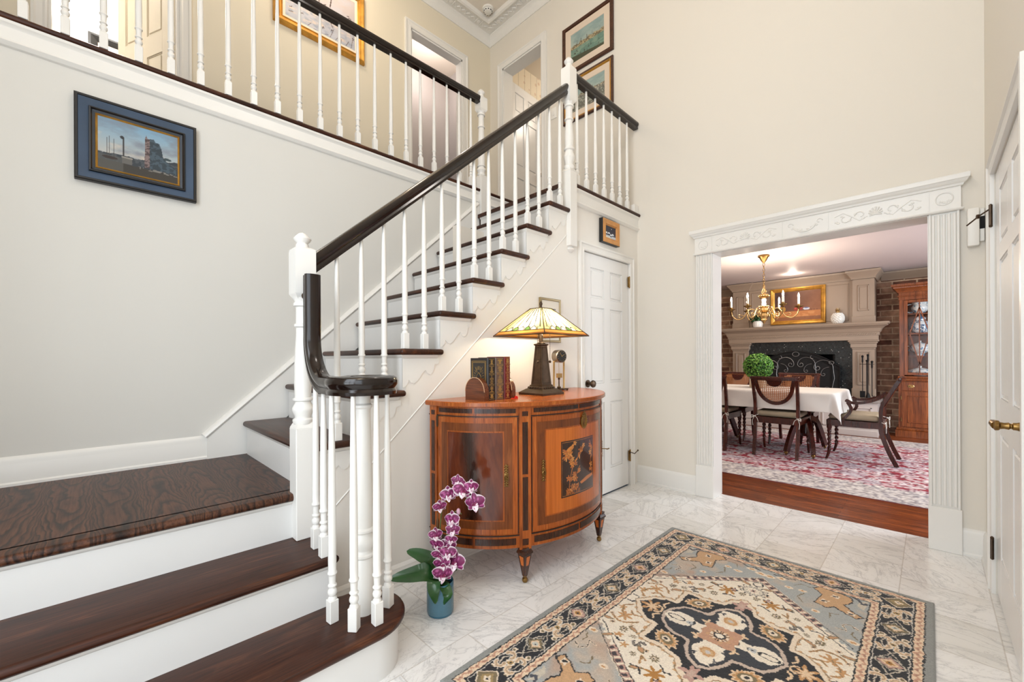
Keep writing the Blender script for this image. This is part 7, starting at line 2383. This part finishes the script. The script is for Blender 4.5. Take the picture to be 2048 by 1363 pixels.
    # vines
    for sg in (1, -1):
        path = np.abs(v - sg * 0.034 * np.cos(2 * PI * s / per * 1.0)) 
        lay(img, mb & (path < 0.0024), (206, 194, 176))
    # palmette diamonds
    dm = np.abs(u) / 0.043 + np.abs(v) / 0.047
    rgd = 0.08 * np.cos(10 * np.arctan2(v, u))
    lay(img, mb & (dm < 1.1 + rgd), (206, 196, 178)); lay(img, mb & (dm < 0.98 + rgd), DK); lay(img, mb & (dm < 0.86), np.where(odd[..., None], C3(*OL), C3(*PK)), 1.0)
    lay(img, mb & (dm < 0.58), LT); lay(img, mb & (dm < 0.34), np.where(odd[..., None], C3(206, 206, 196), C3(*GO))); lay(img, mb & (dm < 0.12), DK)
    # C scrolls on both sides and a little flower halfway
    w_ = per / 2 - np.abs(u)
    for sg in (1, -1):
        for (cx, cz) in ((0.028, 0.026 * sg),):
            e = np.hypot(w_ - cx, (v - cz) * 1.0)
            an = np.arctan2((v - cz) * sg, w_ - cx)
            c_ = mb & (np.abs(e - 0.0165) < 0.0072) & (an > -2.6) & (an < 1.9)
            lay(img, mb & (np.abs(e - 0.0165) < 0.0095) & (an > -2.7) & (an < 2.0), (226, 222, 214)); lay(img, c_, LT); lay(img, c_ & (np.abs(e - 0.0165) < 0.003), (186, 158, 128))
            e2 = np.hypot(w_ - 0.062, v + sg * 0.034); lay(img, mb & (e2 < 0.012), CR); lay(img, mb & (e2 < 0.007), OL)
    fl = np.hypot(w_, v); ft = np.arctan2(v, w_)
    lay(img, mb & (fl < 0.0185 * (0.75 + 0.25 * np.cos(4 * ft))), CR); lay(img, mb & (fl < 0.010), (186, 150, 88)); lay(img, mb & (fl < 0.004), DK)
    # corner squares
    cc = mb & cnr
    uc, vc = da - 0.119, db - 0.119
    lay(img, (da > bw0) & (da < bw1) & (db > bw0) & (db < bw1), NA)
    ins = (da > bw0) & (da < bw1) & (db > bw0) & (db < bw1)
    dm = np.abs(uc) / 0.044 + np.abs(vc) / 0.044
    lay(img, ins & (dm < 1.25), CR); lay(img, ins & (dm < 1.1), OL); lay(img, ins & (dm < 0.7), (166, 140, 92)); lay(img, ins & (dm < 0.4), CR); lay(img, ins & (dm < 0.14), DK)
    for dl in (0.03, bw0, bw1, 0.209): lay(img, np.abs(d - dl) < 0.0028, NA)
    for dl in (bw0 + 0.0058, bw1 - 0.0058): lay(img, np.abs(d - dl) < 0.0018, (214, 206, 194))
    lay(img, d < 0.0285, (148, 150, 146))
    rn = np.random.RandomState(9).rand(ny, nx, 1)
    img *= 0.93 + 0.14 * rn
    t_ = thing('area_rug', 'black cream and gold oriental medallion rug on the marble floor', 'rug', (RCX, RCY, 0))
    hgt = 0.011 + 0.0012 * (vnoise(X * 300, Y * 300, 4) - 0.5) - 0.005 * np.clip((0.006 - np.minimum(RA - np.abs(X), RB - np.abs(Y))) / 0.006, 0, 1)
    painted('pile', img, lambda U_, W_: (RCX + (U_ - 0.5) * 2 * RA, RCY + (W_ - 0.5) * 2 * RB, hgt), painted_mat('wool_pile', 0.95, 0.5, 900, 0.2), t_)
    G().box(RCX - RA, RCX + RA, RCY - RB, RCY + RB, 0.0004, 0.0062, 0.002, 1).build('binding', plain('grey_rug_binding', rgb(136, 138, 134), 0.95), t_)


hall_rug()
# ---------------------------------------------------------------- lights
def area(name, loc, target, sx, sy, power, c=(1, 1, 1), spread=PI):
    d = bpy.data.lights.new(name, 'AREA')
    d.shape = 'RECTANGLE'; d.size = sx; d.size_y = sy; d.energy = power; d.color = c; d.spread = spread
    o = bpy.data.objects.new(name, d); COL.objects.link(o)
    o.location = loc
    o.rotation_euler = (V(target) - V(loc)).to_track_quat('-Z', 'Y').to_euler()
    return o


def point(name, loc, power, c=(1, 1, 1), r=0.05):
    d = bpy.data.lights.new(name, 'POINT')
    d.energy = power; d.color = c; d.shadow_soft_size = r
    o = bpy.data.objects.new(name, d); COL.objects.link(o)
    o.location = loc
    return o


area('front_fill_light', (-0.54, Y0 - 0.02, 2.2), (-0.95, 3, 1.7), 1.25, 3.5, 78, (0.86, 0.93, 1.0))  # added fill at the invented front window
area('side_fill_light', (XR + 0.02, -0.65, 1.3), (-1.9, 0.6, 0.7), 0.85, 1.7, 15, (0.82, 0.91, 1.0))  # added fill at the invented side window, brightens spandrel and risers
area('daylight_dining_window', (2.5, 6.0, 1.4), (0, 6.0, 1.0), 2.3, 1.5, 135, (0.86, 0.93, 1.0))
point('foyer_fill_light', (-0.85, 1.3, 4.2), 32, (1, 0.93, 0.86), 0.22)  # invented lamp above the view, no fixture built, fills the foyer
point('hall_ceiling_light', (-3.45, 1.4, 4.7), 13, (1, 0.83, 0.62), 0.14)
point('bedroom_fill_light', (-5.0, 0.0, 4.8), 70, (1, 0.98, 0.95), 0.2)  # unseen lamp added to make the bedroom bright
point('closet_ceiling_light', (-4.5, 3.0, 4.9), 9, (1, 0.9, 0.86), 0.1)
point('bath_ceiling_light', (-3.0, 5.0, 4.9), 18, (1, 0.9, 0.78), 0.15)
for k in range(6):
    a_ = math.radians(16 + 60 * k)
    point('candle_bulb_light', (-1.487 + 0.365 * math.cos(a_), 5.99 + 0.365 * math.sin(a_), 1.965), 6.5, (1, 0.84, 0.68), 0.03)
point('recessed_glow', (-1.504, 7.637, 2.38), 3.5, (1, 0.86, 0.7), 0.04)
point('lamp_bulb_light', (-1.66, 1.87, 1.345), 11, (1, 0.84, 0.6), 0.025)
point('lamp_bulb_light', (-1.66, 1.985, 1.345), 11, (1, 0.84, 0.6), 0.025)
w = bpy.data.worlds.new('sky'); SC.world = w; w.use_nodes = True
w.node_tree.nodes['Background'].inputs[0].default_value = (0.75, 0.85, 1, 1)
w.node_tree.nodes['Background'].inputs[1].default_value = 0.05

# ---------------------------------------------------------------- camera
F_PX, C_Y, YAW, ROLL, CH = 832.5, 716.0, math.radians(45.15), math.radians(-0.26), 1.15
cam = bpy.data.cameras.new('camera')
cam.sensor_fit = 'HORIZONTAL'; cam.sensor_width = 36.0
cam.lens = F_PX / 2048 * 36.0
cam.shift_y = (C_Y - 681.5) / 2048
cam.clip_start = 0.02
co = bpy.data.objects.new('camera', cam); COL.objects.link(co)
Fw = V((-math.sin(YAW), math.cos(YAW), 0)); r0 = V((math.cos(YAW), math.sin(YAW), 0)); u0 = V((0, 0, 1))
rr = r0 * math.cos(ROLL) + u0 * math.sin(ROLL); uu = u0 * math.cos(ROLL) - r0 * math.sin(ROLL)
co.matrix_world = Matrix(((rr.x, uu.x, -Fw.x, 0), (rr.y, uu.y, -Fw.y, 0), (rr.z, uu.z, -Fw.z, CH), (0, 0, 0, 1)))
SC.camera = co
vs_ = SC.view_settings
vs_.view_transform = 'Standard'; vs_.look = 'None'; vs_.gamma = 1.0; vs_.use_curve_mapping = False
vs_.exposure = 0.15
